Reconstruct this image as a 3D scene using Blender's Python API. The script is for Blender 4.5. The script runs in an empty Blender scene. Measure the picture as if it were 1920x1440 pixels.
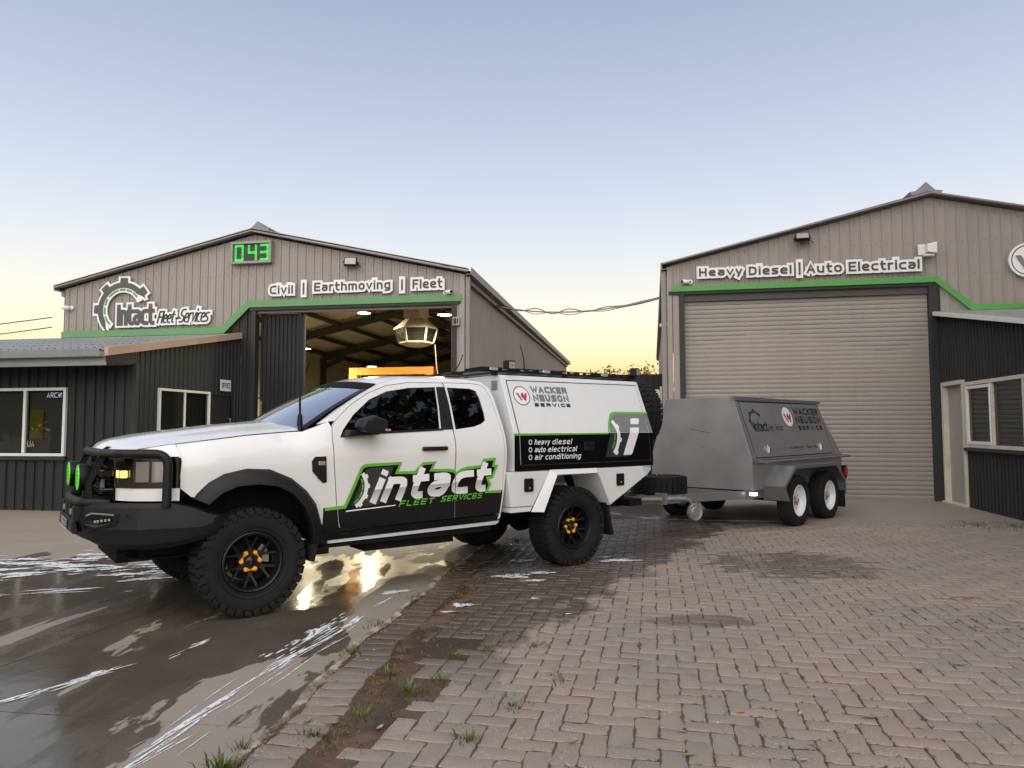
import bpy, bmesh, math, random
from mathutils import Vector, Matrix
from mathutils.geometry import delaunay_2d_cdt as cdt
random.seed(7)
PI = math.pi
sc = bpy.context.scene
col = sc.collection

# ------------------------------------------------------------------ camera
cam = bpy.data.cameras.new('camera')
cam.sensor_width = 36.0
cam.lens = 25.5
cam.clip_start = 0.05
cam.clip_end = 2000
cam_o = bpy.data.objects.new('camera', cam)
col.objects.link(cam_o)
PITCH, ROLL = 0.0602942, -0.0021236
_r = Vector((1, 0, 0)); _f = Vector((0, math.cos(PITCH), math.sin(PITCH))); _u = Vector((0, -math.sin(PITCH), math.cos(PITCH)))
_r2 = _r * math.cos(ROLL) + _u * math.sin(ROLL)
_u2 = -_r * math.sin(ROLL) + _u * math.cos(ROLL)
_m = Matrix((_r2, _u2, -_f)).transposed().to_4x4()
_m.translation = Vector((0, 0, 1.415))
cam_o.matrix_world = _m
sc.camera = cam_o

# ------------------------------------------------------------------ sky, sun, exposure
SUN_EL, SUN_AZ = math.radians(3.0), math.radians(190.0)   # azimuth clockwise from +Y (view direction)
world = bpy.data.worlds.new('World')
sc.world = world
world.use_nodes = True
wn = world.node_tree.nodes; wl = world.node_tree.links
wn.clear()
sky = wn.new('ShaderNodeTexSky')
sky.sky_type = 'NISHITA'
sky.sun_disc = False
sky.sun_elevation = SUN_EL
sky.sun_rotation = SUN_AZ
sky.altitude = 60
sky.air_density = 1.0
sky.dust_density = 2.0
sky.ozone_density = 1.0
bg = wn.new('ShaderNodeBackground')
bg.inputs['Strength'].default_value = 0.15
wo = wn.new('ShaderNodeOutputWorld')
wb = wn.new('ShaderNodeVectorMath'); wb.operation = 'MULTIPLY'; wb.inputs[1].default_value = (1.085, .872, .965)   # camera white balance
# even dusk dome: the same sky all the way round the horizon
tcw = wn.new('ShaderNodeTexCoord'); sxy = wn.new('ShaderNodeSeparateXYZ'); cxy = wn.new('ShaderNodeCombineXYZ'); hyp = wn.new('ShaderNodeVectorMath'); hyp.operation = 'LENGTH'; flt = wn.new('ShaderNodeVectorMath'); flt.operation = 'MULTIPLY'; flt.inputs[1].default_value = (1, 1, 0)
wl.new(tcw.outputs['Generated'], sxy.inputs[0]); wl.new(tcw.outputs['Generated'], flt.inputs[0]); wl.new(flt.outputs[0], hyp.inputs[0]); wl.new(hyp.outputs['Value'], cxy.inputs['Y']); wl.new(sxy.outputs['Z'], cxy.inputs['Z']); wl.new(cxy.outputs[0], sky.inputs['Vector'])
wl.new(sky.outputs[0], wb.inputs[0]); wl.new(wb.outputs[0], bg.inputs[0]); wl.new(bg.outputs[0], wo.inputs[0])
fill_sun = bpy.data.lights.new('fill_sun', 'SUN')
fill_sun.energy = 1.27
fill_sun.angle = math.radians(110)
fill_sun.color = (1.0, 0.94, 0.87)
fill_sun_o = bpy.data.objects.new('fill_sun', fill_sun)
col.objects.link(fill_sun_o)
_le = math.radians(38)   # soft fill lamp centred high, added to lift ground, walls and ute
_sd = Vector((math.sin(SUN_AZ) * math.cos(_le), math.cos(SUN_AZ) * math.cos(_le), math.sin(_le)))
fill_sun_o.rotation_euler = (-_sd).to_track_quat('-Z', 'Y').to_euler()
sc.view_settings.view_transform = 'Standard'
sc.view_settings.look = 'None'
sc.view_settings.exposure = 1.74
sc.view_settings.gamma = 1.0
sc.view_settings.use_curve_mapping = False

# ------------------------------------------------------------------ mesh helpers
class M:
    def __init__(s): s.v = []; s.f = []
    def add(s, vs, fs):
        b = len(s.v); s.v += [tuple(p) for p in vs]; s.f += [tuple(b + i for i in f) for f in fs]; return s
    def box(s, x0, x1, y0, y1, z0, z1, mat=None):
        vs = [Vector(p) for p in ((x0,y0,z0),(x1,y0,z0),(x1,y1,z0),(x0,y1,z0),(x0,y0,z1),(x1,y0,z1),(x1,y1,z1),(x0,y1,z1))]
        if mat is not None: vs = [mat @ p for p in vs]
        return s.add(vs, [(3,2,1,0),(4,5,6,7),(0,1,5,4),(1,2,6,5),(2,3,7,6),(3,0,4,7)])
    def beam(s, a, b, w, h, up=(0,0,1)):
        a = Vector(a); b = Vector(b); d = (b - a); L = d.length; d.normalize()
        r = d.cross(Vector(up)); r = r.normalized() if r.length > 1e-5 else Vector((1,0,0)); u = r.cross(d)
        m = Matrix((d, r, u)).transposed().to_4x4(); m.translation = a
        return s.box(0, L, -w/2, w/2, -h/2, h/2, m)
    def prism(s, poly, fn, d0, d1):
        # poly: list of 2D, fn(u,v,d)->3D
        n = len(poly); vs = [fn(u, v, d0) for u, v in poly] + [fn(u, v, d1) for u, v in poly]
        fs = [tuple(range(n - 1, -1, -1)), tuple(range(n, 2 * n))] + [(i, (i+1) % n, n + (i+1) % n, n + i) for i in range(n)]
        return s.add(vs, fs)
    def tube(s, path, r, n=8, caps=True, closed=False):
        P = [Vector(p) for p in path]; k = len(P); R = r if isinstance(r, (list, tuple)) else [r] * k
        vs = []; prev = None
        for i, p in enumerate(P):
            if closed: t = P[(i+1) % k] - P[i-1]
            else: t = P[min(i+1, k-1)] - P[max(i-1, 0)]
            t.normalize()
            if prev is None:
                a = Vector((0,0,1)) if abs(t.z) < .9 else Vector((1,0,0)); a = (a - t * a.dot(t)).normalized()
            else:
                a = prev - t * prev.dot(t); a = a.normalized() if a.length > 1e-6 else prev
            prev = a; b = t.cross(a)
            for j in range(n):
                g = 2 * PI * j / n; vs.append(p + (a * math.cos(g) + b * math.sin(g)) * R[i])
        fs = []
        for i in range(k if closed else k - 1):
            i2 = (i + 1) % k
            for j in range(n): fs.append((i*n + j, i*n + (j+1) % n, i2*n + (j+1) % n, i2*n + j))
        if caps and not closed: fs += [tuple(range(n - 1, -1, -1)), tuple((k-1)*n + j for j in range(n))]
        return s.add(vs, fs)
    def lathe(s, prof, n=32, fn=None, closed=False, a0=0, a1=2*PI):
        # prof: (r,h); fn(x,h,z) -> 3D with circle in x,z
        fn = fn or (lambda x, h, z: (x, h, z)); k = len(prof); full = abs(a1 - a0 - 2*PI) < 1e-6; m = n if full else n + 1
        vs = [fn(r * math.cos(a0 + (a1-a0) * j / n), h, r * math.sin(a0 + (a1-a0) * j / n)) for r, h in prof for j in range(m)]
        fs = []
        for i in range(k if closed else k - 1):
            i2 = (i + 1) % k
            for j in range(n): fs.append((i*m + j, i2*m + j, i2*m + (j+1) % m, i*m + (j+1) % m))
        return s.add(vs, fs)
    def grid(s, fn, nu, nv):
        vs = [fn(i / nu, j / nv) for j in range(nv + 1) for i in range(nu + 1)]; w = nu + 1
        return s.add(vs, [(j*w + i, j*w + i + 1, (j+1)*w + i + 1, (j+1)*w + i) for j in range(nv) for i in range(nu)])
    def merge(s, o, mat=None):
        return s.add([(mat @ Vector(p)) if mat is not None else p for p in o.v], o.f)

def obj(name, m, mat, parent=None, smooth=None, bevel=0, segs=2, mesh=None):
    if mesh is None:
        mesh = bpy.data.meshes.new(name); mesh.from_pydata(m.v, [], m.f); mesh.update()
        bm = bmesh.new(); bm.from_mesh(mesh); bmesh.ops.remove_doubles(bm, verts=bm.verts, dist=1e-5); bmesh.ops.recalc_face_normals(bm, faces=bm.faces); bm.to_mesh(mesh); bm.free()
        mesh.materials.append(mat)
        if smooth is not None:
            mesh.shade_smooth(); mesh.set_sharp_from_angle(angle=math.radians(smooth))
    o = bpy.data.objects.new(name, mesh); col.objects.link(o)
    if parent is not None: o.parent = parent
    if bevel:
        b = o.modifiers.new('bevel', 'BEVEL'); b.width = bevel; b.segments = segs; b.limit_method = 'ANGLE'; b.angle_limit = math.radians(40)
        b.harden_normals = False
    return o
def sheet(name, m, mat, parent=None, smooth=None):
    # like obj, without touching the face winding
    mesh = bpy.data.meshes.new(name); mesh.from_pydata(m.v, [], m.f); mesh.update(); mesh.materials.append(mat)
    if smooth is not None: mesh.shade_smooth(); mesh.set_sharp_from_angle(angle=math.radians(smooth))
    o = bpy.data.objects.new(name, mesh); col.objects.link(o)
    if parent is not None: o.parent = parent
    return o
def tag(o, label, cat, group=None):
    o['label'] = label; o['category'] = cat
    if group: o['group'] = group
    return o
def thing(name, label, cat, loc=(0,0,0), rz=0, group=None):
    o = bpy.data.objects.new(name, None); col.objects.link(o); o.location = loc; o.rotation_euler = (0, 0, rz); o.empty_display_size = .2
    return tag(o, label, cat, group)
def kind(o, k, label=None):
    o['kind'] = k
    if label: o['label'] = label
    return o
def clone(o, parent=None, loc=None, rot=None):
    c = o.copy(); col.objects.link(c)
    if parent is not None: c.parent = parent
    if loc is not None: c.location = loc
    if rot is not None: c.rotation_euler = rot
    for ch in o.children: clone(ch, c)
    return c

# ------------------------------------------------------------------ materials
def mat(name, c, rough=.5, metal=0., coat=0., spec=.5, nz=None, bump=None, rvar=0., emit=None, trans=0., alpha=1., sheen=0):
    m = bpy.data.materials.new(name); m.use_nodes = True; nt = m.node_tree; b = nt.nodes['Principled BSDF']
    b.inputs['Base Color'].default_value = (*c, 1); b.inputs['Roughness'].default_value = rough; b.inputs['Metallic'].default_value = metal
    b.inputs['Coat Weight'].default_value = coat; b.inputs['Coat Roughness'].default_value = .04; b.inputs['Specular IOR Level'].default_value = spec
    b.inputs['Transmission Weight'].default_value = trans; b.inputs['Alpha'].default_value = alpha
    if emit: b.inputs['Emission Color'].default_value = (*emit[0], 1); b.inputs['Emission Strength'].default_value = emit[1]
    if nz or bump or rvar:
        tc = nt.nodes.new('ShaderNodeTexCoord')
    if nz:
        # nz = (scale, amount[, stretch])
        mp = nt.nodes.new('ShaderNodeMapping'); st = nz[2] if len(nz) > 2 else (1,1,1); mp.inputs['Scale'].default_value = st
        n = nt.nodes.new('ShaderNodeTexNoise'); n.inputs['Scale'].default_value = nz[0]; n.inputs['Detail'].default_value = 6; n.inputs['Roughness'].default_value = .65
        nt.links.new(tc.outputs['Object'], mp.inputs[0]); nt.links.new(mp.outputs[0], n.inputs['Vector'])
        r = nt.nodes.new('ShaderNodeMapRange'); r.inputs['From Min'].default_value = .3; r.inputs['From Max'].default_value = .7
        r.inputs['To Min'].default_value = 1 - nz[1]; r.inputs['To Max'].default_value = 1 + nz[1]
        nt.links.new(n.outputs['Fac'], r.inputs['Value'])
        mx = nt.nodes.new('ShaderNodeVectorMath'); mx.operation = 'SCALE'; mx.inputs[0].default_value = c
        nt.links.new(r.outputs[0], mx.inputs['Scale']); nt.links.new(mx.outputs[0], b.inputs['Base Color'])
        if rvar:
            r2 = nt.nodes.new('ShaderNodeMapRange'); r2.inputs['From Min'].default_value = .3; r2.inputs['From Max'].default_value = .7
            r2.inputs['To Min'].default_value = max(rough - rvar, .02); r2.inputs['To Max'].default_value = min(rough + rvar, 1)
            nt.links.new(n.outputs['Fac'], r2.inputs['Value']); nt.links.new(r2.outputs[0], b.inputs['Roughness'])
    if bump:
        n = nt.nodes.new('ShaderNodeTexNoise'); n.inputs['Scale'].default_value = bump[0]; n.inputs['Detail'].default_value = 4
        nt.links.new(tc.outputs['Object'], n.inputs['Vector'])
        bp = nt.nodes.new('ShaderNodeBump'); bp.inputs['Strength'].default_value = bump[1]; bp.inputs['Distance'].default_value = .01
        nt.links.new(n.outputs['Fac'], bp.inputs['Height']); nt.links.new(bp.outputs[0], b.inputs['Normal'])
    return m
def glass(name, tint, refl_rough=.02, base=.06, gain=1.):
    # clear or tinted sheet glass: tinted see-through plus mirror reflection by angle
    m = bpy.data.materials.new(name); m.use_nodes = True; nt = m.node_tree; nt.nodes.clear()
    o = nt.nodes.new('ShaderNodeOutputMaterial'); t = nt.nodes.new('ShaderNodeBsdfTransparent'); g = nt.nodes.new('ShaderNodeBsdfGlossy')
    t.inputs[0].default_value = (*tint, 1); g.inputs['Roughness'].default_value = refl_rough; g.inputs[0].default_value = (.95,.97,1,1)
    fr = nt.nodes.new('ShaderNodeFresnel'); fr.inputs['IOR'].default_value = 1.5
    mr = nt.nodes.new('ShaderNodeMath'); mr.operation = 'MULTIPLY_ADD'; mr.inputs[1].default_value = gain; mr.inputs[2].default_value = base; mr.use_clamp = True
    nt.links.new(fr.outputs[0], mr.inputs[0])
    mx = nt.nodes.new('ShaderNodeMixShader'); nt.links.new(mr.outputs[0], mx.inputs[0]); nt.links.new(t.outputs[0], mx.inputs[1]); nt.links.new(g.outputs[0], mx.inputs[2])
    nt.links.new(mx.outputs[0], o.inputs[0]); return m

X = {}
X['taupe'] = mat('taupe_steel', (.275,.245,.22), .5, nz=(1.2,.09,(1,1,.35)), bump=(3,.03))
X['taupe_trim'] = mat('taupe_trim', (.225,.20,.18), .5, nz=(2,.08))
X['peach'] = mat('peach_flashing', (.46,.33,.24), .5, nz=(3,.06))
X['char'] = mat('charcoal_steel', (.024,.024,.0245), .5, spec=.3, nz=(1.5,.18,(1,1,.3)), bump=(3,.03))
X['char_trim'] = mat('charcoal_trim', (.028,.0285,.031), .5, spec=.3, nz=(3,.1))
X['green'] = mat('green_paint', (.075,.29,.06), .55, nz=(2,.05))
X['green_old'] = mat('faded_green_paint', (.11,.27,.105), .6, nz=(2,.05))
X['zinc'] = mat('zinc_roof', (.30,.305,.30), .42, .35, nz=(2,.12))
X['roof_grey'] = mat('grey_roof_steel', (.20,.205,.205), .5, nz=(2,.1))
X['white_sign'] = mat('sign_white', (.74,.74,.74), .5)
X['dark_sign'] = mat('sign_dark_grey', (.055,.056,.055), .5)
X['olive_sign'] = mat('sign_olive_grey', (.075,.07,.06), .5)
X['black_sign'] = mat('sign_black', (.018,.018,.02), .5)
X['white_frame'] = mat('white_aluminium', (.66,.66,.64), .4, nz=(6,.05))
X['cream_frame'] = mat('cream_timber', (.52,.46,.38), .6, nz=(5,.12))
X['door_grey'] = mat('grey_door_paint', (.30,.275,.25), .55, nz=(2.5,.1), bump=(40,.02))
X['win'] = glass('window_glass', (.48,.49,.47), .015, .0, .9)
X['blind'] = mat('blind_slats', (.17,.165,.155), .5)
X['blind2'] = mat('grey_blind', (.33,.32,.30), .6)
X['room'] = mat('dark_room', (.06,.058,.052), .8)
X['yellow'] = mat('yellow_machine_paint', (.62,.25,.008), .45, nz=(4,.08))
X['cream'] = mat('cream_insulation', (.66,.61,.48), .7, nz=(1.5,.08))
X['steel_dark'] = mat('dark_steel_frame', (.055,.055,.05), .6, nz=(3,.1))
X['inwall'] = mat('inside_wall_steel', (.46,.42,.29), .5, nz=(2,.1))
X['cooler'] = mat('cooler_plastic', (.36,.32,.24), .5)
X['led_green'] = mat('green_led', (.02,.3,.02), .4, emit=((.03,1,.10), .26))
X['black'] = mat('black_plastic', (.008,.008,.0085), .45, spec=.3, bump=(60,.02))
X['blacktex'] = mat('textured_black_powdercoat', (.008,.0082,.0088), .5, spec=.28, nz=(30,.12), bump=(220,.10))
X['rubber'] = mat('tyre_rubber', (.011,.0105,.010), .7, spec=.25, nz=(14,.28), bump=(90,.10))
X['rubber_t'] = mat('trailer_tyre_rubber', (.017,.0155,.0145), .8, spec=.2, nz=(8,.3))
X['satinblack'] = mat('satin_black_alloy', (.006,.006,.0065), .42, 0, spec=.35, nz=(20,.2))
X['nut'] = mat('yellow_plastic', (.80,.34,.012), .45)
X['caliper'] = mat('grey_steel', (.30,.30,.29), .45, .6)
X['white'] = mat('white_car_paint', (.68,.68,.675), .25, coat=.8, nz=(3,.012))
X['whitebox'] = mat('white_powdercoat', (.64,.645,.64), .38, coat=.3, nz=(2,.03), rvar=.06)
X['gblack'] = mat('gloss_black_wrap', (.005,.005,.0055), .10, spec=.35, coat=.25)
X['ggreen'] = mat('gloss_green_wrap', (.10,.42,.03), .3, coat=.4)
X['ggrey'] = mat('grey_wrap', (.032,.032,.034), .3, coat=.2)
X['gmid'] = mat('mid_grey_wrap', (.17,.17,.175), .35, coat=.3)
X['gwhite'] = mat('white_wrap', (.74,.74,.74), .35)
X['gred'] = mat('red_wrap', (.52,.035,.05), .4)
X['tint'] = glass('tinted_window', (.012,.013,.014), .015, .05)
X['wind'] = glass('windscreen_glass', (.60,.64,.62), .01, .0, .85)
X['dark'] = mat('dark_interior', (.009,.009,.0095), .85, spec=.15)
X['under'] = mat('underbody', (.010,.009,.0085), .85, spec=.15, nz=(8,.4))
X['flare'] = mat('black_flare_plastic', (.010,.010,.0105), .5, spec=.3, bump=(150,.03))
X['lens'] = glass('lamp_lens', (.85,.85,.86), .03, .08)
X['chrome'] = mat('chrome', (.72,.72,.73), .16, 1.)
X['refl'] = mat('reflector', (.55,.55,.56), .22, .9)
X['amber'] = mat('amber_lamp', (.8,.30,.06), .3, emit=((1,.50,.10), 1.1))
X['lime'] = mat('lime_lamp_cover', (.12,.55,.04), .3, coat=.5, emit=((.12,.8,.03), .12))
X['trailer'] = mat('trailer_grey_paint', (.225,.213,.208), .40, .3, coat=.0, nz=(2.2,.10), rvar=.08, bump=(5,.04))
X['trailer_edge'] = mat('trailer_frame_paint', (.13,.131,.133), .38, coat=.2, nz=(4,.1))
X['galv'] = mat('galvanised', (.30,.295,.27), .5, .55, nz=(12,.18))
X['rimwhite'] = mat('white_steel_rim', (.72,.73,.74), .38, coat=.3, nz=(8,.04))
X['red'] = mat('red_lens', (.45,.02,.02), .3)
X['bluetag'] = mat('blue_tag', (.14,.22,.36), .5)
X['lamp_on'] = mat('side_marker_lit', (.9,.9,.9), .3, emit=((1,.96,.85), 3.0))
X['led_white'] = mat('led_lens', (.55,.56,.56), .15, .5)
X['cable'] = mat('cable_sheath', (.02,.02,.022), .6)
X['conduit'] = mat('faded_conduit', (.40,.25,.21), .6)
X['bay_lamp'] = mat('bay_lamp_lit', (1,1,1), .5, emit=((1,.88,.58), 5))
X['bark'] = mat('bark', (.10,.075,.055), .85, nz=(6,.3))
X['mudflap'] = mat('mudflap_rubber', (.013,.0125,.012), .8, spec=.2)

# ------------------------------------------------------------------ lettering
GL = {
'A':(6,"0,0 3,10 6,0;1.1,3.2 4.9,3.2"),'B':(6,"0,0 0,10 4.5,10 6,8.6 6,6.4 4.5,5.2 0,5.2;4.5,5.2 6,4 6,1.5 4.5,0 0,0"),
'C':(6,"~6,10 2,10 0,8.4 0,1.6 2,0 6,0"),'D':(6,"0,0 0,10;~0,10 4,10 6,8.2 6,1.8 4,0 0,0"),'E':(5.4,"5.4,10 0,10 0,0 5.4,0;0,5 4.8,5"),
'F':(5.2,"5.2,10 0,10 0,0;0,5 4.4,5"),'H':(6,"0,0 0,10;6,0 6,10;0,5 6,5"),'I':(.01,"0,0 0,10"),'K':(6,"0,0 0,10;6,10 .6,5 6,0"),
'L':(5,"0,10 0,0 5,0"),'N':(6.5,"0,0 0,10 6.5,0 6.5,10"),'O':(6.5,"~3.2,10 5,10 6.5,8.4 6.5,1.6 5,0 1.5,0 0,1.6 0,8.4 1.5,10 3.2,10"),
'P':(6,"0,0 0,10 4.5,10 6,8.6 6,5.9 4.5,4.5 0,4.5"),'R':(6,"0,0 0,10 4.5,10 6,8.6 6,6 4.5,4.6 0,4.6;3,4.6 6,0"),
'S':(6,"~6,10 1.5,10 0,9 0,6.2 1.5,5.2 4.5,4.9 6,4 6,1 4.5,0 0,0"),'T':(6,"0,10 6,10;3,10 3,0"),'U':(6,"~0,10 0,1.6 1.5,0 4.5,0 6,1.6 6,10"),
'V':(6,"0,10 3,0 6,10"),'W':(9,"0,10 2.4,0 4.5,7.6 6.6,0 9,10"),'X':(6,"0,0 6,10;0,10 6,0"),'Y':(6,"0,10 3,5 6,10;3,5 3,0"),
'a':(5.2,"~.6,7 4,7 5.2,6 5.2,0 1.4,0 0,1 0,2.9 1.4,4 5.2,4"),'c':(4.8,"~4.8,7 1.6,7 0,5.6 0,1.4 1.6,0 4.8,0"),
'd':(5.2,"5.2,10 5.2,0;~5.2,7 1.6,7 0,5.6 0,1.4 1.6,0 5.2,0"),'e':(5.2,"~5,0 1.6,0 0,1.4 0,5.6 1.6,7 3.8,7 5.2,6 5.2,3.5 0,3.5"),
'g':(5.2,"~5.2,7 1.6,7 0,5.6 0,1.4 1.6,0 5.2,0;~5.2,7 5.2,-1.8 4,-3 .6,-3"),'h':(5,"0,0 0,10;~0,7 3.6,7 5,5.8 5,0"),
'i':(.01,"0,0 0,7"),'l':(.01,"0,10 0,0"),'m':(8.4,"0,0 0,7;~0,7 3,7 4.2,6 4.2,0;~4.2,7 7.2,7 8.4,6 8.4,0"),
'n':(5,"0,0 0,7;~0,7 3.6,7 5,5.8 5,0"),'o':(5.4,"~2.7,7 4,7 5.4,5.6 5.4,1.4 4,0 1.4,0 0,1.4 0,5.6 1.4,7 2.7,7"),
'r':(3.2,"0,0 0,7;~0,5 .9,7 3.2,7"),'s':(4.6,"~4.6,7 1.2,7 0,6.2 0,4.6 1.2,3.6 3.6,3.4 4.6,2.4 4.6,.8 3.6,0 0,0"),
't':(3.6,"~1,10 1,1.5 2.2,0 3.6,0;0,7 3.6,7"),'u':(5,"~0,7 0,1.4 1.4,0 5,0;5,7 5,0"),'v':(5,"0,7 2.5,0 5,7"),'y':(5,"0,7 2.5,0;5,7 1.6,-3"),
'6':(5.5,"~5,10 2,10 0,7 0,1.5 1.5,0 4,0 5.5,1.5 5.5,4 4,5.5 0,5.5"),'4':(5.5,"4,0 4,10 0,3 5.5,3"),'7':(5.5,"0,10 5.5,10 2,0"),
'-':(3,"0,5 3,5"),'|':(.01,"0,-1 0,11"),' ':(3.6,""),'.':(.6,"0,0 .6,0"),
}
def chaikin(p):
    if len(p) < 3: return p
    o = [p[0]]
    for i in range(len(p) - 1):
        a, b = p[i], p[i+1]
        if i > 0: o.append((a[0]*.72 + b[0]*.28, a[1]*.72 + b[1]*.28))
        if i < len(p) - 2: o.append((a[0]*.28 + b[0]*.72, a[1]*.28 + b[1]*.72))
    o.append(p[-1]); return o
def stroke(pl, w, ext=0.):
    # polyline -> mitred quads
    P = [Vector(p) for p in pl]; n = len(P)
    if n < 2: return []
    closed = (P[0] - P[-1]).length < 1e-6 and n > 3
    if ext and not closed:
        P[0] = P[0] - (P[1] - P[0]).normalized() * ext; P[-1] = P[-1] + (P[-1] - P[-2]).normalized() * ext
    L = []; R = []
    for i in range(n):
        if closed: a = P[i] - P[i-1 if i > 0 else n-2]; b = P[i+1 if i < n-1 else 1] - P[i]
        else: a = P[i] - P[max(i-1, 0)]; b = P[min(i+1, n-1)] - P[i]
        if a.length < 1e-9: a = b
        if b.length < 1e-9: b = a
        a = a.normalized(); b = b.normalized(); t = a + b
        if t.length < 1e-4: t = a
        t.normalize(); nn = Vector((-t.y, t.x)); k = max(abs(nn.dot(Vector((-a.y, a.x)))), .68)
        o = nn * (w / 2 / k); L.append(P[i] + o); R.append(P[i] - o)
    return [[R[i], R[i+1], L[i+1], L[i]] for i in range(n - 1)]
def text2d(s, u0, u1, v0, h, w, shear=0., rise=0., gap=1.7, ext=0.):
    """stroke polygons of a word fitted to u0..u1, baseline v0, cap height h, stroke width w"""
    pls = []; x = 0; wg = w / h * 10
    for ch in s:
        W, d = GL[ch]
        if ch == 'i':
            wq = w / ((h - w) / 10)
            pls.append([(x, 0), (x, 7)]); pls.append(('dot', x, 7 + wq/2 + 1.0, max(10 + wq/2, 9.6 + wq/2)))
        for part in d.split(';'):
            if not part or ch == 'i': continue
            sm = part[0] == '~'; part = part.lstrip('~')
            p = [tuple(float(q) for q in t.split(',')) for t in part.split()]
            if sm: p = chaikin(chaikin(p))
            pls.append([(a + x, b) for a, b in p])
        x += W + gap + wg
    x -= gap + wg
    sh = abs(shear) * h
    sx = (u1 - u0 - w - sh) / max(x, .01); sy = (h - w) / 10
    out = []
    dots = []
    for p in pls:
        q = []
        if p[0] == 'dot':
            _, a, y0, y1 = p; P_ = []
            for b in (y0, y1): vv = w/2 + b * sy; P_.append((u0 + w/2 + a * sx + shear * vv, v0 + vv + rise * (a * sx)))
            dots.append(P_); continue
        for a, b in p:
            vv = w/2 + b * sy; q.append((u0 + w/2 + a * sx + shear * vv, v0 + vv + rise * (a * sx)))
        out.append(q)
    polys = []
    for q in out: polys += stroke(q, w, w/2 + ext)
    for q in dots: polys += stroke(q, w, 0)
    return polys, out + dots
def inside(p, P):
    x, y = p; c = False; j = len(P) - 1
    for i in range(len(P)):
        xi, yi = P[i][0], P[i][1]; xj, yj = P[j][0], P[j][1]
        if (yi > y) != (yj > y) and x < (xj - xi)*(y - yi)/(yj - yi) + xi: c = not c
        j = i
    return c
def union(polys, holes=(), hcuts=(), pts=()):
    """triangles covering the union of polys minus holes"""
    vs = []; ed = []; key = {}
    def vid(p):
        k = (round(p[0], 5), round(p[1], 5))
        if k not in key: key[k] = len(vs); vs.append(Vector(k))
        return key[k]
    def bb(P): return (min(p[0] for p in P), min(p[1] for p in P), max(p[0] for p in P), max(p[1] for p in P))
    es = set()
    for P in list(polys) + list(holes):
        ids = [vid(p) for p in P]
        for i in range(len(ids)):
            e = (min(ids[i], ids[i-1]), max(ids[i], ids[i-1]))
            if e[0] != e[1]: es.add(e)
    lo = min(v.x for v in vs) - .05; hi = max(v.x for v in vs) + .05
    for c in hcuts: es.add((vid((lo, c)), vid((hi, c))))
    for p in pts: vid(p)
    r = cdt(vs, sorted(es), [], 0, 1e-6)
    PB_ = [(P, bb(P)) for P in polys]; HB_ = [(P, bb(P)) for P in holes]; V = r[0]; keep = []
    def hit(c, L):
        for P, q in L:
            if q[0] <= c[0] <= q[2] and q[1] <= c[1] <= q[3] and inside(c, P): return True
        return False
    for f in r[2]:
        c = (sum(V[i][0] for i in f)/len(f), sum(V[i][1] for i in f)/len(f))
        if hit(c, PB_) and not (HB_ and hit(c, HB_)): keep.append(f)
    return [tuple(v) for v in V], keep
def flat(polys, fn, holes=(), hcuts=(), thick=0., back=False):
    """fn(u,v,d): d = distance out of the surface. returns M with outward faces (winding u x v = out)"""
    v, f = union(polys, holes, hcuts); m = M()
    m.add([fn(a, b, 0) for a, b in v], [tuple(q) for q in f])
    if thick:
        cnt = {}
        for q in f:
            for i in range(len(q)): e = (q[i], q[(i+1) % len(q)]); cnt[e] = 1
        be = [e for e in cnt if (e[1], e[0]) not in cnt]
        for a, b in be:
            k = len(m.v); m.v += [fn(*v[a], 0), fn(*v[b], 0), fn(*v[b], -thick), fn(*v[a], -thick)]; m.f.append((k + 1, k, k + 3, k + 2))
    used = set(i for q in m.f for i in q); mp = {}; nv = []
    for i in sorted(used): mp[i] = len(nv); nv.append(m.v[i])
    m.v = nv; m.f = [tuple(mp[i] for i in q) for q in m.f]
    return m
def ring(cx, cy, r0, r1, a0, a1, n=40, ky=1.):
    out = []
    for i in range(n):
        g = a0 + (a1 - a0) * i / n; h = a0 + (a1 - a0) * (i + 1) / n
        R0 = r0 if not callable(r0) else None
        q0 = (r0(g), r1(g)) if callable(r0) else (r0, r1); q1 = (r0(h), r1(h)) if callable(r0) else (r0, r1)
        out.append([(cx + q0[0]*math.cos(g), cy + ky*q0[0]*math.sin(g)), (cx + q0[1]*math.cos(g), cy + ky*q0[1]*math.sin(g)), (cx + q1[1]*math.cos(h), cy + ky*q1[1]*math.sin(h)), (cx + q1[0]*math.cos(h), cy + ky*q1[0]*math.sin(h))])
    return out
def disc(cx, cy, rx, ry, n=40): return [(cx + rx*math.cos(2*PI*i/n), cy + ry*math.sin(2*PI*i/n)) for i in range(n)]
def rrect(x0, x1, y0, y1, r, n=5):
    o = []
    for cx, cy, a in ((x1-r,y1-r,0),(x0+r,y1-r,PI/2),(x0+r,y0+r,PI),(x1-r,y0+r,1.5*PI)):
        for i in range(n + 1): g = a + PI/2*i/n; o.append((cx + r*math.cos(g), cy + r*math.sin(g)))
    return o

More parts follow.
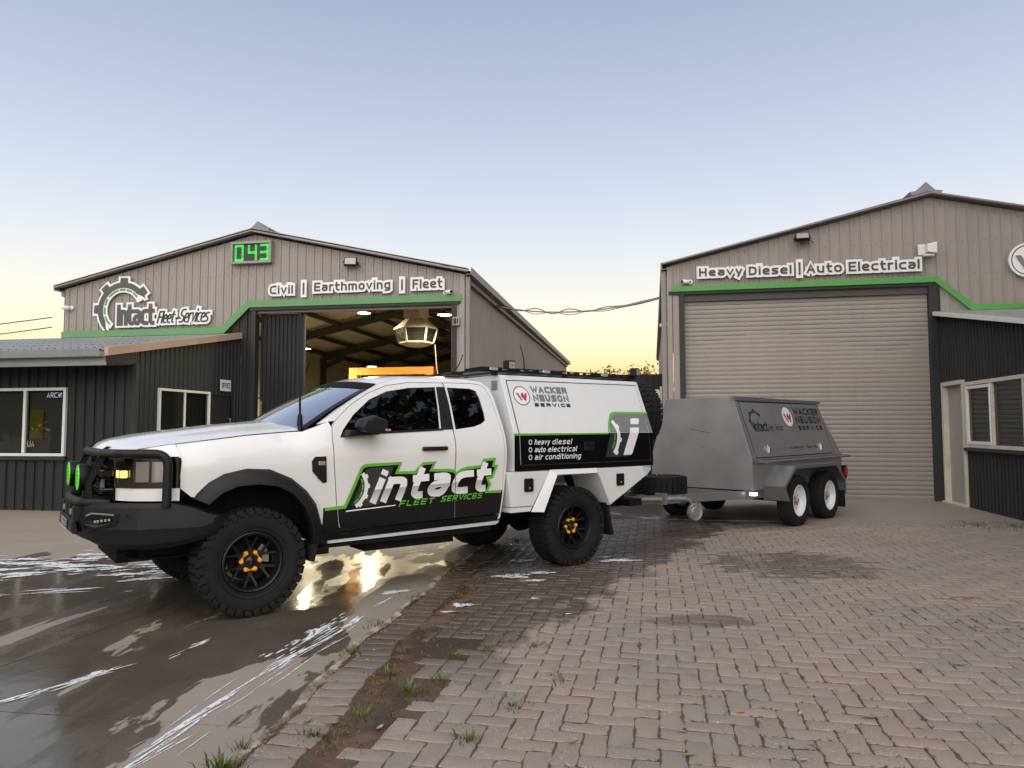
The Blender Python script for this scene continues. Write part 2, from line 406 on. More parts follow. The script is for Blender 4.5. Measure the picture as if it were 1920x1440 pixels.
# ------------------------------------------------------------------ ground materials (world-position based)
def nodes_mat(name):
    m = bpy.data.materials.new(name); m.use_nodes = True; nt = m.node_tree
    return m, nt, nt.nodes['Principled BSDF']
class N:
    """tiny node helper"""
    def __init__(s, nt): s.nt = nt; s.geo = nt.nodes.new('ShaderNodeNewGeometry'); s.pos = s.geo.outputs['Position']
    def _in(s, sock, v):
        if isinstance(v, (int, float)): sock.default_value = v
        elif isinstance(v, tuple): sock.default_value = v if len(v) == len(sock.default_value) else (*v, 1)
        else: s.nt.links.new(v, sock)
    def math(s, op, a, b=0., c=0., clamp=False):
        n = s.nt.nodes.new('ShaderNodeMath'); n.operation = op; n.use_clamp = clamp
        s._in(n.inputs[0], a); s._in(n.inputs[1], b); s._in(n.inputs[2], c); return n.outputs[0]
    def scale(s, v, st, off=(0,0,0), rz=0):
        n = s.nt.nodes.new('ShaderNodeMapping'); n.inputs['Scale'].default_value = st; n.inputs['Location'].default_value = off; n.inputs['Rotation'].default_value = (0,0,rz)
        s._in(n.inputs[0], v); return n.outputs[0]
    def noise(s, v, sc_=1., det=4., rough=.55, dist=0.):
        n = s.nt.nodes.new('ShaderNodeTexNoise'); n.inputs['Scale'].default_value = sc_; n.inputs['Detail'].default_value = det; n.inputs['Roughness'].default_value = rough; n.inputs['Distortion'].default_value = dist
        s._in(n.inputs['Vector'], v); return n.outputs['Fac']
    def ramp(s, v, a, b, lo=0., hi=1., smooth=True):
        n = s.nt.nodes.new('ShaderNodeMapRange'); n.interpolation_type = 'SMOOTHSTEP' if smooth else 'LINEAR'
        s._in(n.inputs['Value'], v); n.inputs['From Min'].default_value = a; n.inputs['From Max'].default_value = b; n.inputs['To Min'].default_value = lo; n.inputs['To Max'].default_value = hi; return n.outputs[0]
    def mix(s, f, a, b):
        n = s.nt.nodes.new('ShaderNodeMix'); n.data_type = 'RGBA'; s._in(n.inputs[0], f); s._in(n.inputs[6], a); s._in(n.inputs[7], b); return n.outputs[2]
    def sep(s, v):
        n = s.nt.nodes.new('ShaderNodeSeparateXYZ'); s._in(n.inputs[0], v); return n.outputs
    def bump(s, h, st, dist=.01, nrm=None):
        n = s.nt.nodes.new('ShaderNodeBump'); s._in(n.inputs['Height'], h); s._in(n.inputs['Strength'], st); n.inputs['Distance'].default_value = dist
        if nrm: s._in(n.inputs['Normal'], nrm)
        return n.outputs[0]
def edge_x(y): return -1.42 + .045*y + .0085*y*y + .018*math.sin(y*2.3) + .012*math.sin(y*7.1 + 1)

# concrete with wash water running over it
mc, nt, b = nodes_mat('yard_concrete'); q = N(nt); x_, y_, z_ = q.sep(q.pos)
xe = q.math('ADD', q.math('MULTIPLY_ADD', q.math('MULTIPLY', y_, y_), .0085, -1.42), q.math('MULTIPLY', y_, .045))
de = q.math('SUBTRACT', xe, x_)
n1 = q.noise(q.scale(q.pos, (1.25,.30,1), rz=.14), 1.25, 5, .55, .5)
n2 = q.noise(q.scale(q.pos, (1.5,.45,1), (3,7,0), .18), 2.2, 5, .6, .3)
zone = q.math('ADD', q.ramp(y_, 7.6, 9.6, .10, -.35), q.ramp(de, .12, .5, -.22, .0))
wet = q.math('ADD', q.math('MULTIPLY_ADD', n2, .35, q.math('MULTIPLY_ADD', n1, 1.25, -.22)), zone)
ragged = q.math('MULTIPLY', q.math('SUBTRACT', q.noise(q.scale(q.pos, (1,.5,1)), 14, 5, .7), .5), .05)
wet = q.math('ADD', wet, ragged)
wetm = q.ramp(wet, .558, .576)
pud = q.ramp(wet, .655, .70)
g1 = q.noise(q.pos, 1.6, 6, .7); g2 = q.noise(q.pos, 60, 4, .7)
dry = q.mix(g1, (.20,.168,.138), (.335,.29,.245)); dry = q.mix(q.math('MULTIPLY', g2, .45), dry, (.19,.165,.14))
wetc = q.mix(g1, (.056,.045,.033), (.125,.103,.079))
nt.links.new(q.mix(wetm, dry, wetc), b.inputs['Base Color'])
ro = q.math('MULTIPLY_ADD', wetm, -.36, q.math('MULTIPLY_ADD', g1, .2, .56)); ro = q.math('MULTIPLY_ADD', pud, -.17, ro); ro = q.math('MAXIMUM', ro, .06)
nt.links.new(ro, b.inputs['Roughness'])
nt.links.new(q.bump(q.math('MULTIPLY_ADD', g2, .4, g1), q.math('MULTIPLY_ADD', wetm, -.16, .22), .006, q.bump(q.noise(q.scale(q.pos, (1,.6,1)), 7., 3, .5), q.math('MULTIPLY', wetm, .10), .02)), b.inputs['Normal'])
X['concrete'] = mc

# drier slab before the roller door
mc, nt, b = nodes_mat('slab_concrete'); q = N(nt)
g1 = q.noise(q.pos, 1.1, 6, .65); g2 = q.noise(q.pos, 50, 4, .7); x_, y_, z_ = q.sep(q.pos)
st = q.ramp(q.math('ADD', q.noise(q.pos, .9, 4, .6, .5), q.ramp(x_, 2.6, 4.4, .16, -.2)), .5, .6)
c = q.mix(g1, (.20,.172,.15), (.31,.27,.24)); c = q.mix(q.math('MULTIPLY', g2, .4), c, (.15,.125,.105)); c = q.mix(st, c, (.06,.047,.038))
nt.links.new(c, b.inputs['Base Color']); nt.links.new(q.math('MULTIPLY_ADD', st, -.35, .65), b.inputs['Roughness']); nt.links.new(q.bump(g2, .25, .005), b.inputs['Normal'])
X['slab'] = mc

def wet_pavers(q):
    x_, y_, z_ = q.sep(q.pos)
    d = q.math('ADD', q.math('MULTIPLY', q.math('SUBTRACT', x_, .40), .88), q.math('MULTIPLY', q.math('SUBTRACT', y_, 5.45), -.47))
    nz = q.noise(q.scale(q.pos, (1,.8,1)), 1.7, 5, .6, .4)
    a = q.math('ADD', d, q.math('MULTIPLY', q.math('SUBTRACT', nz, .5), 1.5))
    wet = q.ramp(a, -.10, .06, 1., 0.)
    wet = q.math('MULTIPLY', wet, q.ramp(y_, 3.9, 4.9, .25, 1.))
    dx = q.math('DIVIDE', q.math('SUBTRACT', x_, 2.85), 1.05); dy = q.math('DIVIDE', q.math('SUBTRACT', y_, 7.55), .95)
    r = q.math('ADD', q.math('MULTIPLY', dx, dx), q.math('MULTIPLY', dy, dy))
    bl = q.ramp(q.math('ADD', r, q.math('MULTIPLY', q.math('SUBTRACT', q.noise(q.scale(q.pos, (1.2,3,1)), 2.4, 4, .6), .5), 3.4)), .35, .75, 1., 0.)
    d2x = q.math('DIVIDE', q.math('SUBTRACT', x_, 1.45), .42); d2y = q.math('DIVIDE', q.math('SUBTRACT', y_, 5.35), .2)
    r2 = q.math('ADD', q.math('MULTIPLY', d2x, d2x), q.math('MULTIPLY', d2y, d2y))
    b2 = q.ramp(q.math('ADD', r2, q.math('MULTIPLY', q.math('SUBTRACT', nz, .5), 3)), .5, 1.0, .8, 0.)
    return q.math('MAXIMUM', q.math('MAXIMUM', wet, q.math('MULTIPLY', bl, .85)), b2)
mc, nt, b = nodes_mat('paver_brick'); q = N(nt); oi = nt.nodes.new('ShaderNodeObjectInfo')
rnd = q.math('FRACT', q.math('ADD', q.math('MULTIPLY', q.geo.outputs['Random Per Island'], 7.31), q.math('MULTIPLY', oi.outputs['Random'], 3.77)))
cr = nt.nodes.new('ShaderNodeValToRGB'); nt.links.new(rnd, cr.inputs[0]); e = cr.color_ramp.elements
e[0].color = (0.213,0.181,0.152,1); e[1].color = (0.264,0.223,0.184,1); e[1].position = 1.
for p_, c_ in ((.2,(0.239,0.199,0.165,1)),(.4,(0.242,0.186,0.151,1)),(.55,(0.221,0.194,0.167,1)),(.75,(0.255,0.210,0.172,1)),(.88,(0.255,0.192,0.155,1))): k = e.new(p_); k.color = c_
g = q.noise(q.pos, 9, 5, .7); sp = q.noise(q.pos, 190, 2, .6); big = q.noise(q.pos, .75, 4, .6)
c = q.mix(q.ramp(g, .3, .7, 0, .55), cr.outputs[0], (.20,.172,.155))
c = q.mix(q.ramp(big, .42, .66, 0, .42), c, (.33,.235,.175))
fl = q.noise(q.pos, 95, 2, .6); pt = q.noise(q.pos, 2.3, 4, .6)
c = q.mix(q.math('MULTIPLY', q.ramp(fl, .655, .70, 0, .9), q.ramp(pt, .40, .58)), c, (.60,.57,.53)); c = q.mix(q.ramp(sp, .63, .70, 0, .45), c, (.46,.43,.39)); c = q.mix(q.ramp(sp, .30, .37, .5, 0), c, (.06,.05,.045))
wm = wet_pavers(q)
nt.links.new(q.mix(q.math('MULTIPLY', wm, .92), c, q.mix(.35, (.038,.026,.021), c) if False else q.mix(.30, (.034,.023,.019), c)), b.inputs['Base Color'])
nt.links.new(q.math('MULTIPLY_ADD', wm, -.42, .70), b.inputs['Roughness'])
nt.links.new(q.bump(q.math('MULTIPLY_ADD', sp, .5, g), q.math('MULTIPLY_ADD', wm, -.2, .45), .006), b.inputs['Normal'])
X['paver'] = mc
mc, nt, b = nodes_mat('joint_dirt'); q = N(nt)
g = q.noise(q.pos, 14, 6, .75); gg = q.noise(q.pos, 2.2, 4, .6); f = q.noise(q.pos, 120, 3, .7)
c = q.mix(g, (.05,.031,.019), (.14,.085,.052)); c = q.mix(q.ramp(gg, .52, .66, 0, .75), c, (.052,.055,.018)); c = q.mix(q.ramp(f, .6, .7, 0, .5), c, (.24,.19,.14))
wm = wet_pavers(q)
nt.links.new(q.mix(q.math('MULTIPLY', wm, .7), c, (.026,.017,.012)), b.inputs['Base Color']); nt.links.new(q.math('MULTIPLY_ADD', wm, -.35, .85), b.inputs['Roughness'])
nt.links.new(q.bump(q.math('ADD', g, q.math('MULTIPLY', f, .4)), .8, .015), b.inputs['Normal'])
X['dirt'] = mc
mc, nt, b = nodes_mat('damp_soil'); q = N(nt)
g = q.noise(q.pos, 11, 6, .7); f = q.noise(q.pos, 90, 3, .7); w_ = q.ramp(q.noise(q.pos, 1.4, 3, .5), .42, .56)
nt.links.new(q.mix(q.ramp(f, .62, .72, 0, .4), q.mix(w_, q.mix(g, (.075,.043,.026), (.15,.088,.053)), q.mix(g, (.030,.018,.013), (.065,.040,.028))), (.20,.15,.11)), b.inputs['Base Color']); nt.links.new(q.math('MULTIPLY_ADD', w_, -.45, .85), b.inputs['Roughness'])
nt.links.new(q.bump(q.math('ADD', g, q.math('MULTIPLY', f, .3)), .6, .012), b.inputs['Normal']); X['soil'] = mc
mc, nt, b = nodes_mat('dry_earth'); q = N(nt)
g = q.noise(q.pos, .5, 6, .7); nt.links.new(q.mix(g, (.16,.10,.065), (.26,.18,.12)), b.inputs['Base Color']); b.inputs['Roughness'].default_value = .95
X['earth'] = mc
mc, nt, b = nodes_mat('crumbled_mortar'); q = N(nt)
g = q.noise(q.pos, 30, 5, .7); f = q.noise(q.pos, 6, 4, .6); nt.links.new(q.mix(q.ramp(f, .42, .6), q.mix(g, (.12,.085,.06), (.26,.20,.15)), q.mix(g, (.32,.275,.22), (.50,.45,.37))), b.inputs['Base Color']); b.inputs['Roughness'].default_value = .9
nt.links.new(q.bump(g, .9, .02), b.inputs['Normal']); X['mortar'] = mc
# soap suds: white, broken up into bubbles
mc, nt, b = nodes_mat('soap_suds'); q = N(nt)
f = q.noise(q.scale(q.pos, (1,.55,1)), 26, 5, .7, .5); al = q.ramp(f, .34, .50, .0, .96)
b.inputs['Base Color'].default_value = (.78,.80,.83,1); b.inputs['Roughness'].default_value = .4; nt.links.new(al, b.inputs['Alpha']); nt.links.new(q.bump(q.noise(q.pos, 140, 2), .5, .01), b.inputs['Normal']); X['suds'] = mc
X['water'] = mat('sky_grey_water', (.16,.155,.15), .06, spec=.6)  # grey base colour stands in for bright sky reflected in the puddle

# ------------------------------------------------------------------ ground
BL = thing('workshop_building', 'taupe steel gabled workshop with lit open doorway and charcoal office lean-to', 'building', (-5.8815, 15.5508, 0), -.172735)
BR = thing('workshop_building', 'taupe steel gabled workshop with closed roller door and charcoal annexe', 'building', (3.4814, 14.6059, 0), -.191265)
def rot2(v, a): return (v[0]*math.cos(a) - v[1]*math.sin(a), v[0]*math.sin(a) + v[1]*math.cos(a))
def br_w(s, p): v = rot2((s, p), -.191265); return (3.4814 + v[0], 14.6059 + v[1])
m = M(); m.add([(-450,-450,-.06),(450,-450,-.06),(450,450,-.06),(-450,450,-.06)], [(0,1,2,3)])
kind(sheet('ground', m, X['earth']), 'structure')
yard = bpy.data.objects.new('concrete_yard', None); col.objects.link(yard); kind(yard, 'structure')
def clip(poly, p, n):
    out = []
    for i in range(len(poly)):
        a, b2 = Vector(poly[i]), Vector(poly[(i+1) % len(poly)]); da = (a - p).dot(n); db = (b2 - p).dot(n)
        if da >= 0: out.append(tuple(a))
        if (da > 0) != (db > 0) and abs(da - db) > 1e-9: out.append(tuple(a + (b2 - a) * (da / (da - db))))
    return out
eline = [(edge_x(y), y) for y in [1.0 + i*.12 for i in range(95)]]
yl = eline + [(.35, 14.6), (1.9, 40), (-24, 46), (-24, 1.0)]
jl = [((-3.05,4.41), (.19,.98)), ((-2.57,3.73), (.988,-.15)), ((-6.9,9.0), (.19,.98)), ((-2.6,8.6), (.985,-.172)), ((-2.6,16.0), (.985,-.172))]
pieces = [yl]
for (p, d) in jl:
    nn = Vector((-d[1], d[0])).normalized(); P = Vector(p); new = []
    for pc in pieces:
        for sgn in (1, -1):
            c_ = clip(pc, P + nn*sgn*.004, nn*sgn)
            if len(c_) > 2: new.append(c_)
    pieces = new
for pc in pieces:
    m = M(); n = len(pc); m.add([(x, y, 0) for x, y in pc] + [(x, y, -.05) for x, y in pc], [tuple(range(n))] + [(i, n + i, n + (i+1) % n, (i+1) % n) for i in range(n)])
    # triangulate the concave top
    f0 = m.f[0]; from mathutils.geometry import tessellate_polygon as _tp
    tr = _tp([[Vector((x, y, 0)) for x, y in pc]]); m.f = [t if (Vector(m.v[t[1]]) - Vector(m.v[t[0]])).cross(Vector(m.v[t[2]]) - Vector(m.v[t[0]])).z > 0 else t[::-1] for t in tr] + m.f[1:]
    sheet('slab', m, X['concrete'], yard)
# paved area: bed
pav = bpy.data.objects.new('brick_paving', None); col.objects.link(pav); kind(pav, 'structure')
m = M(); bedp = [(edge_x(y) + .02, y) for y in [1.0 + i*.25 for i in range(46)]] + [(.5,14.4), (14,12.0), (14,1.0)]
tr = _tp([[Vector((x, y, 0)) for x, y in bedp]])
m.v = [(x, y, .0098) for x, y in bedp]; m.f = [t if (Vector(m.v[t[1]]) - Vector(m.v[t[0]])).cross(Vector(m.v[t[2]]) - Vector(m.v[t[0]])).z > 0 else t[::-1] for t in tr]
sheet('sand_bed', m, X['dirt'], pav)
# slab in front of the roller door
sp = [br_w(-2.8, -3.55), br_w(8.0, -3.62), br_w(8.0, 12), br_w(-2.8, 12)]
m = M(); m.add([(x, y, .022) for x, y in sp] + [(x, y, -.04) for x, y in sp], [(0,1,2,3)] + [(i, 4+i, 4+(i+1) % 4, (i+1) % 4) for i in range(4)])
kind(obj('apron_slab', m, X['slab']), 'structure')

# pavers -----------------------------------------------------------------
W_ = .1135
def paver_mesh(name, L, W, seed):
    rr = random.Random(seed); g = .0024
    hx, hy = L/2 - g, W/2 - g; a = .0042
    out = []
    sides = [((-hx,-hy),(hx,-hy)), ((hx,-hy),(hx,hy)), ((hx,hy),(-hx,hy)), ((-hx,hy),(-hx,-hy))]
    for k, (p, q2) in enumerate(sides):
        d = Vector(q2) - Vector(p); nn = Vector((d.y, -d.x)).normalized(); n = 6 if k % 2 == 0 else 3
        for i in range(n):
            t = i / n; s_ = math.sin(2*PI*t) * a * (1 if k < 2 else -1) if k % 2 == 0 else 0
            v = Vector(p) + d*t + nn*(s_ + rr.uniform(-.0026,.0026) - (.004 if i == 0 else 0) - (rr.uniform(0,.007) if rr.random() < .12 else 0)); out.append(v)
    n = len(out); z = .0; m = M()
    c = Vector((0, 0))
    ins = [p * (1 - .003/p.length) for p in out]; ins2 = [p * (1 - .008/p.length) for p in out]
    t1, t2 = rr.uniform(-.0012,.0012), rr.uniform(-.0012,.0012)
    def zz(p): return t1*p.x/hx + t2*p.y/hy
    m.add([(p.x, p.y, -.03) for p in out] + [(p.x, p.y, -.0045 + zz(p)) for p in out] + [(p.x, p.y, -.0012 + zz(p)) for p in ins] + [(p.x, p.y, zz(p)) for p in ins2],
          [(i, (i+1) % n, n + (i+1) % n, n + i) for i in range(n)] + [(n + i, n + (i+1) % n, 2*n + (i+1) % n, 2*n + i) for i in range(n)] + [(2*n + i, 2*n + (i+1) % n, 3*n + (i+1) % n, 3*n + i) for i in range(n)] + [tuple(3*n + i for i in range(n))])
    me = bpy.data.meshes.new(name); me.from_pydata(m.v, [], m.f); me.update(); me.materials.append(X['paver']); me.shade_smooth(); me.set_sharp_from_angle(angle=math.radians(50))
    return me, m
PV = [paver_mesh('paver', 2*W_, W_, i) for i in range(5)]
PA = -.19
cand = []
apron_n = Vector((math.sin(-.191265)*-1, math.cos(-.191265)))
for k in range(-140, 140):
    for j in range(-60, 60):
        for kind_, (cx, cy), rz in (('h', (1.0, .5), 0), ('v', (2.5, 0.), PI/2)):
            ux, uy = (cx + k + 4*j) * W_, (cy + k) * W_
            wx, wy = rot2((ux, uy), PA); wx += 3.0; wy += 6.5
            if wy < 2.6 or wy > 13.5: continue
            dpt = wy
            if abs(wx) / dpt > .80 and wx > 0: continue
            ex = wx - edge_x(wy)
            if ex < .32: continue
            # behind the apron front edge
            if (Vector((wx, wy)) - Vector(br_w(0, -3.58))).dot(apron_n) > -.02 and wx > .55: continue
            cand.append((wx, wy, rz + PA))
def gapn(x, y): return math.sin(x*3.1 + 1.3*math.sin(y*2.2)) * math.sin(y*2.7 + x) 
# rows of headers along the concrete edge
y = 1.6
while y < 12.5:
    dx = (edge_x(y + .05) - edge_x(y - .05)) / .1; a = math.atan2(1, dx)
    cand.append((edge_x(y) + .175 + random.uniform(-.014,.014), y, a + PI/2 + random.uniform(-.07,.07))); y += W_ * 1.03
keep = []
for (x, y, rz) in cand:
    ex = x - edge_x(y)
    if .30 < ex < .47 + .10*math.sin(y*1.9 + .6) and 3.0 < y < 6.6: continue     # bare soil strip
    if (x + .62)**2 / .05 + (y - 4.05)**2 / .045 < 1: continue
    if (x + .42)**2 / .03 + (y - 4.75)**2 / .06 < 1: continue
    keep.append((x, y, rz))
keep.sort(key=lambda t: t[1]**2 + .3*t[0]**2 + (0 if abs(t[0])/t[1] < .74 else 100))
rest = M()
for i, (x, y, rz) in enumerate(keep):
    z = .0145 + random.uniform(-.0015,.0015) + .0015*math.sin(x*1.7)*math.sin(y*1.3); rz += random.uniform(-.02,.02)
    if i < 300:
        o = bpy.data.objects.new('paver', PV[i % 5][0]); col.objects.link(o); o.parent = pav; o.location = (x, y, z); o.rotation_euler = (random.uniform(-.005,.005), random.uniform(-.005,.005), rz + (PI if i % 2 else 0))
    else:
        mm = Matrix.Translation((x, y, z)) @ Matrix.Rotation(rz + (PI if i % 2 else 0), 4, 'Z'); rest.merge(PV[i % 5][1], mm)
kind(sheet('pavers', rest, X['paver'], pav, 50), 'stuff')
# crumbled mortar edge
m = M(); ys = [2.2 + i*.03 for i in range(330)]; rr = random.Random(3)
rows = []
for y in ys:
    e0 = edge_x(y); w = .05 + .018*math.sin(y*5) + rr.uniform(-.014,.014)
    rows.append([(e0 - .012 + rr.uniform(-.012,.012), y, -.002), (e0 + .004 + rr.uniform(-.008,.008), y, .018 + rr.uniform(-.009,.009)), (e0 + w*.6, y, .021 + rr.uniform(-.010,.008)), (e0 + w, y, .004)])
m.v = [p for r in rows for p in r]; m.f = [(i*4 + j, i*4 + j + 1, i*4 + j + 5, i*4 + j + 4) for i in range(len(rows) - 1) for j in range(3)]
kind(sheet('mortar_edge', m, X['mortar'], None, 60), 'structure')
# soil heaped along the strip of missing pavers
m = M(); rr = random.Random(5)
def soil(u, v):
    y = 2.7 + v*4.3; x = edge_x(y) + .22 + u*.5; k = max(0, 1 - abs(u - .42 - .12*math.sin(y*2.1))*2.2) * (.4 + .6*math.sin(min(max((y-2.7)/4.3,0),1)*PI)**.5)
    return (x, y, -.004 + .022*k + .006*math.sin(x*31)*math.sin(y*27)*k + rr.uniform(-.002,.002)*k)
m.grid(soil, 18, 120)
kind(sheet('soil_strip', m, X['soil'], None, 60), 'stuff', 'bare brown soil strip between edging pavers and paved yard')
# gravel crumbs along the edge
m = M(); rr = random.Random(9)
for i in range(1500):
    y = 2.8 + rr.random()**1.3*6.0; x = edge_x(y) + abs(rr.gauss(.05,.09)); s_ = rr.uniform(.002,.0065) if i % 7 else rr.uniform(.006,.013)
    c_ = Vector((x, y, .012)); vs = [c_ + Vector((rr.uniform(-1,1), rr.uniform(-1,1), rr.uniform(0,1)))*s_ for _ in range(4)]
    m.add(vs, [(0,1,2),(0,2,3),(0,3,1),(1,3,2)])
kind(sheet('gravel_crumbs', m, X['mortar']), 'stuff', 'loose crumbs of gravel and mortar along the paving edge')
# suds and puddles
def blob(m, cx, cy, lx, ly, a, z=.0035, n=40, rough=.35, seed=0):
    rr = random.Random(seed); ph = [rr.uniform(0, 6.28) for _ in range(6)]; pts = []
    for i in range(n):
        g = 2*PI*i/n; k = 1 + rough*(.5*math.sin(3*g + ph[0]) + .35*math.sin(5*g + ph[1]) + .3*math.sin(9*g + ph[2]) + .2*math.sin(14*g + ph[3]))
        v = rot2((lx*k*math.cos(g), ly*k*math.sin(g)), a); pts.append((cx + v[0], cy + v[1], z))
    m.add(pts + [(cx, cy, z)], [(i, (i+1) % n, n) for i in range(n)])
m = M(); rr = random.Random(21); sd = 0
def streakset(pts, n, lx, ly, spread, a=None):
    global sd
    for i in range(n):
        t = rr.random()*(len(pts)-1); k = int(t); f_ = t - k; p, q_ = pts[k], pts[min(k+1, len(pts)-1)]
        x = p[0] + (q_[0]-p[0])*f_ + rr.gauss(0, spread); y = p[1] + (q_[1]-p[1])*f_ + rr.gauss(0, spread*1.5)
        ang = math.atan2(q_[1]-p[1], q_[0]-p[0]) + rr.gauss(0,.06); s_ = rr.uniform(.3,1.2); sd += 1
        blob(m, x, y, lx*s_, ly*s_*rr.uniform(.6,1.2), ang, .0035 + .00001*sd, 28, .4, sd)
streakset([(-1.20,5.2),(-1.38,4.5),(-1.53,3.7),(-1.66,3.1)], 52, .20, .0048, .055)
streakset([(-1.36,4.6),(-1.45,4.2),(-1.58,3.5)], 15, .18, .009, .022)
streakset([(-1.28,5.55),(-1.40,5.05),(-1.52,4.5)], 26, .05, .010, .05)
for (x, y, lx, ly, a_) in ((-1.36,5.12,.21,.030,1.42),(-1.17,5.35,.20,.026,1.40),(-1.02,6.35,.13,.05,.6),(-1.05,6.0,.16,.012,1.3)): sd += 1; blob(m, x, y, lx, ly, a_, .0036 + .00001*sd, 44, .5, sd)
streakset([(-2.30,4.4),(-2.48,4.1),(-2.66,3.75)], 22, .10, .008, .02)
for (x, y, lx, ly, a_) in ((-2.40,4.28,.09,.028,1.1),): sd += 1; blob(m, x, y, lx, ly, a_, .0036 + .00001*sd, 44, .5, sd)
streakset([(-2.02,4.95),(-2.14,4.55)], 10, .06, .005, .02)
streakset([(-4.9,6.2),(-4.3,6.3),(-3.7,6.5)], 18, .16, .018, .05)
for i in range(110):
    sd += 1; k_ = rr.random()**2; blob(m, rr.uniform(-6.2,-3.2), rr.gauss(7.6,.42), .025 + .20*k_, .012 + .05*k_, rr.gauss(.25,.25), .0035 + .00001*sd, 28, .5, sd)
streakset([(-1.3,8.3),(-.9,8.5),(-.5,8.9)], 12, .10, .010, .1)
kind(sheet('soap_suds', m, X['suds']), 'stuff', 'white soap suds drifting in streaks over wet concrete')
m = M()
for (x, y, lx, ly) in ((1.13,7.75,.19,.07),(1.0,7.95,.07,.03),(-.40,5.83,.08,.05),(-.50,5.62,.05,.022),(.0,6.95,.16,.09),(.28,7.1,.12,.05),(.2,6.75,.1,.04),(.12,7.75,.14,.05),(.42,5.55,.025,.012),(.18,6.05,.03,.02)):
    sd += 1; blob(m, x, y, lx, ly, .1, .0185, 36, .5, sd)
kind(sheet('soap_suds', m, X['suds']), 'stuff', 'patches of white suds lying on the wet pavers near the rear wheel')
m = M(); blob(m, .0, 7.28, .26, .17, .25, .0178, 60, .55, 77)
kind(tag(sheet('puddle', m, X['water']), 'shallow grey puddle on dark wet pavers beside the rear wheel', 'puddle'), 'stuff')
# grass tufts and moss in the joints
mg, nt, b = nodes_mat('grass_blades'); q = N(nt); nt.links.new(q.mix(q.geo.outputs['Random Per Island'], (.035,.06,.012), (.11,.13,.03)), b.inputs['Base Color']); b.inputs['Roughness'].default_value = .6; X['grass'] = mg
mg, nt, b = nodes_mat('dry_moss'); q = N(nt); nt.links.new(q.mix(q.geo.outputs['Random Per Island'], (.09,.050,.018), (.26,.125,.045)), b.inputs['Base Color']); b.inputs['Roughness'].default_value = .8; X['moss'] = mg
def blades(m, x, y, z, n, h, spread, rr):
    for _ in range(n):
        a = rr.uniform(0, 6.28); r0 = abs(rr.gauss(0, spread)); bx, by = x + r0*math.cos(a), y + r0*math.sin(a)
        hh = h*rr.uniform(.4,1.1); l = hh*rr.uniform(.3,1.1); w = hh*.07 + .0012; d = Vector((math.cos(a), math.sin(a), 0)); s_ = Vector((-d.y, d.x, 0))
        p0 = Vector((bx, by, z)); p1 = p0 + d*l*.35 + Vector((0,0,hh*.7)); p2 = p0 + d*l + Vector((0,0,hh*.95))
        m.add([p0 - s_*w, p0 + s_*w, p1 + s_*w*.8, p1 - s_*w*.8, p2], [(0,1,2,3),(3,2,4)])
mG, mM = M(), M(); rr = random.Random(4)
for (x, y, n, h, s_) in ((-1.19,3.06,90,.06,.045),(-1.20,3.30,30,.03,.03),(-.74,3.62,60,.032,.08),(-.55,3.95,110,.042,.085),(-.40,4.12,60,.036,.06),(-.70,4.22,60,.04,.06),(-.35,4.55,60,.035,.07),(-.15,4.72,60,.03,.08),(.15,4.75,50,.03,.06),(-1.02,4.62,60,.04,.06),(-.95,5.3,60,.035,.09),(-.80,6.1,50,.03,.08),(-.35,6.35,40,.03,.05),(-.55,7.1,50,.03,.05),(-.15,8.6,80,.035,.12),(.05,9.1,80,.035,.12),(-.2,3.35,50,.04,.05),(.0,3.75,60,.03,.06),(.25,4.15,50,.03,.05),(-.9,3.4,60,.04,.06),(6.6,10.45,160,.05,.25),(7.1,10.35,160,.05,.22),(4.1,10.9,40,.03,.25)):
    blades(mG, x, y, .008, n, h, s_, rr)
for i in range(170):
    y = rr.uniform(2.9, 6.5); x = edge_x(y) + rr.choice([rr.uniform(.3,.6), rr.uniform(.3,2.6)])
    blades(mG, x, y, .005, rr.randint(5,16), .017, .022, rr)
for i in range(300):
    y = 2.9 + 5.5*rr.random()**1.2; x = edge_x(y) + .3 + rr.random()**1.4*(1.0 + .62*y)
    blades(mM, x, y, .004, rr.randint(6,14), .011, .020, rr)
for i in range(260):
    y = 3.2 + 4*rr.random(); x = edge_x(y) + rr.gauss(.36,.07); blades(mM, x, y, .006, 14, .016, .03, rr)
def n2(x, y): return math.sin(x*2.1 + 1.7*math.sin(y*1.3)) + math.sin(y*2.6 + 1.1*math.sin(x*1.9 + 2)) + .6*math.sin(x*5.3 + y*4.1)
for (x, y, rz) in keep:
    if y > 7.2 or x/y > .78: continue
    a_ = n2(x, y)
    if a_ < -.25 + .12*(y - 3): continue
    for _ in range(int(2 + 3*max(a_, 0))):
        sx_ = rr.choice((-1, 1)); u_, v_ = (rr.uniform(-W_, W_), sx_*W_/2) if rr.random() < .5 else (sx_*W_, rr.uniform(-W_/2, W_/2)); d_ = rot2((u_, v_), rz)
        tgt = mG if (a_ > 1.0 and rr.random() < .30) else mM
        blades(tgt, x + d_[0], y + d_[1], .011, rr.randint(5, 12), .007 if tgt is mM else .012, .008, rr)
kind(sheet('grass_tufts', mG, X['grass']), 'stuff', 'small green grass tufts growing between pavers and along the concrete edge')
kind(sheet('dry_moss', mM, X['moss']), 'stuff', 'brown moss and leaf litter lodged in the paver joints')
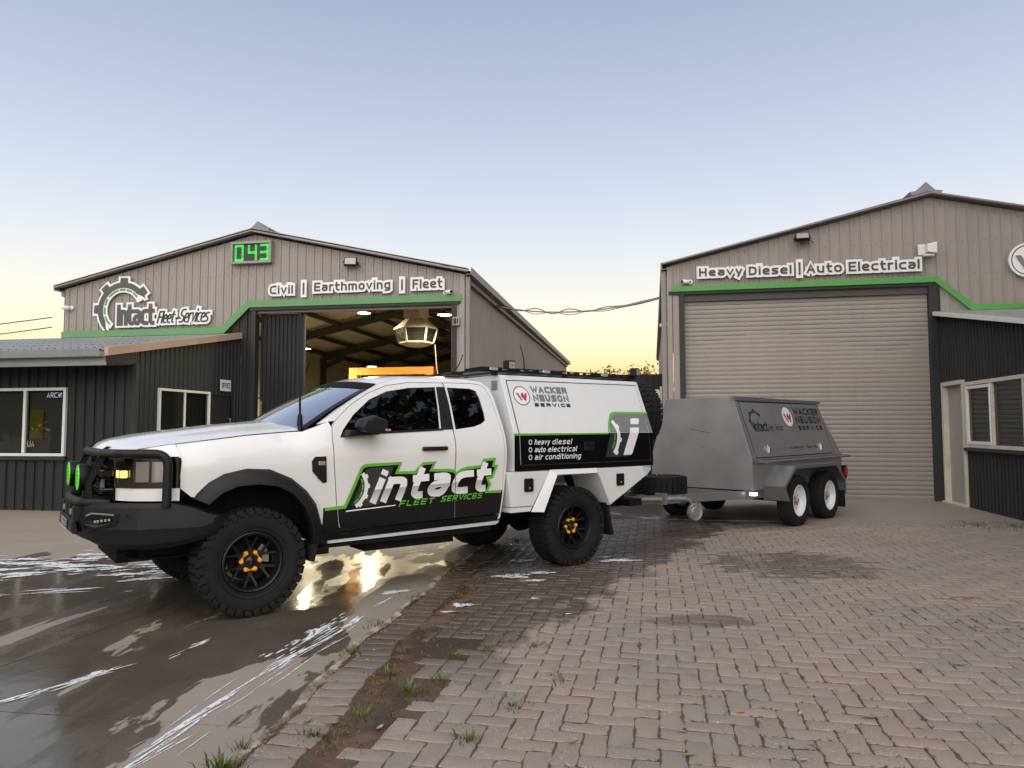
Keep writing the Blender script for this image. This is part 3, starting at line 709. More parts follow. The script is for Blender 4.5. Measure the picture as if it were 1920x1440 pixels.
# fallen gum leaves
X['leafs'] = [mat('fallen_leaf_' + n_, c_, .6) for n_, c_ in (('green', (.17,.19,.08)), ('tan', (.30,.23,.13)), ('pink', (.34,.18,.13)), ('grey', (.30,.28,.21)))]
LEAF = [(-.86,3.52,.075,.3,0),(-.62,3.47,.06,1.2,3),(.27,3.32,.065,.9,2),(.23,3.08,.05,2.0,3),(.19,3.04,.05,1.1,1),(.75,3.18,.06,.2,0),(.78,3.42,.05,2.6,2),(1.22,3.13,.05,.3,1),(1.40,3.62,.05,1.0,3),(1.72,3.58,.085,.05,0),(.72,4.35,.05,.5,1),(1.55,4.22,.05,2.2,0),(2.35,4.28,.05,1.5,1),(2.62,4.35,.07,2.6,0),(3.55,4.62,.06,.8,3),(3.2,6.6,.06,.1,1),(-.98,3.55,.08,1.4,0)]
GN = ('green','tan','pink','grey')
LL = ['narrow dull green leaf lying on soil beside the grass tuft','grey leaf lying beside the grassy soil patch','pink curled leaf on pavers near the bottom edge','grey leaf at the bottom of the paving','tan leaf crossing a grey one at the bottom of the paving','flat green leaf on pavers at bottom centre','pinkish leaf above the flat green one at bottom centre','tan leaf alone near the bottom right of centre','small grey leaf beside the broken paver','largest green leaf lying level on the pavers','tan leaf on pavers left of centre','green leaf on pavers below the dark wet patch','tan leaf beside the dark twig at right','green leaf pointing away at far right middle','grey leaf near the red paint mark','tan leaf on the far paving at right','long green leaf leaning on the mortar edge']
for (x, y, L, a, k), lab in zip(LEAF, LL):
    m = M(); n = 7; c_, s_ = math.cos(a), math.sin(a)
    for i in range(n + 1):
        t = i / n; w = L*.16*math.sin(PI*t)**.8 + .0005; u = (t - .5)*L; zc = .019 + .010*(t-.5)**2*4*L/.08*.6 + .002
        for sg, dz in ((-1, .002), (0, 0), (1, .003)): m.v.append((x + u*c_ - sg*w*s_, y + u*s_ + sg*w*c_ + .006*math.sin(t*PI), zc + dz))
    for i in range(n):
        for j in range(2): m.f.append((i*3 + j, i*3 + j + 1, i*3 + j + 4, i*3 + j + 3))
    tag(sheet('fallen_leaf', m, X['leafs'][k], None, 60), lab, 'leaf', 'fallen gum leaves on the paving')
# red paint marks on the pavers are thin stains
X['redstain'] = None
mc, nt, b = nodes_mat('red_paint_stain'); q = N(nt); f = q.noise(q.pos, 22, 5, .7); b.inputs['Base Color'].default_value = (.26,.055,.045,1); b.inputs['Roughness'].default_value = .7
nt.links.new(q.ramp(f, .48, .62, 0., .75), b.inputs['Alpha']); X['redstain'] = mc
for (x, y, lx, ly, lab) in ((3.75,6.0,.32,.05,'faded red paint smear on the pavers at right'),(3.75,5.25,.2,.05,'paler red paint trace nearer than the long smear'),(4.2,4.9,.16,.03,'faint red trace on the pavers near the right edge')):
    m = M(); blob(m, x, y, lx, ly, -.15, .0192, 30, .5, int(x*100 + y)); tag(sheet('paint_mark', m, X['redstain']), lab, 'paint mark', 'red paint marks on the paving')
m = M(); blob(m, 1.12, 3.66, .022, .012, .2, .0192, 20, .4, 5); X['orange'] = mat('orange_scrap', (.55,.14,.04), .6); tag(sheet('plastic_scrap', m, X['orange']), 'tiny orange scrap lying on the pavers', 'scrap')

# ------------------------------------------------------------------ cladding
def split_islands(me, name, parent):
    par = list(range(len(me.vertices)))
    def fd(i):
        while par[i] != i: par[i] = par[par[i]]; i = par[i]
        return i
    for p in me.polygons:
        vs = list(p.vertices)
        for v in vs[1:]: par[fd(v)] = fd(vs[0])
    grp = {}
    for p in me.polygons: grp.setdefault(fd(p.vertices[0]), []).append(tuple(p.vertices))
    if len(grp) < 2: parts = [me]
    else:
        parts = []
        for fs in grp.values():
            ids = sorted(set(i for f in fs for i in f)); mp = {k: n for n, k in enumerate(ids)}; m2 = bpy.data.meshes.new(name); m2.from_pydata([tuple(me.vertices[i].co) for i in ids], [], [tuple(mp[i] for i in f) for f in fs]); m2.update(); m2.materials.append(me.materials[0]); parts.append(m2)
    for k in parts: o = bpy.data.objects.new(name, k); col.objects.link(o); o.parent = parent
def profile(pitch=.19, rib=.028):
    # breakpoints within one pitch: (offset, height)
    return [(0,0),(pitch*.30,0),(pitch*.33,.004),(pitch*.37,0),(pitch*.62,0),(pitch*.65,.004),(pitch*.69,0),(pitch*.80,0),(pitch*.86,rib),(pitch*.97,rib)]
def clad(parent, mt, s0, s1, zb, zt, fn, openings=(), extra=(), pitch=.19, rib=.028, per=4, name='cladding_sheet', smooth=25):
    """vertical ribbed sheets. fn(s,out,z); zb,zt callables or numbers; openings (sa,sb,za,zb)"""
    fb = zb if callable(zb) else (lambda s: zb); ft = zt if callable(zt) else (lambda s: zt)
    pr = profile(pitch, rib); k0 = math.floor(s0 / pitch) - 1; bp = []
    k = k0
    while k * pitch < s1 + pitch:
        for o, h in pr: bp.append((k*pitch + o, h))
        k += 1
    def hgt(s):
        for i in range(len(bp) - 1):
            if bp[i][0] <= s <= bp[i+1][0]:
                t = (s - bp[i][0]) / max(bp[i+1][0] - bp[i][0], 1e-9); return bp[i][1] + t*(bp[i+1][1] - bp[i][1])
        return 0
    W = pitch * per; j = math.floor(s0 / W)
    while j * W < s1 - 1e-6:
        a, b = max(j*W, s0), min((j+1)*W, s1); j += 1
        if b - a < .012: continue
        brk = sorted(set([a, b] + [s for s, h in bp if a < s < b] + [s for s in extra if a < s < b] + [s for o in openings for s in o[:2] if a < s < b]))
        m = M()
        for i in range(len(brk) - 1):
            p, q_ = brk[i], brk[i+1]; mid = (p + q_)/2
            iv = [(0., 1.)]
            zs = [(fb(p), ft(p), fb(q_), ft(q_))]
            cuts = sorted([(o[2], o[3]) for o in openings if o[0] - 1e-6 <= p and q_ <= o[1] + 1e-6])
            lo0, lo1 = fb(p), fb(q_)
            segs = []
            for (za, zb_) in cuts:
                if za > lo0 + .005: segs.append((lo0, za, lo1, za))
                lo0 = lo1 = zb_
            if ft(mid) > lo0 + .005: segs.append((lo0, ft(p), lo1, ft(q_)))
            for (b0, t0, b1, t1) in segs:
                if t0 < b0: t0 = b0
                if t1 < b1: t1 = b1
                h0, h1 = hgt(p), hgt(q_)
                m.add([fn(p, h0, b0), fn(q_, h1, b1), fn(q_, h1, t1), fn(p, h0, t0)], [(0,1,2,3)])
        if m.f:
            me = bpy.data.meshes.new(name); me.from_pydata(m.v, [], m.f); me.update(); bm = bmesh.new(); bm.from_mesh(me); bmesh.ops.remove_doubles(bm, verts=bm.verts, dist=1e-5); bm.to_mesh(me); bm.free(); me.materials.append(mt)
            split_islands(me, name, parent)
front = lambda off: (lambda s, d, z: (s, off - d, z))          # faces -Y (local), s along X
def bar(name, parent, mt, x0, x1, y0, y1, z0, z1, bevel=.004):
    m = M(); m.box(x0, x1, y0, y1, z0, z1); return obj(name, m, mt, parent, bevel=bevel)
def band(name, parent, mt, pts, w, y0, y1):
    """mitred strip along a polyline in the wall plane"""
    for i, qd in enumerate(stroke(pts, w)):
        m = M(); m.prism([tuple(p) for p in qd], lambda u, v, d: (u, d, v), y0, y1); obj(name, m, mt, parent)
def window(parent, name, fn, u0, u1, v0, v1, panes, frame_m, fw=.05, dep=.05, blind=None, tilt=.5, glassm=None):
    """fn(u, out, v)"""
    w = None
    m = M()
    def bx(a, b, c, d, o0, o1): m.prism([(a,c),(b,c),(b,d),(a,d)], lambda u, v, dd: fn(u, dd, v), o0, o1)
    bx(u0, u1, v1 - fw, v1, -.03, dep); bx(u0, u1, v0, v0 + fw, -.03, dep); bx(u0, u0 + fw, v0 + fw, v1 - fw, -.03, dep); bx(u1 - fw, u1, v0 + fw, v1 - fw, -.03, dep)
    for c_ in panes: bx(c_ - fw*.5, c_ + fw*.5, v0 + fw, v1 - fw, -.03, dep - .004)
    w = obj(name, m, frame_m, parent, bevel=.004)
    cs = [u0 + fw] + list(panes) + [u1 - fw]
    for i in range(len(cs) - 1):
        a = cs[i] + (fw*.5 if i else 0); b = cs[i+1] - (fw*.5 if i < len(cs) - 2 else 0)
        g = M(); o = .012 if i % 2 else .024; g.add([fn(a, o, v0 + fw), fn(b, o, v0 + fw), fn(b, o, v1 - fw), fn(a, o, v1 - fw)], [(0,1,2,3)]); sheet('pane', g, glassm or X['win'], w)
        if blind:
            bm_ = M(); z = v0 + fw + .01
            while z < v1 - fw - .01:
                bm_.add([fn(a, -.05, z), fn(b, -.05, z), fn(b, -.05 - .02*tilt, z + .0235), fn(a, -.05 - .02*tilt, z + .0235)], [(0,1,2,3)]); z += .027
            sheet('blind', bm_, blind, w)
    return w

# ------------------------------------------------------------------ left workshop (local: x along gable, y into depth)
S0, S1, EZ, AX, AZ = -4.30, 4.93, 4.57, .32, 5.60
def gl_top(s): return AZ - (AZ - EZ) * abs(s - AX) / (AX - S0)
DX0, DX1, DZ = .40, 4.73, 3.90
clad(BL, X['taupe'], S0, S1, lambda s: 3.46 if s < -.35 else (3.46 + (s + .35)*.95 if s < .22 else 4.0), gl_top, front(0), extra=(AX, -.35, .22), rib=.021)
clad(BL, X['char'], -.42, DX0 - .10, 0, lambda s: 3.52 if s < -.33 else min(3.52 + (s + .33)*.93, 3.98), front(.01), extra=(-.33,))
# side wall, right
clad(BL, X['taupe'], 0, 21.4, 0, EZ + .05, lambda s, d, z: (S1 + .02 + d, s, z), pitch=.19)
clad(BL, X['taupe'], 0, 21.4, 0, EZ + .05, lambda s, d, z: (S0 - .02 - d, s, z), per=8)
clad(BL, X['inwall'], S0, S1, 0, gl_top, lambda s, d, z: (s, 21.4 - d, z), extra=(AX,), per=6)
clad(BL, X['inwall'], 0.3, 21.3, 0, EZ, lambda s, d, z: (S0 + .10 + d, s, z), per=5)
# corner and barge trims
m = M(); m.box(DX1, DX1 + .10, -.05, .10, 0, 4.0); obj('door_jamb', m, X['char_trim'], BL, bevel=.004)
m = M(); m.box(DX0 - .10, DX0, -.05, .12, 0, 4.0); obj('door_jamb', m, X['char_trim'], BL, bevel=.004)
bar('corner_pilaster', BL, X['taupe_trim'], DX1 + .10, S1 - .02, -.03, .02, 0, 3.99)
bar('corner_flashing', BL, X['taupe'], S1 - .04, S1 + .07, -.045, .10, 0, 4.55)
bar('downpipe', BL, X['taupe_trim'], S1 + .085, S1 + .175, -.03, .05, 0, 4.5, .012)
bar('lintel', BL, X['char_trim'], DX0 - .14, S1 - .01, -.055, .02, 3.935, 4.0)
bar('door_track', BL, X['taupe_trim'], DX0, DX1, .03, .12, 3.885, 3.935)
band('green_band', BL, X['green_old'], [(S0 - .01, 3.525), (-.36, 3.525), (.235, 4.075), (S1 + .0, 4.065)], .14, -.075, -.045)
for sg in (-1, 1):
    e = S0 - .17 if sg < 0 else S1 + .15
    ez = gl_top(S0) - .02
    m = M(); m.beam((AX, -.10, AZ + .055), (e, -.10, EZ + .02), .03, .13, (0, -1, 0)); obj('barge_flashing', m, X['taupe_trim'], BL)
    m = M(); m.beam((AX, -.05, AZ + .115), (e, -.05, EZ + .08), .16, .012, (0, 0, 1)); obj('barge_cap', m, X['taupe'], BL)
    # roof sheets with ribs running down the slope, joined: too many and edge-on
    r = M(); n = 28
    for i in range(n):
        y0, y1 = -.08 + i*21.7/n, -.08 + (i+1)*21.7/n
        for (ya, yb, h) in ((y0, y0 + (y1-y0)*.8, 0), (y0 + (y1-y0)*.8, y1, .03)):
            r.add([(AX, ya, AZ + .075 + h), (AX, yb, AZ + .075 + h), (e + sg*.05, yb, EZ + .03 + h), (e + sg*.05, ya, EZ + .03 + h)], [(0,1,2,3)])
    sheet('roof_sheeting', r, X['roof_grey'], BL)
    c = M(); c.add([(AX, .05, AZ - .10), (AX, 21.4, AZ - .10), (e - sg*.15, 21.4, EZ - .14), (e - sg*.15, .05, EZ - .14)], [(0,1,2,3)]); sheet('ceiling_lining', c, X['cream'], BL)
    # gutter
    g = M(); gx = S1 + .10 if sg > 0 else S0 - .10
    g.prism([(0,0),(.12*sg,0),(.13*sg,.14),(.115*sg,.14),(.105*sg,.012),(0,.012)], lambda u, v, d: (gx + u, d, EZ - .04 + v), -.10, 21.6); obj('gutter', g, X['peach'] if False else X['taupe'], BL)
    sfx = S1 + .02 if sg > 0 else S0 - .02
    bar('fascia', BL, X['taupe_trim'], min(sfx, sfx + sg*.09), max(sfx, sfx + sg*.09), 0, 21.4, EZ - .16, EZ - .04)
# ridge ventilator
m = M(); m.prism([(-.30,0),(-.34,.12),(-.20,.14),(0,.32),(.20,.14),(.34,.12),(.30,0)], lambda u, v, d: (AX + u*.8, d, AZ + .06 + v*.85), .1, 21); obj('ridge_vent', m, X['roof_grey'], BL)
# rooftop cooler at right slope
m = M(); m.box(3.0, 3.95, 2.4, 3.4, 4.8, 5.28); m.box(2.95, 4.0, 2.35, 3.45, 5.28, 5.33); obj('rooftop_cooler', m, X['cooler'], BL, bevel=.03)
# portal frames and purlins inside
for y in (.35, 4.5, 8.9, 13.2, 17.4, 21.0):
    fr = M()
    for sx, e in ((S0 + .22, -1), (S1 - .2, 1)):
        fr.box(sx - .09, sx + .09, y - .09, y + .09, 0, EZ - .3)
        fr.beam((sx, y, EZ - .30), (AX, y, AZ - .34), .16, .26)
        fr.beam((sx, y, EZ - .72), (sx - e*.9, y, EZ - .30), .12, .16)
    obj('portal_frame', fr, X['steel_dark'], BL)
for e, s_end in ((-1, S0), (1, S1)):
    for k in range(4):
        t = .14 + k*.26; sx = AX + (s_end - AX)*t; z = AZ - .17 - (AZ - EZ + .02)*t
        bar('purlin', BL, X['steel_dark'], sx - .04, sx + .04, .1, 21.3, z - .14, z, .0)
for z in (1.35, 2.5): bar('wall_girt', BL, X['inwall'], S0 + .14, S0 + .26, .3, 21.2, z - .05, z + .05, 0)
for y in (6.0, 10.5):
    m = M(); m.tube([(S0 + .3, y - 1.4, 1.2), (S0 + .3, y + 1.3, 3.9)], .02, 6); obj('wall_brace', m, X['steel_dark'], BL)
# sliding door leaf
clad(BL, X['char'], DX0 + .02, 1.425, 0.02, 3.88, front(.16), pitch=.095, rib=.03, per=12, name='sliding_door_leaf')
bar('leaf_edge', BL, X['char_trim'], 1.425, 1.46, .10, .17, .02, 3.86)
m = M(); m.tube([(DX0 + .10,.08,1.72),(DX0 + .10,.06,1.80),(DX0 + .10,.06,1.92),(DX0 + .10,.08,2.0)], .016, 6); obj('door_handle', m, X['galv'], BL)

# office lean-to in front of the gable
OFY = -3.2218; OFX0 = -7.5
clad(BL, X['char'], OFX0, 0, 0, 2.52, front(OFY), openings=((-3.05, -1.31, .94, 2.13),))
def roofz(y): return 3.44 + (y) * (3.44 - 2.70) / 3.93
clad(BL, X['char'], OFY, -.0, 0, lambda s: roofz(s) - .03, lambda s, d, z: (.0 + d, s, z), openings=((-2.64, -1.09, 1.05, 2.14), (-1.07, -.28, 0, 2.09)), pitch=.135, rib=.022, per=6)
bar('corner_flashing', BL, X['char_trim'], -.05, .035, OFY - .035, OFY + .05, 0, 2.52)
# roof
r = M(); n = int((0 - OFX0) / .15)
for i in range(n):
    x0, x1 = OFX0 + i*.15, OFX0 + (i+1)*.15
    for k in range(6):
        a, b = x0 + (x1-x0)*k/6, x0 + (x1-x0)*(k+1)/6; ha = .016*math.sin(2*PI*k/6); hb = .016*math.sin(2*PI*(k+1)/6)
        r.add([(a, 0, 3.45 + ha), (b, 0, 3.45 + hb), (b, -3.95, roofz(-3.95) + hb), (a, -3.95, roofz(-3.95) + ha)], [(0,3,2,1)])
obj('lean_to_roof', r, X['zinc'], BL, smooth=60)
scr = M()
for i in range(n):
    for k in range(5):
        y = -.3 - k*.85; scr.box(OFX0 + i*.15 + .03, OFX0 + i*.15 + .045, y - .008, y + .008, roofz(y) + .012, roofz(y) + .024)
kind(obj('roof_screws', scr, X['black'], BL), 'stuff')
m = M(); m.prism([(-3.98, roofz(-3.98) - .10), (0.02, 3.35), (0.02, 3.475), (-3.98, roofz(-3.98) + .035)], lambda u, v, d: (d, u, v), .0, .07); obj('barge_flashing', m, X['peach'], BL)
g = M(); g.prism([(0,0),(-.13,0),(-.145,.12),(-.13,.12),(-.12,.015),(0,.015)], lambda u, v, d: (d, -3.93 + u, 2.575 + v), OFX0, -.02); obj('gutter', g, X['zinc'], BL)
bar('fascia', BL, X['zinc'], OFX0, -.02, -3.93, -3.90, 2.44, 2.66)
bar('soffit', BL, X['roof_grey'], OFX0, -.01, -3.90, OFY, 2.50, 2.53)
m = M(); m.prism([(-3.92,2.50),(OFY,2.50),(OFY,2.86),(-3.92,2.70)], lambda u, v, d: (d, u, v), -.03, -.005); obj('eave_end', m, X['char'], BL)
wf = window(BL, 'window', lambda u, o, v: (u, OFY - o, v), -3.05, -1.31, .94, 2.13, (-2.13,), X['white_frame'], blind=X['blind'], tilt=.3)
bar('window_sill', wf, X['char_trim'], -3.08, -1.28, OFY - .06, OFY + .0, .87, .935)
ws = window(BL, 'window', lambda u, o, v: (o, u, v), -2.64, -1.09, 1.05, 2.14, (-1.89,), X['white_frame'], fw=.04, blind=X['blind'], tilt=.5)
m = M(); m.box(-7.4, -.18, OFY + .35, OFY + .37, 0, 2.5); m.box(-7.4, -.18, OFY + .35, -.1, 2.46, 2.49); m.box(-.38, -.36, OFY + .3, -.1, 0, 2.5); obj('room_lining', m, X['room'], BL)
m = M(); m.box(-.04, -.01, -1.07, -.28, .02, 2.08); dr = obj('door', m, X['char_trim'], BL, bevel=.004)
m = M(); m.tube([(.03,-.40,1.25),(.07,-.40,1.25),(.07,-.40,1.62),(.03,-.40,1.62)], .013, 6); obj('handle', m, X['galv'], dr)
m = M(); m.tube([(.06,.0,0.2),(.06,.0,3.0)], .025, 8); m.tube([(.11,-.02,1.2),(.11,-.02,2.3)], .012, 6); m.box(.03,.10,-.04,.04,1.9,2.0); m.box(.03,.10,-.04,.04,2.75,2.82); obj('downpipe', m, X['char_trim'], BL)
# lettering on the window glass
fw_ = lambda u, v, d: (u, OFY - .0265 - d, v)
def lettering(name, s, u0, u1, v0, h, w, mt, fn, parent, off=.0, shear=0, rise=0, thick=0, hc=(), gap=1.7):
    p, _ = text2d(s, u0, u1, v0, h, w, shear, rise, gap); m = flat(p, lambda u, v, d: fn(u, v, off + d), hcuts=hc, thick=thick); return sheet(name, m, mt, parent)
lettering('window_lettering', 'ARC', -1.70, -1.49, 1.955, .09, .010, X['white_sign'], fw_, wf, .0)
X['blue'] = mat('logo_blue', (.03,.20,.42), .5)
sheet('window_emblem', flat([[(-1.48,1.955),(-1.40,1.955),(-1.40,2.045),(-1.48,2.045)]], fw_), X['blue'], wf)
sheet('window_tick', flat(stroke([(-1.468,2.01),(-1.445,1.98),(-1.405,2.04)], .016), lambda u, v, d: fw_(u, v, .002)), X['white_sign'], wf)
lettering('window_lettering', 'AUTHO', -1.62, -1.50, 1.915, .018, .004, X['white_sign'], fw_, wf, .0) if False else None
lettering('window_lettering', 'UA', -2.06, -1.92, 1.10, .10, .012, X['blind2'], fw_, wf, .0)
X['yellow_dim'] = mat('yellow_poster', (.32,.25,.02), .6)
m = M(); m.add([(-2.07,OFY+.03,1.24),(-1.80,OFY+.03,1.24),(-1.80,OFY+.03,1.74),(-2.07,OFY+.03,1.74)], [(0,1,2,3)]); sheet('window_poster', m, X['yellow_dim'], wf)

# ------------------------------------------------------------------ right workshop
R0, R1, RE, RX, RZ = -.28, 9.55, 4.70, 4.63, 5.82
def gr_top(s): return RZ - (RZ - RE) * abs(s - RX) / (RX - R0)
clad(BR, X['taupe'], R0, R1, lambda s: 4.16 if s < 4.69 else max(3.52, 4.20 - (s - 4.69)*.92), gr_top, front(0), extra=(RX, 4.69, 5.43), rib=.021)
clad(BR, X['taupe'], 4.77, 5.45, 3.4, lambda s: min(4.2, 4.20 - (s - 4.69)*.92), front(.002), pitch=.38, rib=.02, per=2)
clad(BR, X['taupe'], 0, 20, 0, RE + .03, lambda s, d, z: (R0 - .02 - d, s, z), per=5)
bar('corner_flashing', BR, X['taupe'], R0 - .04, R0 + .06, -.04, .08, 0, 4.68)
bar('corner_pilaster', BR, X['taupe'], R0 + .07, -.085, -.025, .02, 0, 4.16)
bar('downpipe', BR, X['taupe_trim'], R0 - .16, R0 - .06, -.02, .06, 0, 4.6, .012)
bar('meter_conduit', BR, X['galv'], R0 - .21, R0 - .165, -.03, .02, .6, 2.25, .005)
bar('door_jamb', BR, X['char_trim'], -.085, .02, -.05, .10, 0, 4.16)
bar('door_jamb', BR, X['char_trim'], 4.555, 4.70, -.05, .10, 0, 4.16)
bar('lintel', BR, X['char_trim'], R0 - .01, 4.70, -.055, -.003, 4.10, 4.17)
bar('door_hood', BR, X['steel_dark'], .02, 4.555, .0, .12, 3.96, 4.10)
bar('corner_column', BR, X['char_trim'], 4.70, 4.735, -.04, .06, 0, 3.55)
band('green_band', BR, X['green'], [(R0 + .05, 4.215), (4.69, 4.22), (5.295, 3.66), (R1, 3.665)], .108, -.08, -.05)
for sg in (-1, 1):
    e = R0 - .14 if sg < 0 else R1 + .12
    m = M(); m.beam((RX, -.10, RZ + .06), (e, -.10, RE + .03), .03, .12, (0, -1, 0)); obj('barge_flashing', m, X['taupe_trim'], BR)
    r = M(); r.add([(RX, -.1, RZ + .10), (RX, 20, RZ + .10), (e, 20, RE + .05), (e, -.1, RE + .05)], [(0,1,2,3)]); sheet('roof_sheeting', r, X['roof_grey'], BR)
m = M(); m.prism([(-.30,0),(-.40,.12),(-.22,.14),(0,.34),(.22,.14),(.40,.12),(.30,0)], lambda u, v, d: (RX + u*.75, d, RZ + .06 + v*.85), .1, 20); obj('ridge_vent', m, X['roof_grey'], BR)
g = M(); g.prism([(0,0),(-.13,0),(-.14,.15),(-.12,.15),(-.11,.012),(0,.012)], lambda u, v, d: (R0 - .02 + u, d, RE - .08 + v), -.10, 20); obj('gutter', g, X['taupe_trim'], BR)
bar('eave_soffit', BR, X['taupe_trim'], R0 - .13, R0 - .02, .0, 20, RE - .12, RE - .09)
# roller door: slats
rd = bpy.data.objects.new('roller_door', None); col.objects.link(rd); rd.parent = BR
sl = M(); n = 6; H = .0895; pts = []
for i in range(n + 1): t = i / n; pts.append((.014 + .007*math.sin(PI*(.05 + .9*t)), t*(H - .009)))
pts += [(.0, H - .003), (.0, H)]
sl.v = [(x, .075 - o, z) for o, z in pts for x in (.02, 4.556)]; sl.f = [(2*i, 2*i + 1, 2*i + 3, 2*i + 2) for i in range(len(pts) - 1)]
slme = bpy.data.meshes.new('slat'); slme.from_pydata(sl.v, [], sl.f); slme.update(); slme.materials.append(X['taupe']); slme.shade_smooth(); slme.set_sharp_from_angle(angle=math.radians(40))
for i in range(44):
    o = bpy.data.objects.new('slat', slme); col.objects.link(o); o.parent = rd; o.location = (0, random.uniform(-.0015,.0015), .035 + i*H)
bar('bottom_rail', rd, X['taupe_trim'], .02, 4.556, .04, .085, .0, .036)
m = M()
for i in range(4): m.box(.0 + i, .02 + i, .4, .5, .4, .5)
# annexe wall facing left, running towards the viewer
AXS = 4.735
def annz(p): return 3.555 + p*.187
anw = lambda s, d, z: (AXS - d, -s, z)
clad(BR, X['char'], -.10, 9.0, 0, lambda s: annz(-s) - .03, anw, openings=((.085, 1.065, 0, 2.24), (1.125, 5.2, 1.06, 2.185)), pitch=.125, rib=.024, per=6)
m = M(); m.prism([(.10, annz(.10) - .02), (-9, annz(-9) - .02), (-9, annz(-9) + .055), (.10, annz(.10) + .055)], lambda u, v, d: (d, u, v), AXS - .13, AXS - .06); obj('fascia', m, X['white_frame'], BR)
r = M(); nn_ = 66
for i in range(nn_):
    x0 = AXS - .10 + i*.076
    for k in range(4):
        a, b = x0 + .019*k, x0 + .019*(k+1); ha, hb = .012*math.sin(PI*k/2), .012*math.sin(PI*(k+1)/2)
        r.add([(a, .02, annz(.02) + .05 + ha), (b, .02, annz(.02) + .05 + hb), (b, -9, annz(-9) + .05 + hb), (a, -9, annz(-9) + .05 + ha)], [(0,3,2,1)])
obj('annexe_roof', r, X['zinc'], BR, smooth=60)
# annexe door with cream frame
dm = M(); dm.box(AXS + .05, AXS + .09, -1.0, -.15, .02, 2.17); ad = obj('door', dm, X['door_grey'], BR, bevel=.004)
fm = M(); fm.box(AXS - .05, AXS + .10, -.15, -.085, 0, 2.24); fm.box(AXS - .05, AXS + .10, -1.065, -1.0, 0, 2.24); fm.box(AXS - .05, AXS + .10, -1.0, -.15, 2.17, 2.24); obj('door_frame', fm, X['cream_frame'], ad, bevel=.005)
m = M(); m.lathe([(.0,0),(.022,0),(.022,.012),(.012,.02),(.012,.04),(.024,.05),(.024,.065),(.0,.07)], 14, lambda x, h, z: (AXS + .05 - h, -.93 + x, 1.04 + z)); obj('door_knob', m, X['black'], ad, smooth=40)
bar('threshold', ad, X['cream_frame'], AXS - .10, AXS + .05, -1.07, -.08, .02, .045)
aw = window(BR, 'window', lambda u, o, v: (AXS - o, -u, v), 1.125, 5.2, 1.06, 2.185, (2.13, 3.16, 4.2), X['cream_frame'], fw=.06, dep=.055)
m = M()
def sash(a, b):
    for (c, d, e, f) in ((a, b, 2.06, 2.11), (a, b, 1.12, 1.17), (a, a + .05, 1.17, 2.06), (b - .035, b, 1.17, 2.06)): m.box(AXS - .062, AXS - .02, -d, -c, e, f)
sash(1.19, 2.11); obj('sash', m, X['white_frame'], aw, bevel=.003)
bl = M(); z = 1.13
while z < 2.1:
    bl.add([(AXS + .06, -1.2, z), (AXS + .06, -5.15, z), (AXS + .075, -5.15, z + .085), (AXS + .075, -1.2, z + .085)], [(0,1,2,3)]); z += .088
sheet('blind', bl, X['blind2'], aw)
bar('window_sill', aw, X['char_trim'], AXS - .08, AXS + .0, -5.25, -1.09, 1.0, 1.055)
m = M(); m.box(AXS + .3, AXS + .32, -9, 0, 0, 3); obj('room_lining', m, X['room'], BR)

def screws(B, s0, s1, rows, top):
    m = M(); k = math.ceil(s0/.19)
    while k*.19 < s1 - .05:
        for r_ in rows:
            z = r_(k*.19) if callable(r_) else r_
            if z < top(k*.19) - .06: m.box(k*.19 + .060, k*.19 + .074, -.007, .001, z - .007, z + .007)
        k += 1
    kind(obj('wall_screws', m, X['steel_dark'], B), 'stuff')
screws(BL, S0 + .05, S1, (lambda s: gl_top(s) - .12, 4.72, 3.72), lambda s: gl_top(s) if s > .3 or s < -.4 else 4.9)
screws(BR, R0 + .05, R1, (lambda s: gr_top(s) - .12, 4.95, 4.32), gr_top)
screws(BL, OFX0, -.05, (2.30, .55, .15), lambda s: 2.5)
# ------------------------------------------------------------------ signs on the gables
def on_wall(B, off): # u along gable, v up, d out
    return lambda u, v, d: (u, off - d, v)
def wall_thing(name, label, cat, B, s, z, y=0, group=None):
    w = B.matrix_world if False else None
    rz = B.rotation_euler[2]; v = rot2((s, y), rz)
    o = thing(name, label, cat, (B.location[0] + v[0], B.location[1] + v[1], z), rz, group); return o
def word_sign(B, word, u0, u1, v0, v1, label, w=.037, pad=.046, mt='dark_sign', grp='sign words above the workshop doors', shear=0):
    """white stand-off backing following the letters, dark letters on it"""
    cx, cz = (u0+u1)/2, (v0+v1)/2; t = wall_thing('word_sign', label, 'sign', B, cx, cz, 0, grp)
    asc = 0
    a, b, c, d = u0 + pad - cx, u1 - pad - cx, v0 + pad - cz, v1 - pad - cz
    desc = any(ch in 'gy' for ch in word); h = d - c
    if desc: c += h*.22; h *= .78
    if word == '|': polys = stroke([(0, c), (0, d)], w); lines = [[(0, c), (0, d)]]
    else: polys, lines = text2d(word, a, b, c, h, w, shear)
    bk = []
    for l in lines: bk += stroke(l, w + pad*2, pad + w/2) + [disc(x, y, pad + w/2, pad + w/2, 10) for x, y in (l[0], l[-1])] * (0 if word == '|' else 1)
    fn = lambda u, v, dd: (u, -.075 - dd, v)
    sheet('backing', flat(bk, fn, thick=.025), X['white_sign'], t)
    sheet('letters', flat(polys, lambda u, v, dd: fn(u, v, dd + .008), thick=.008), X[mt], t)
    m = M(); k = max(2, int((u1-u0)/.35))
    for i in range(k): xx = (u0 - cx)*.6 + (u1-u0)*.6*i/(k-1); m.box(xx - .01, xx + .01, -.06, -.0, -.02, .02)
    obj('standoffs', m, X['galv'], t); return t
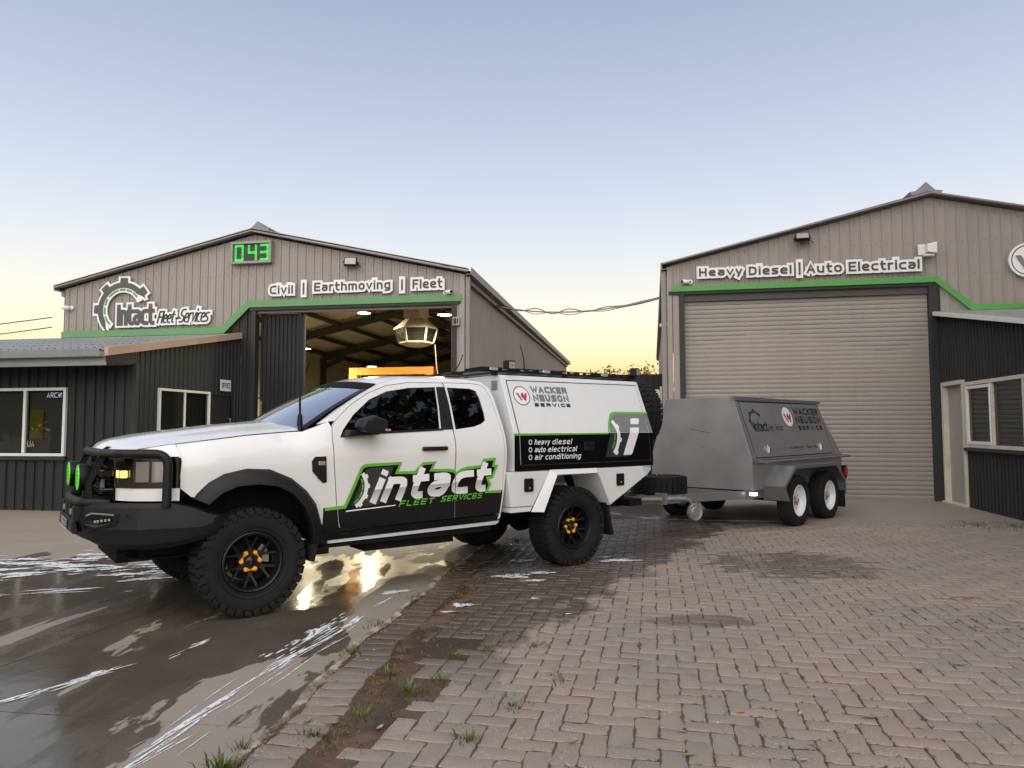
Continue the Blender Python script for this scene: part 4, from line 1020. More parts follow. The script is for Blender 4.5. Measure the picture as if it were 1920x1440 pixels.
for wd, a, b, c, d, lb in (('Civil',.69,1.31,4.225,4.50,'white backed sign word reading Civil, leftmost above the open doorway'),('|',1.44,1.57,4.20,4.54,'white upright divider sign between the words Civil and Earthmoving'),('Earthmoving',1.70,3.475,4.20,4.53,'long white backed sign word reading Earthmoving above the open doorway'),('|',3.615,3.745,4.21,4.53,'white upright divider sign left of the word Fleet'),('Fleet',3.86,4.585,4.235,4.52,'white backed sign word reading Fleet near the building corner')):
    word_sign(BL, wd, a, b, c, d, lb)
for wd, a, b, c, d, lb in (('Heavy',.27,1.20,4.36,4.66,'white backed sign word reading Heavy, leftmost above the roller door'),('Diesel',1.23,2.13,4.39,4.655,'white backed sign word reading Diesel above the roller door'),('|',2.17,2.30,4.36,4.70,'white upright divider sign right of the word Diesel'),('Auto',2.32,3.06,4.385,4.66,'white backed sign word reading Auto above the roller door'),('Electrical',3.09,4.45,4.385,4.665,'white backed sign word reading Electrical above the roller door')):
    word_sign(BR, wd, a, b, c, d, lb)
def gear_polys(cx, cy, R, a0, a1, teeth, ky=1., r_in=.80, tooth=.17, grow=0.):
    """arc of a cog tapering at both ends"""
    def taper(g): t = (g - a0)/(a1 - a0); return min(1, min(t, 1-t)/.10 + .02)
    ps = ring(cx, cy, lambda g: R*(1 - (1 - r_in)*taper(g)) - grow, lambda g: R + grow, a0, a1, 48, ky)
    for g in teeth:
        w0, w1 = .17 + grow/R, .12 + grow/R
        P = []
        for aa, rr_ in ((g - w0, R*.96), (g - w1, R*(1 + tooth) + grow), (g + w1, R*(1 + tooth) + grow), (g + w0, R*.96)): P.append((cx + rr_*math.cos(aa), cy + ky*rr_*math.sin(aa)))
        ps.append(P[::-1])
    return ps
D_ = math.radians
t = wall_thing('logo_sign', 'gear shaped shop sign with white outline and slanted lettering on the taupe gable', 'sign', BL, -2.78, 4.05)
fn = lambda u, v, d: (u, -.075 - d, v)
A0, A1 = D_(22), D_(232); TE = [D_(k) for k in (38, 88, 132, 178)]
sheet('gear_backing', flat(gear_polys(0, 0, .61, A0 - .06, A1 + .05, TE, grow=.045) + ring(0, 0, .385, .52, A0, A1 + .05, 48), fn, thick=.025), X['white_sign'], t)
sheet('gear', flat(gear_polys(0, 0, .61, A0, A1, TE), lambda u, v, d: fn(u, v, d + .008), thick=.008), X['olive_sign'], t)
for k, (g0, g1) in enumerate(((38,56),(60,78),(82,100),(104,140),(146,166),(172,192),(198,226))):
    sheet('green_dash', flat(ring(0, 0, .425, .465, D_(g0), D_(g1), 8), lambda u, v, d: fn(u, v, d + .008), thick=.008), X['green'], t)
for wd, a, b, c, h, w, sh, mt, bp, gp in (('Intact', -.13, .80, -.36, .47, .088, 0, 'olive_sign', .045, .9), ('Fleet', .85, 1.33, -.33, .27, .030, .28, 'black_sign', .045, 1.2), ('Services', 1.38, 2.16, -.33, .30, .030, .28, 'black_sign', .045, 1.0)):
    p, ls = text2d(wd, a, b, c, h, w, sh, 0, gp); bk = []
    for l in ls: bk += stroke(l, w + bp*2, bp + w/2)
    e_ = .0005*len(wd)
    sheet('backing', flat(bk, lambda u, v, d: fn(u, v, d + e_), thick=.025), X['white_sign'], t)
    sheet('letters', flat(p, lambda u, v, d: fn(u, v, d + .014), thick=.008), X[mt], t)
for x, mt in ((.175,'blue'),(.70,'gred')):
    m = M(); m.box(x - .035, x + .035, -.098, -.085, .035, .095); obj('letter_patch', m, X[mt], t)
# round badge on the right gable
def roundel(parent, cx, cy, rx, ry, fn, thick, off, letters=True, shear=0., hc=()):
    sf = lambda u, v, d: fn(cx + rx*u + shear*ry*v, cy + ry*v, off + d)
    k = 1
    sheet('badge_rim', flat(ring(0, 0, .88, 1, 0, 2*PI, 48), sf, hcuts=hc, thick=thick), X['white_sign'] if thick else X['gmid'], parent)
    sheet('badge_line', flat(ring(0, 0, .81, .88, 0, 2*PI, 48), lambda u, v, d: sf(u, v, d - thick*.3), hcuts=hc), X['dark_sign'] if thick else X['gwhite'], parent)
    sheet('badge_face', flat([disc(0, 0, .81, .81)], lambda u, v, d: sf(u, v, d - thick*.15), hcuts=hc), X['gwhite'], parent)
    e_ = max(thick*.3, .0015)
    sheet('badge_stroke', flat([[(-.66,.28),(-.36,.28),(.0,-.46),(-.22,-.50)]], lambda u, v, d: sf(u, v, d + e_), hcuts=hc), X['gmid'], parent)
    sheet('badge_stroke', flat([[(-.12,.02),(.02,.30),(.22,.30),(.34,.02),(.44,.28),(.70,.28),(.44,-.5),(.22,-.5),(.10,-.2),(.06,-.3)]], lambda u, v, d: sf(u, v, d + e_), hcuts=hc), X['gred'], parent)
t = wall_thing('round_sign', 'round white badge sign with grey and red strokes at right gable edge', 'sign', BR, 6.26, 4.515)
roundel(t, 0, 0, .325, .325, lambda u, v, d: (u, -.08 - d, v), .03, 0)
# LED counter board
t = wall_thing('led_counter', 'framed board with green glowing LED digits under the left gable apex', 'display', BL, .305, 5.19, 0)
m = M()
for a, b, c, d in ((-.47,.47,.19,.24),(-.47,.47,-.24,-.19),(-.47,-.42,-.19,.19),(.42,.47,-.19,.19)): m.box(a, b, -.14, -.03, c, d)
obj('frame', m, X['taupe'], t, bevel=.006)
m = M(); m.box(-.42, .42, -.09, -.04, -.19, .19); obj('panel', m, X['black_sign'], t)
SEG = {'0':'abcdef', '4':'bcfg', '3':'abcdg'}
for i, ch in enumerate('043'):
    cx = (-.29, .02, .29)[i]; w, h = .082, .155; m = M()
    P = {'a':[(-w,h),(w,h)],'d':[(-w,-h),(w,-h)],'g':[(-w,0),(w,0)],'f':[(-w,h),(-w,0)],'b':[(w,h),(w,0)],'e':[(-w,0),(-w,-h)],'c':[(w,0),(w,-h)]}
    for sname in SEG[ch]:
        (x0, z0), (x1, z1) = P[sname]; L = math.hypot(x1-x0, z1-z0); n = int(L/.026)
        for k in range(n + 1):
            for jj in (-.013, .013):
                x = x0 + (x1-x0)*k/n + (jj if x0 == x1 else 0); z = z0 + (z1-z0)*k/n + (jj if z0 == z1 else 0)
                m.box(cx + x - .010, cx + x + .010, -.098, -.092, z - .010, z + .010)
    obj('digit', m, X['led_green'], t)
# OFFICE sign on the lean-to side wall
rzL = -.172735; v = rot2((.05, -.57), rzL)
t = thing('office_sign', 'small white plate reading OFFICE beside the lean-to door', 'sign', (BL.location[0] + v[0], BL.location[1] + v[1], 2.30), rzL)
m = M(); m.box(0, .012, -.185, .185, -.115, .115); obj('plate', m, X['white_sign'], t)
lettering('letters', 'OFFICE', -.155, .155, -.055, .11, .018, X['black_sign'], lambda u, v, d: (.0135 + d, u, v), t)

# ------------------------------------------------------------------ fittings on the walls
def floodlight(B, s, z, label, tilt=.5, yaw=0.):
    t = wall_thing('floodlight', label, 'floodlight', B, s, z, -.03, 'floodlights on the gables'); t.rotation_euler[2] += yaw
    R = Matrix.Translation((0, -.14, 0)) @ Matrix.Rotation(-tilt, 4, 'X')
    m = M(); m.box(-.13, .13, -.035, .03, -.095, .095, R)
    for i in range(8): m.box(-.11 + i*.03, -.10 + i*.03, .03, .05, -.08, .08, R)
    obj('housing', m, X['black'], t, bevel=.006)
    m = M(); m.box(-.11, .11, -.040, -.036, -.075, .075, R); obj('lens', m, X['caliper'], t)
    m = M(); m.box(-.15, -.14, -.16, .0, -.02, .02); m.box(.14, .15, -.16, .0, -.02, .02); m.box(-.15, .15, -.01, .0, -.02, .02); m.tube([(.10,-.02,0),(.18,-.03,-.06),(.2,0,-.09)], .008, 6); obj('bracket', m, X['black'], t)
floodlight(BL, 2.55, 4.875, 'black floodlight on the left gable above the word Earthmoving', .35, .25)
floodlight(BR, 2.30, 5.13, 'grey floodlight high on the right gable above the word Diesel', .7, -.1)
def seccam(B, s, z, label, yaw, y=-.03):
    t = wall_thing('security_camera', label, 'camera', B, s, z, y, 'security cameras on the workshop walls'); R = Matrix.Rotation(yaw, 4, 'Z')
    m = M(); m.lathe([(0,0),(.05,0),(.05,.02),(.018,.03),(.018,.09)], 16, lambda x, h, z: (x, -h, z)); m.merge(M().lathe([(0,-.09),(.040,-.09),(.044,-.08),(.044,.06),(.035,.075),(0,.075)], 16, lambda x, h, z: R @ Vector((x, h - .10, z))), None); obj('body', m, X['white_sign'], t, smooth=40)
    m = M(); m.lathe([(0,-.094),(.034,-.094),(.034,-.088)], 16, lambda x, h, z: R @ Vector((x, h - .10, z))); obj('lens', m, X['black'], t)
seccam(BL, 4.60, 4.18, 'white security camera under the end of the word Fleet', .9)
seccam(BL, -4.10, 4.13, 'white security camera at the left end of the left gable', -.9)
seccam(BR, .14, 4.35, 'white security camera above the left end of the roller door', -1.0)
seccam(BR, -.30, 3.55, 'small camera on the far side of the right building corner pipe', -2.2, .35)
t = wall_thing('alarm_box', 'small cream box fixed to the pilaster right of the open doorway', 'box', BL, 4.84, 3.575, -.04)
m = M(); m.box(-.07, .07, -.09, 0, -.085, .085); obj('case', m, X['cooler'], t, bevel=.01); m = M(); m.box(-.05, .01, -.095, -.089, -.06, .06); m.box(.025, .05, -.095, -.089, -.05, .05); obj('grille', m, X['char_trim'], t)
t = wall_thing('horn_speaker', 'weathered white box unit at the right end of the word Electrical', 'speaker', BR, 4.52, 4.79, -.03)
m = M(); m.box(-.13, .0, -.04, 0, -.10, .11); m.prism([(-.02,-.07),(.15,-.10),(.15,.12),(-.02,.08)], lambda u, v, d: (u, d, v), -.20, -.02); m.box(-.05, .12, -.16, -.02, -.14, -.10); obj('case', m, X['white_frame'], t, bevel=.008)
# flue pipe behind the lean-to roof, left
v = rot2((-4.55, .6), rzL); t = thing('flue_pipe', 'galvanised flue pipe with rain cap left of the left gable', 'flue', (BL.location[0] + v[0], BL.location[1] + v[1], 0), rzL)
m = M(); m.tube([(0,0,2.9),(0,0,4.0)], .085, 16); obj('pipe', m, X['galv'], t, smooth=50); m = M(); m.lathe([(.0,4.16),(.15,4.10),(.15,4.09),(.0,4.11)], 16, lambda x, h, z: (x, z, h)); m.tube([(.06,0,3.98),(.1,0,4.1)], .006, 5); m.tube([(-.06,0,3.98),(-.1,0,4.1)], .006, 5); obj('rain_cap', m, X['galv'], t, smooth=40)
m = M(); m.box(.09, .25, -.1, .4, 2.9, 3.62); obj('flue_box', m, X['galv'], t, bevel=.01)
# cables between the two workshops
def wpt(B, s, p, z): v = rot2((s, p), B.rotation_euler[2]); return Vector((B.location[0] + v[0], B.location[1] + v[1], z))
A_, B_ = wpt(BL, S1 + .05, 3.3, 4.45), wpt(BR, R0 - .18, .25, 4.10)
t = thing('overhead_cable', 'sagging cable and faded conduit strung between the two workshops', 'cable', (0,0,0))
def sag(a, b, d, wob=0, n=40): return [a.lerp(b, i/n) + Vector((0, 0, -d*4*(i/n)*(1-i/n) + wob*math.sin(i/n*PI*9)*(1 - i/n)*math.sin(i/n*PI))) for i in range(n+1)]
m = M(); m.tube(sag(A_, B_, .22), .016, 6); obj('conduit', m, X['conduit'], t); m = M(); m.tube(sag(A_ + Vector((0,0,.02)), B_ + Vector((0,0,.02)), .22, .10), .010, 6); m.tube(sag(A_ + Vector((0,.03,-.01)), B_ + Vector((0,.03,-.01)), .24, -.06), .007, 6); obj('cable', m, X['cable'], t)
m = M(); m.box(A_.x - .05, A_.x + .02, A_.y - .04, A_.y + .04, A_.z - .05, A_.z + .05); obj('cable_box', m, X['cable'], t)
# power lines far left
t = thing('power_line', 'two thin power lines at the left edge of the sky', 'cable', (0,0,0)); m = M(); m.tube(sag(Vector((-30,26,4.6)), Vector((-10.6,16.6,3.98)), .25), .012, 5); m.tube(sag(Vector((-30,26,4.0)), Vector((-10.6,16.6,3.75)), .2), .012, 5); obj('wire', m, X['cable'], t)

# ------------------------------------------------------------------ things inside the open workshop
def bay_lamp(s, p, z, label, r=.17):
    v = wpt(BL, s, p, z); t = thing('bay_lamp', label, 'lamp', v, 0, 'round bay lamps hanging in the workshop')
    m = M(); m.lathe([(0,.03),(r*.9,.03),(r,.015),(r,-.02),(r*.97,-.028)], 28, lambda x, h, z: (x, z, h)); m.lathe([(.06,.03),(.06,.11),(0,.11)], 16, lambda x, h, z: (x, z, h)); obj('housing', m, X['black'], t, smooth=40)
    m = M(); m.lathe([(0,-.03),(r*.95,-.03),(r*.96,-.02)], 28, lambda x, h, z: (x, z, h)); obj('diffuser', m, X['bay_lamp'], t)
    m = M(); m.tube([(0,0,.11),(.01,0,.3),(0,0,.45)], .008, 5); obj('hanger', m, X['cable'], t)
    L = bpy.data.lights.new('bay_light', 'SPOT'); L.energy = 240; L.color = (1,.86,.55); L.shadow_soft_size = .15; L.spot_size = math.radians(176); L.spot_blend = .4
    lo = bpy.data.objects.new('bay_light', L); col.objects.link(lo); lo.parent = t; lo.location = (0,0,-.05)
bay_lamp(1.65, 3.0, 4.35, 'lit round lamp hanging just inside the doorway, above centre')
bay_lamp(4.02, 2.0, 4.08, 'lit round lamp hanging just inside the doorway near the right jamb')
bay_lamp(-.66, 4.5, 3.65, 'lit round lamp on a hook beside the sliding door edge', .16)
bay_lamp(-.04, 8.0, 3.43, 'lit round lamp deep in the workshop above the yellow frame', .16)
# evaporative cooler outlet
v = wpt(BL, 3.02, 3.0, 3.46); t = thing('cooler_outlet', 'cream faceted ceiling cooler outlet with dark louvred sides', 'air cooler', v, rzL - .25); t.scale = (.87,.87,.87)
def hexring(r, z, n=6): return [(r*math.cos(2*PI*(i+.5)/n), r*math.sin(2*PI*(i+.5)/n), z) for i in range(n)]
rings = [hexring(.30,.78), hexring(.62,.50), hexring(.64,.47), hexring(.60,.46)]
m = M(); m.v = [p for r in rings for p in r]; m.f = [(i*6 + j, i*6 + (j+1) % 6, (i+1)*6 + (j+1) % 6, (i+1)*6 + j) for i in range(3) for j in range(6)] + [tuple(range(5,-1,-1))]; m.box(-.26,.26,-.26,.26,.78,1.6); obj('hood', m, X['cooler'], t)
rings = [hexring(.50,.10), hexring(.50,.06), hexring(.30,-.02)]
m = M(); m.v = [p for r in rings for p in r]; m.f = [(i*6 + j, i*6 + (j+1) % 6, (i+1)*6 + (j+1) % 6, (i+1)*6 + j) for i in range(2) for j in range(6)] + [tuple(12 + i for i in range(6))]; obj('tray', m, X['cooler'], t)
a_, b_ = hexring(.60,.46), hexring(.50,.10)
m = M()
for j in range(6): m.beam(a_[j], b_[j], .06, .05)
obj('corner_post', m, X['cooler'], t)
m = M(); c_ = hexring(.52,.46); d_ = hexring(.42,.10); m.v = c_ + d_; m.f = [(j, (j+1) % 6, 6 + (j+1) % 6, 6 + j) for j in range(6)]; obj('dark_core', m, X['black'], t)
m = M()
for j in range(6):
    for k in range(9):
        f_ = (k + .5)/9; p = Vector(a_[j]).lerp(Vector(b_[j]), f_); p2 = Vector(a_[(j+1) % 6]).lerp(Vector(b_[(j+1) % 6]), f_); m.beam(p.lerp(p2,.08), p.lerp(p2,.92), .03, .005)
obj('louvres', m, X['steel_dark'], t)
m = M(); v2 = wpt(BL, 3.45, 3.2, 3.5); m.tube([v2, v2 + Vector((.05,0,-.6)), v2 + Vector((.18,.1,-1.3)), v2 + Vector((.2,.1,-2.2))], .012, 6); tag(obj('air_hose', m, X['cooler']), 'pale hose hanging below the cooler outlet', 'hose')
# yellow hoist frame
v = wpt(BL, 1.36, 6.0, 0); t = thing('vehicle_hoist', 'yellow steel hoist frame inside the workshop behind the cab', 'hoist', v, rzL)
for sx in (-1.16, 1.16):
    m = M(); m.box(sx - .13, sx + .13, -.16, .16, 0, 2.97); m.box(sx - .22, sx + .22, -.26, .26, 0, .05); obj('post', m, X['yellow'], t, bevel=.012)
m = M(); m.box(-1.29, 1.29, -.14, .14, 2.97, 3.19); obj('crossbeam', m, X['yellow'], t, bevel=.012)
m = M(); m.box(-.98, .98, -.02, .02, 2.66, 2.70); obj('safety_bar', m, X['steel_dark'], t)
m = M(); m.box(-.95, .95, .2, 1.4, .5, 2.5); m.box(-.8, .8, .0, .25, 1.0, 2.3); tag(obj('parked_machine', m, X['black'], None, bevel=.08), 'dark machine parked behind the yellow hoist frame', 'machine'); bpy.data.objects['parked_machine'].location = v; bpy.data.objects['parked_machine'].rotation_euler[2] = rzL

# ------------------------------------------------------------------ gate between the workshops
t = thing('corrugated_gate', 'tall charcoal corrugated gate closing the gap between the workshops', 'gate', wpt(BR, -3.9, 3.0, 0), rzL)
clad(t, X['char'], -1.2, 3.72, .05, 2.72, lambda s, d, z: (s, -d, z), pitch=.15, rib=.03, per=5, name='gate_sheet')
bar('gate_post', t, X['char_trim'], 3.66, 3.73, -.06, .06, 0, 2.74); bar('gate_rail', t, X['char_trim'], -1.2, 3.66, .01, .05, 2.3, 2.36)
v = wpt(BR, -.62, 2.90, 2.16)
t = thing('gate_sign', 'white cut-out letter mostly hidden behind the spare tyre on the gate', 'sign', v, rzL)
m = M()
sheet('letters', flat(stroke([(-.16,-.3),(-.16,.13),(.10,.13),(.15,.07),(.15,-.04),(.10,-.10),(-.16,-.10)], .09) + stroke([(.0,-.10),(.15,-.30)], .09) + [[(-.50,.05),(-.28,.05),(-.28,.22),(-.50,.22)]], lambda u, v, d: (u, -.06 - d, v), thick=.02), X['white_sign'], t)

# ------------------------------------------------------------------ service ute (local: x rearwards from front axle, near side is -y)
UT = thing('service_ute', 'white service ute with black bull bar, lettered doors and white canopy', 'ute', (-2.5214, 6.2984, 0), math.radians(37.0))
def lerp_t(t, x):
    if x <= t[0][0]: return t[0][1]
    for i in range(len(t) - 1):
        if x <= t[i+1][0]:
            k = (x - t[i][0])/(t[i+1][0] - t[i][0]); return t[i][1] + k*(t[i+1][1] - t[i][1])
    return t[-1][1]
SB = [(.45,.87),(.55,.895),(.70,.912),(.90,.926),(1.10,.934),(1.20,.936),(1.26,.928),(1.33,.908),(1.40,.885),(1.80,.722),(1.84,.70),(1.885,.655),(1.92,.60)]
FB = [(.45,.87),(.55,.895),(.70,.912),(.90,.926),(1.10,.934),(1.18,.931),(1.26,.905),(1.33,.862),(1.38,.832),(1.42,.81),(1.6,.74)]
def S(x, z):
    t = min(max((x - .25)/.4, 0), 1); t = t*t*(3 - 2*t); y = lerp_t(FB, z)*(1 - t) + lerp_t(SB, z)*t
    if x < -.25: y -= .5*(-.25 - x)**2
    return y
def dens(P, d, closed=True):
    o = []; n = len(P)
    for i in range(n if closed else n - 1):
        a, b = Vector(P[i]), Vector(P[(i+1) % n]); k = max(1, int((b - a).length/d))
        for j in range(k): o.append(tuple(a.lerp(b, j/k)))
    if not closed: o.append(tuple(P[-1]))
    return o
def inset_poly(P, d):
    n = len(P); A = sum(P[i][0]*P[(i+1) % n][1] - P[(i+1) % n][0]*P[i][1] for i in range(n)); sg = 1 if A > 0 else -1; o = []
    for i in range(n):
        a = (Vector(P[i]) - Vector(P[i-1])).normalized(); b = (Vector(P[(i+1) % n]) - Vector(P[i])).normalized(); t = (a + b)
        t = t.normalized() if t.length > 1e-4 else a; nn = Vector((-t.y, t.x))*sg; k = max(nn.dot(Vector((-a.y, a.x))*sg), .5); o.append(tuple(Vector(P[i]) + nn*d/k))
    return o
def panel(name, outer, mt, parent, side=-1, off=0., holes=(), res=.055, flange=.028, gap=.004, fy=None, smooth=45):
    fy = fy or S
    O = dens(inset_poly(outer, gap) if gap else outer, res); H = [dens(h, res) for h in holes]
    xs = [p[0] for p in O]; zs = [p[1] for p in O]; pts = []
    x = min(xs) + res*.5
    while x < max(xs):
        z = min(zs) + res*.5
        while z < max(zs): pts.append((x + .004*math.sin(z*57), z)); z += res
        x += res
    v, f = union([O], H, pts=pts); m = M()
    P = [(a, side*(fy(a, b) + off), b) for a, b in v]
    m.add(P, [tuple(q) if side < 0 else tuple(q)[::-1] for q in f])
    cnt = set((q[i], q[(i+1) % len(q)]) for q in f for i in range(len(q)))
    for a, b in cnt:
        if (b, a) not in cnt and flange:
            A, B = P[a], P[b]; k = len(m.v); m.v += [A, B, (B[0], B[1] - side*flange, B[2]), (A[0], A[1] - side*flange, A[2])]; m.f.append((k+1, k, k+3, k+2))
    me = bpy.data.meshes.new(name); me.from_pydata(m.v, [], m.f); me.update(); bm = bmesh.new(); bm.from_mesh(me); loose = [vv for vv in bm.verts if not vv.link_faces]; bmesh.ops.delete(bm, geom=loose, context='VERTS'); bmesh.ops.remove_doubles(bm, verts=bm.verts, dist=1e-5); bmesh.ops.recalc_face_normals(bm, faces=bm.faces); bm.to_mesh(me); bm.free()
    me.materials.append(mt); me.shade_smooth(); me.set_sharp_from_angle(angle=math.radians(smooth))
    o = bpy.data.objects.new(name, me); col.objects.link(o); o.parent = parent; return o
FEN = [(-.546,1.302),(-.416,1.318),(-.035,1.362),(.302,1.388),(.40,1.392),(.52,1.435),(.615,1.475),(.640,1.42),(.630,1.326),(.637,1.149),(.66,.895),(.684,.66),(.69,.55),(.58,.50),(.515,.50),(.505,.63),(.45,.79),(.37,.90),(.25,.99),(.10,1.045),(-.06,1.055),(-.21,1.025),(-.31,.97),(-.385,.905),(-.447,.915),(-.536,.995),(-.523,1.078),(-.515,1.174)]
FD = [(.655,1.455),(.671,1.474),(.832,1.612),(1.01,1.718),(1.205,1.794),(1.432,1.83),(1.806,1.841),(1.818,1.644),(1.808,1.391),(1.813,1.312),(1.802,1.03),(1.804,.833),(1.815,.59),(.725,.575),(.70,.60),(.686,.66),(.66,.895),(.637,1.149),(.630,1.326),(.64,1.42)]
FG = [(.735,1.405),(.846,1.527),(1.016,1.662),(1.195,1.738),(1.422,1.778),(1.715,1.795),(1.70,1.60),(1.672,1.396),(1.076,1.372),(.75,1.345),(.70,1.34)]
RD = [(1.812,1.841),(2.117,1.846),(2.24,1.835),(2.275,1.80),(2.318,1.715),(2.349,1.501),(2.363,1.366),(2.367,1.29),(2.363,1.10),(2.345,.82),(2.325,.60),(1.821,.59),(1.810,.833),(1.808,1.03),(1.819,1.312),(1.814,1.391),(1.824,1.644)]
RG = [(1.84,1.795),(2.095,1.792),(2.165,1.770),(2.19,1.70),(2.205,1.545),(2.197,1.485),(2.15,1.455),(2.055,1.426),(1.838,1.400),(1.845,1.6)]
FRM = [(.53,1.447),(.697,1.562),(.95,1.713),(1.114,1.798),(1.25,1.842),(1.45,1.873),(1.8,1.886),(2.10,1.885),(2.26,1.868),(2.33,1.80),(2.36,1.70),(2.388,1.43),(2.392,1.29),(2.388,1.09),(2.366,.82),(2.335,.56),(2.31,.545),(2.325,.60),(2.345,.82),(2.363,1.10),(2.367,1.29),(2.363,1.366),(2.349,1.501),(2.318,1.715),(2.275,1.80),(2.24,1.835),(2.117,1.846),(1.806,1.841),(1.432,1.83),(1.205,1.794),(1.01,1.718),(.832,1.612),(.671,1.474),(.62,1.47)]
PILL = [(1.722,1.797),(1.812,1.80),(1.824,1.644),(1.814,1.402),(1.682,1.398),(1.708,1.6)]
for sd_ in (-1, 1):
    panel('front_fender', FEN, X['white'], UT, sd_)
    fd = panel('front_door', FD, X['white'], UT, sd_, holes=[FG])
    panel('window_glass', FG, X['tint'], fd, sd_, off=-.010, flange=0, gap=-.006, res=.08)
    panel('window_trim', [(.70,1.338),(1.076,1.366),(1.70,1.392),(1.70,1.410),(1.076,1.386),(.72,1.358)], X['black'], fd, sd_, off=.004, flange=.01, gap=0, res=.08)
    panel('pillar_trim', PILL, X['black'], fd, sd_, off=.003, flange=.012, gap=0)
    rd_ = panel('rear_door', RD, X['white'], UT, sd_, holes=[RG])
    panel('window_glass', RG, X['tint'], rd_, sd_, off=-.010, flange=0, gap=-.006, res=.08)
    panel('cab_frame', FRM, X['white'], UT, sd_, flange=.05, gap=.001)
    panel('rocker_panel', [(.60,.505),(.62,.572),(2.325,.588),(2.33,.535)], X['gblack'], UT, sd_, off=-.008, flange=.10, gap=0)
    panel('sill_edge', [(.62,.475),(.62,.500),(2.325,.530),(2.335,.585),(2.345,.585),(2.335,.51),(2.30,.495)], X['white'], UT, sd_, off=-.016, flange=.10, gap=0)
    # door handle
    m = M(); ys = sd_*(S(1.58, 1.235) + .004)
    m.box(1.455, 1.71, min(ys, ys + sd_*.035), max(ys, ys + sd_*.035), 1.214, 1.25); m.box(1.47, 1.50, min(ys - sd_*.02, ys), max(ys - sd_*.02, ys), 1.214, 1.25); obj('handle', m, X['black'], fd, bevel=.012, segs=3)
    panel('handle_recess', [(1.51,1.20),(1.60,1.20),(1.62,1.235),(1.60,1.272),(1.51,1.272),(1.49,1.235)], X['whitebox'], fd, sd_, off=-.006 + .008, flange=0, gap=0, res=.03)
    # fender vent
    vt = panel('fender_vent', [(.448,1.15),(.475,1.186),(.568,1.188),(.577,.98),(.545,.972),(.455,1.067)], X['black'], UT, sd_, off=.006, flange=.012, gap=0, res=.03)
    m = M(); yv = sd_*(S(.53,1.1) + .008)
    for k in range(3): m.box(.495 + k*.012, .565, min(yv, yv + sd_*.008), max(yv, yv + sd_*.008), 1.01 + k*.028, 1.022 + k*.028)
    obj('vent_bar', m, X['flare'], vt)
    m = M(); m.box(.50, .56, min(yv, yv + sd_*.012), max(yv, yv + sd_*.012), 1.115, 1.15); obj('side_repeater', m, X['refl'], vt, bevel=.006)
    # wheel-arch flare
    fo = [(-.43,.905),(-.405,.945),(-.334,1.017),(-.228,1.077),(-.06,1.111),(.115,1.100),(.284,1.026),(.412,.921),(.496,.809),(.553,.635),(.59,.49)]
    fi = [(-.335,.862),(-.305,.893),(-.240,.945),(-.135,.985),(.02,.993),(.165,.970),(.287,.904),(.38,.795),(.445,.652),(.462,.50),(.462,.49)]
    m = M()
    for (a, b2) in zip(fo, fi):
        ya = S(*a) + .003; yb = max(S(*b2), S(*a)) + .062; ym = ya + .045
        mid = (a[0]*.72 + b2[0]*.28, a[1]*.72 + b2[1]*.28)
        m.v += [(a[0], sd_*(ya - .03), a[1]), (a[0], sd_*ya, a[1]), (mid[0], sd_*ym, mid[1]), (b2[0], sd_*yb, b2[1]), (b2[0], sd_*(yb - .09), b2[1])]
    m.f = [(i*5 + j, i*5 + j + 1, i*5 + j + 6, i*5 + j + 5) for i in range(len(fo) - 1) for j in range(4)]
    obj('wheel_flare', m, X['flare'], UT, smooth=50)
    m = M(); m.prism([(.445,.50),(.50,.50),(.47,.36),(.43,.37)], lambda u, v, d: (u, sd_*d, v), .70, .97); obj('mudflap', m, X['mudflap'], UT)
    # mirror
    m = M(); y0 = S(.80, 1.36)
    m.grid(lambda u, v: (.80 + .235*(.5 - .5*math.cos(PI*v))*1.0, sd_*(y0 + .05 + .20*u), 1.365), 1, 1)
    m = M()
    secs = []
    for k in range(7):
        t_ = k/6; yy = y0 + .055 + t_*.20; sw = .10 + .035*math.sin(PI*min(t_ + .25, 1)*.9) ; cx = .925 - .02*t_; hh = .088 - .018*(2*t_ - 1)**2
        secs.append([(cx - sw*.75, sd_*yy, 1.385), (cx - sw, sd_*yy, 1.43), (cx - sw*.8, sd_*yy, 1.43 + hh*.7), (cx, sd_*yy, 1.435 + hh), (cx + sw*.9, sd_*yy, 1.42 + hh*.8), (cx + sw, sd_*yy, 1.40), (cx + sw*.8, sd_*yy, 1.37)])
    m.v = [p for s_ in secs for p in s_]; m.f = [(i*7 + j, i*7 + (j+1) % 7, (i+1)*7 + (j+1) % 7, (i+1)*7 + j) for i in range(6) for j in range(7)] + [tuple(range(6,-1,-1)), tuple(42 + i for i in range(7))]
    mi = obj('mirror', m, X['black'], fd, smooth=50, bevel=.012, segs=3)
    m = M(); m.prism([(.72,1.345),(1.02,1.362),(.98,1.40),(.80,1.40),(.745,1.40)], lambda u, v, d: (u, sd_*d, v), y0 - .02, y0 + .10); obj('mirror_arm', m, X['black'], mi, bevel=.01)
    m = M(); m.box(.985, 1.035, min(sd_*(y0+.20), sd_*(y0+.256)), max(sd_*(y0+.20), sd_*(y0+.256)), 1.392, 1.408); obj('repeater', m, X['refl'], mi)
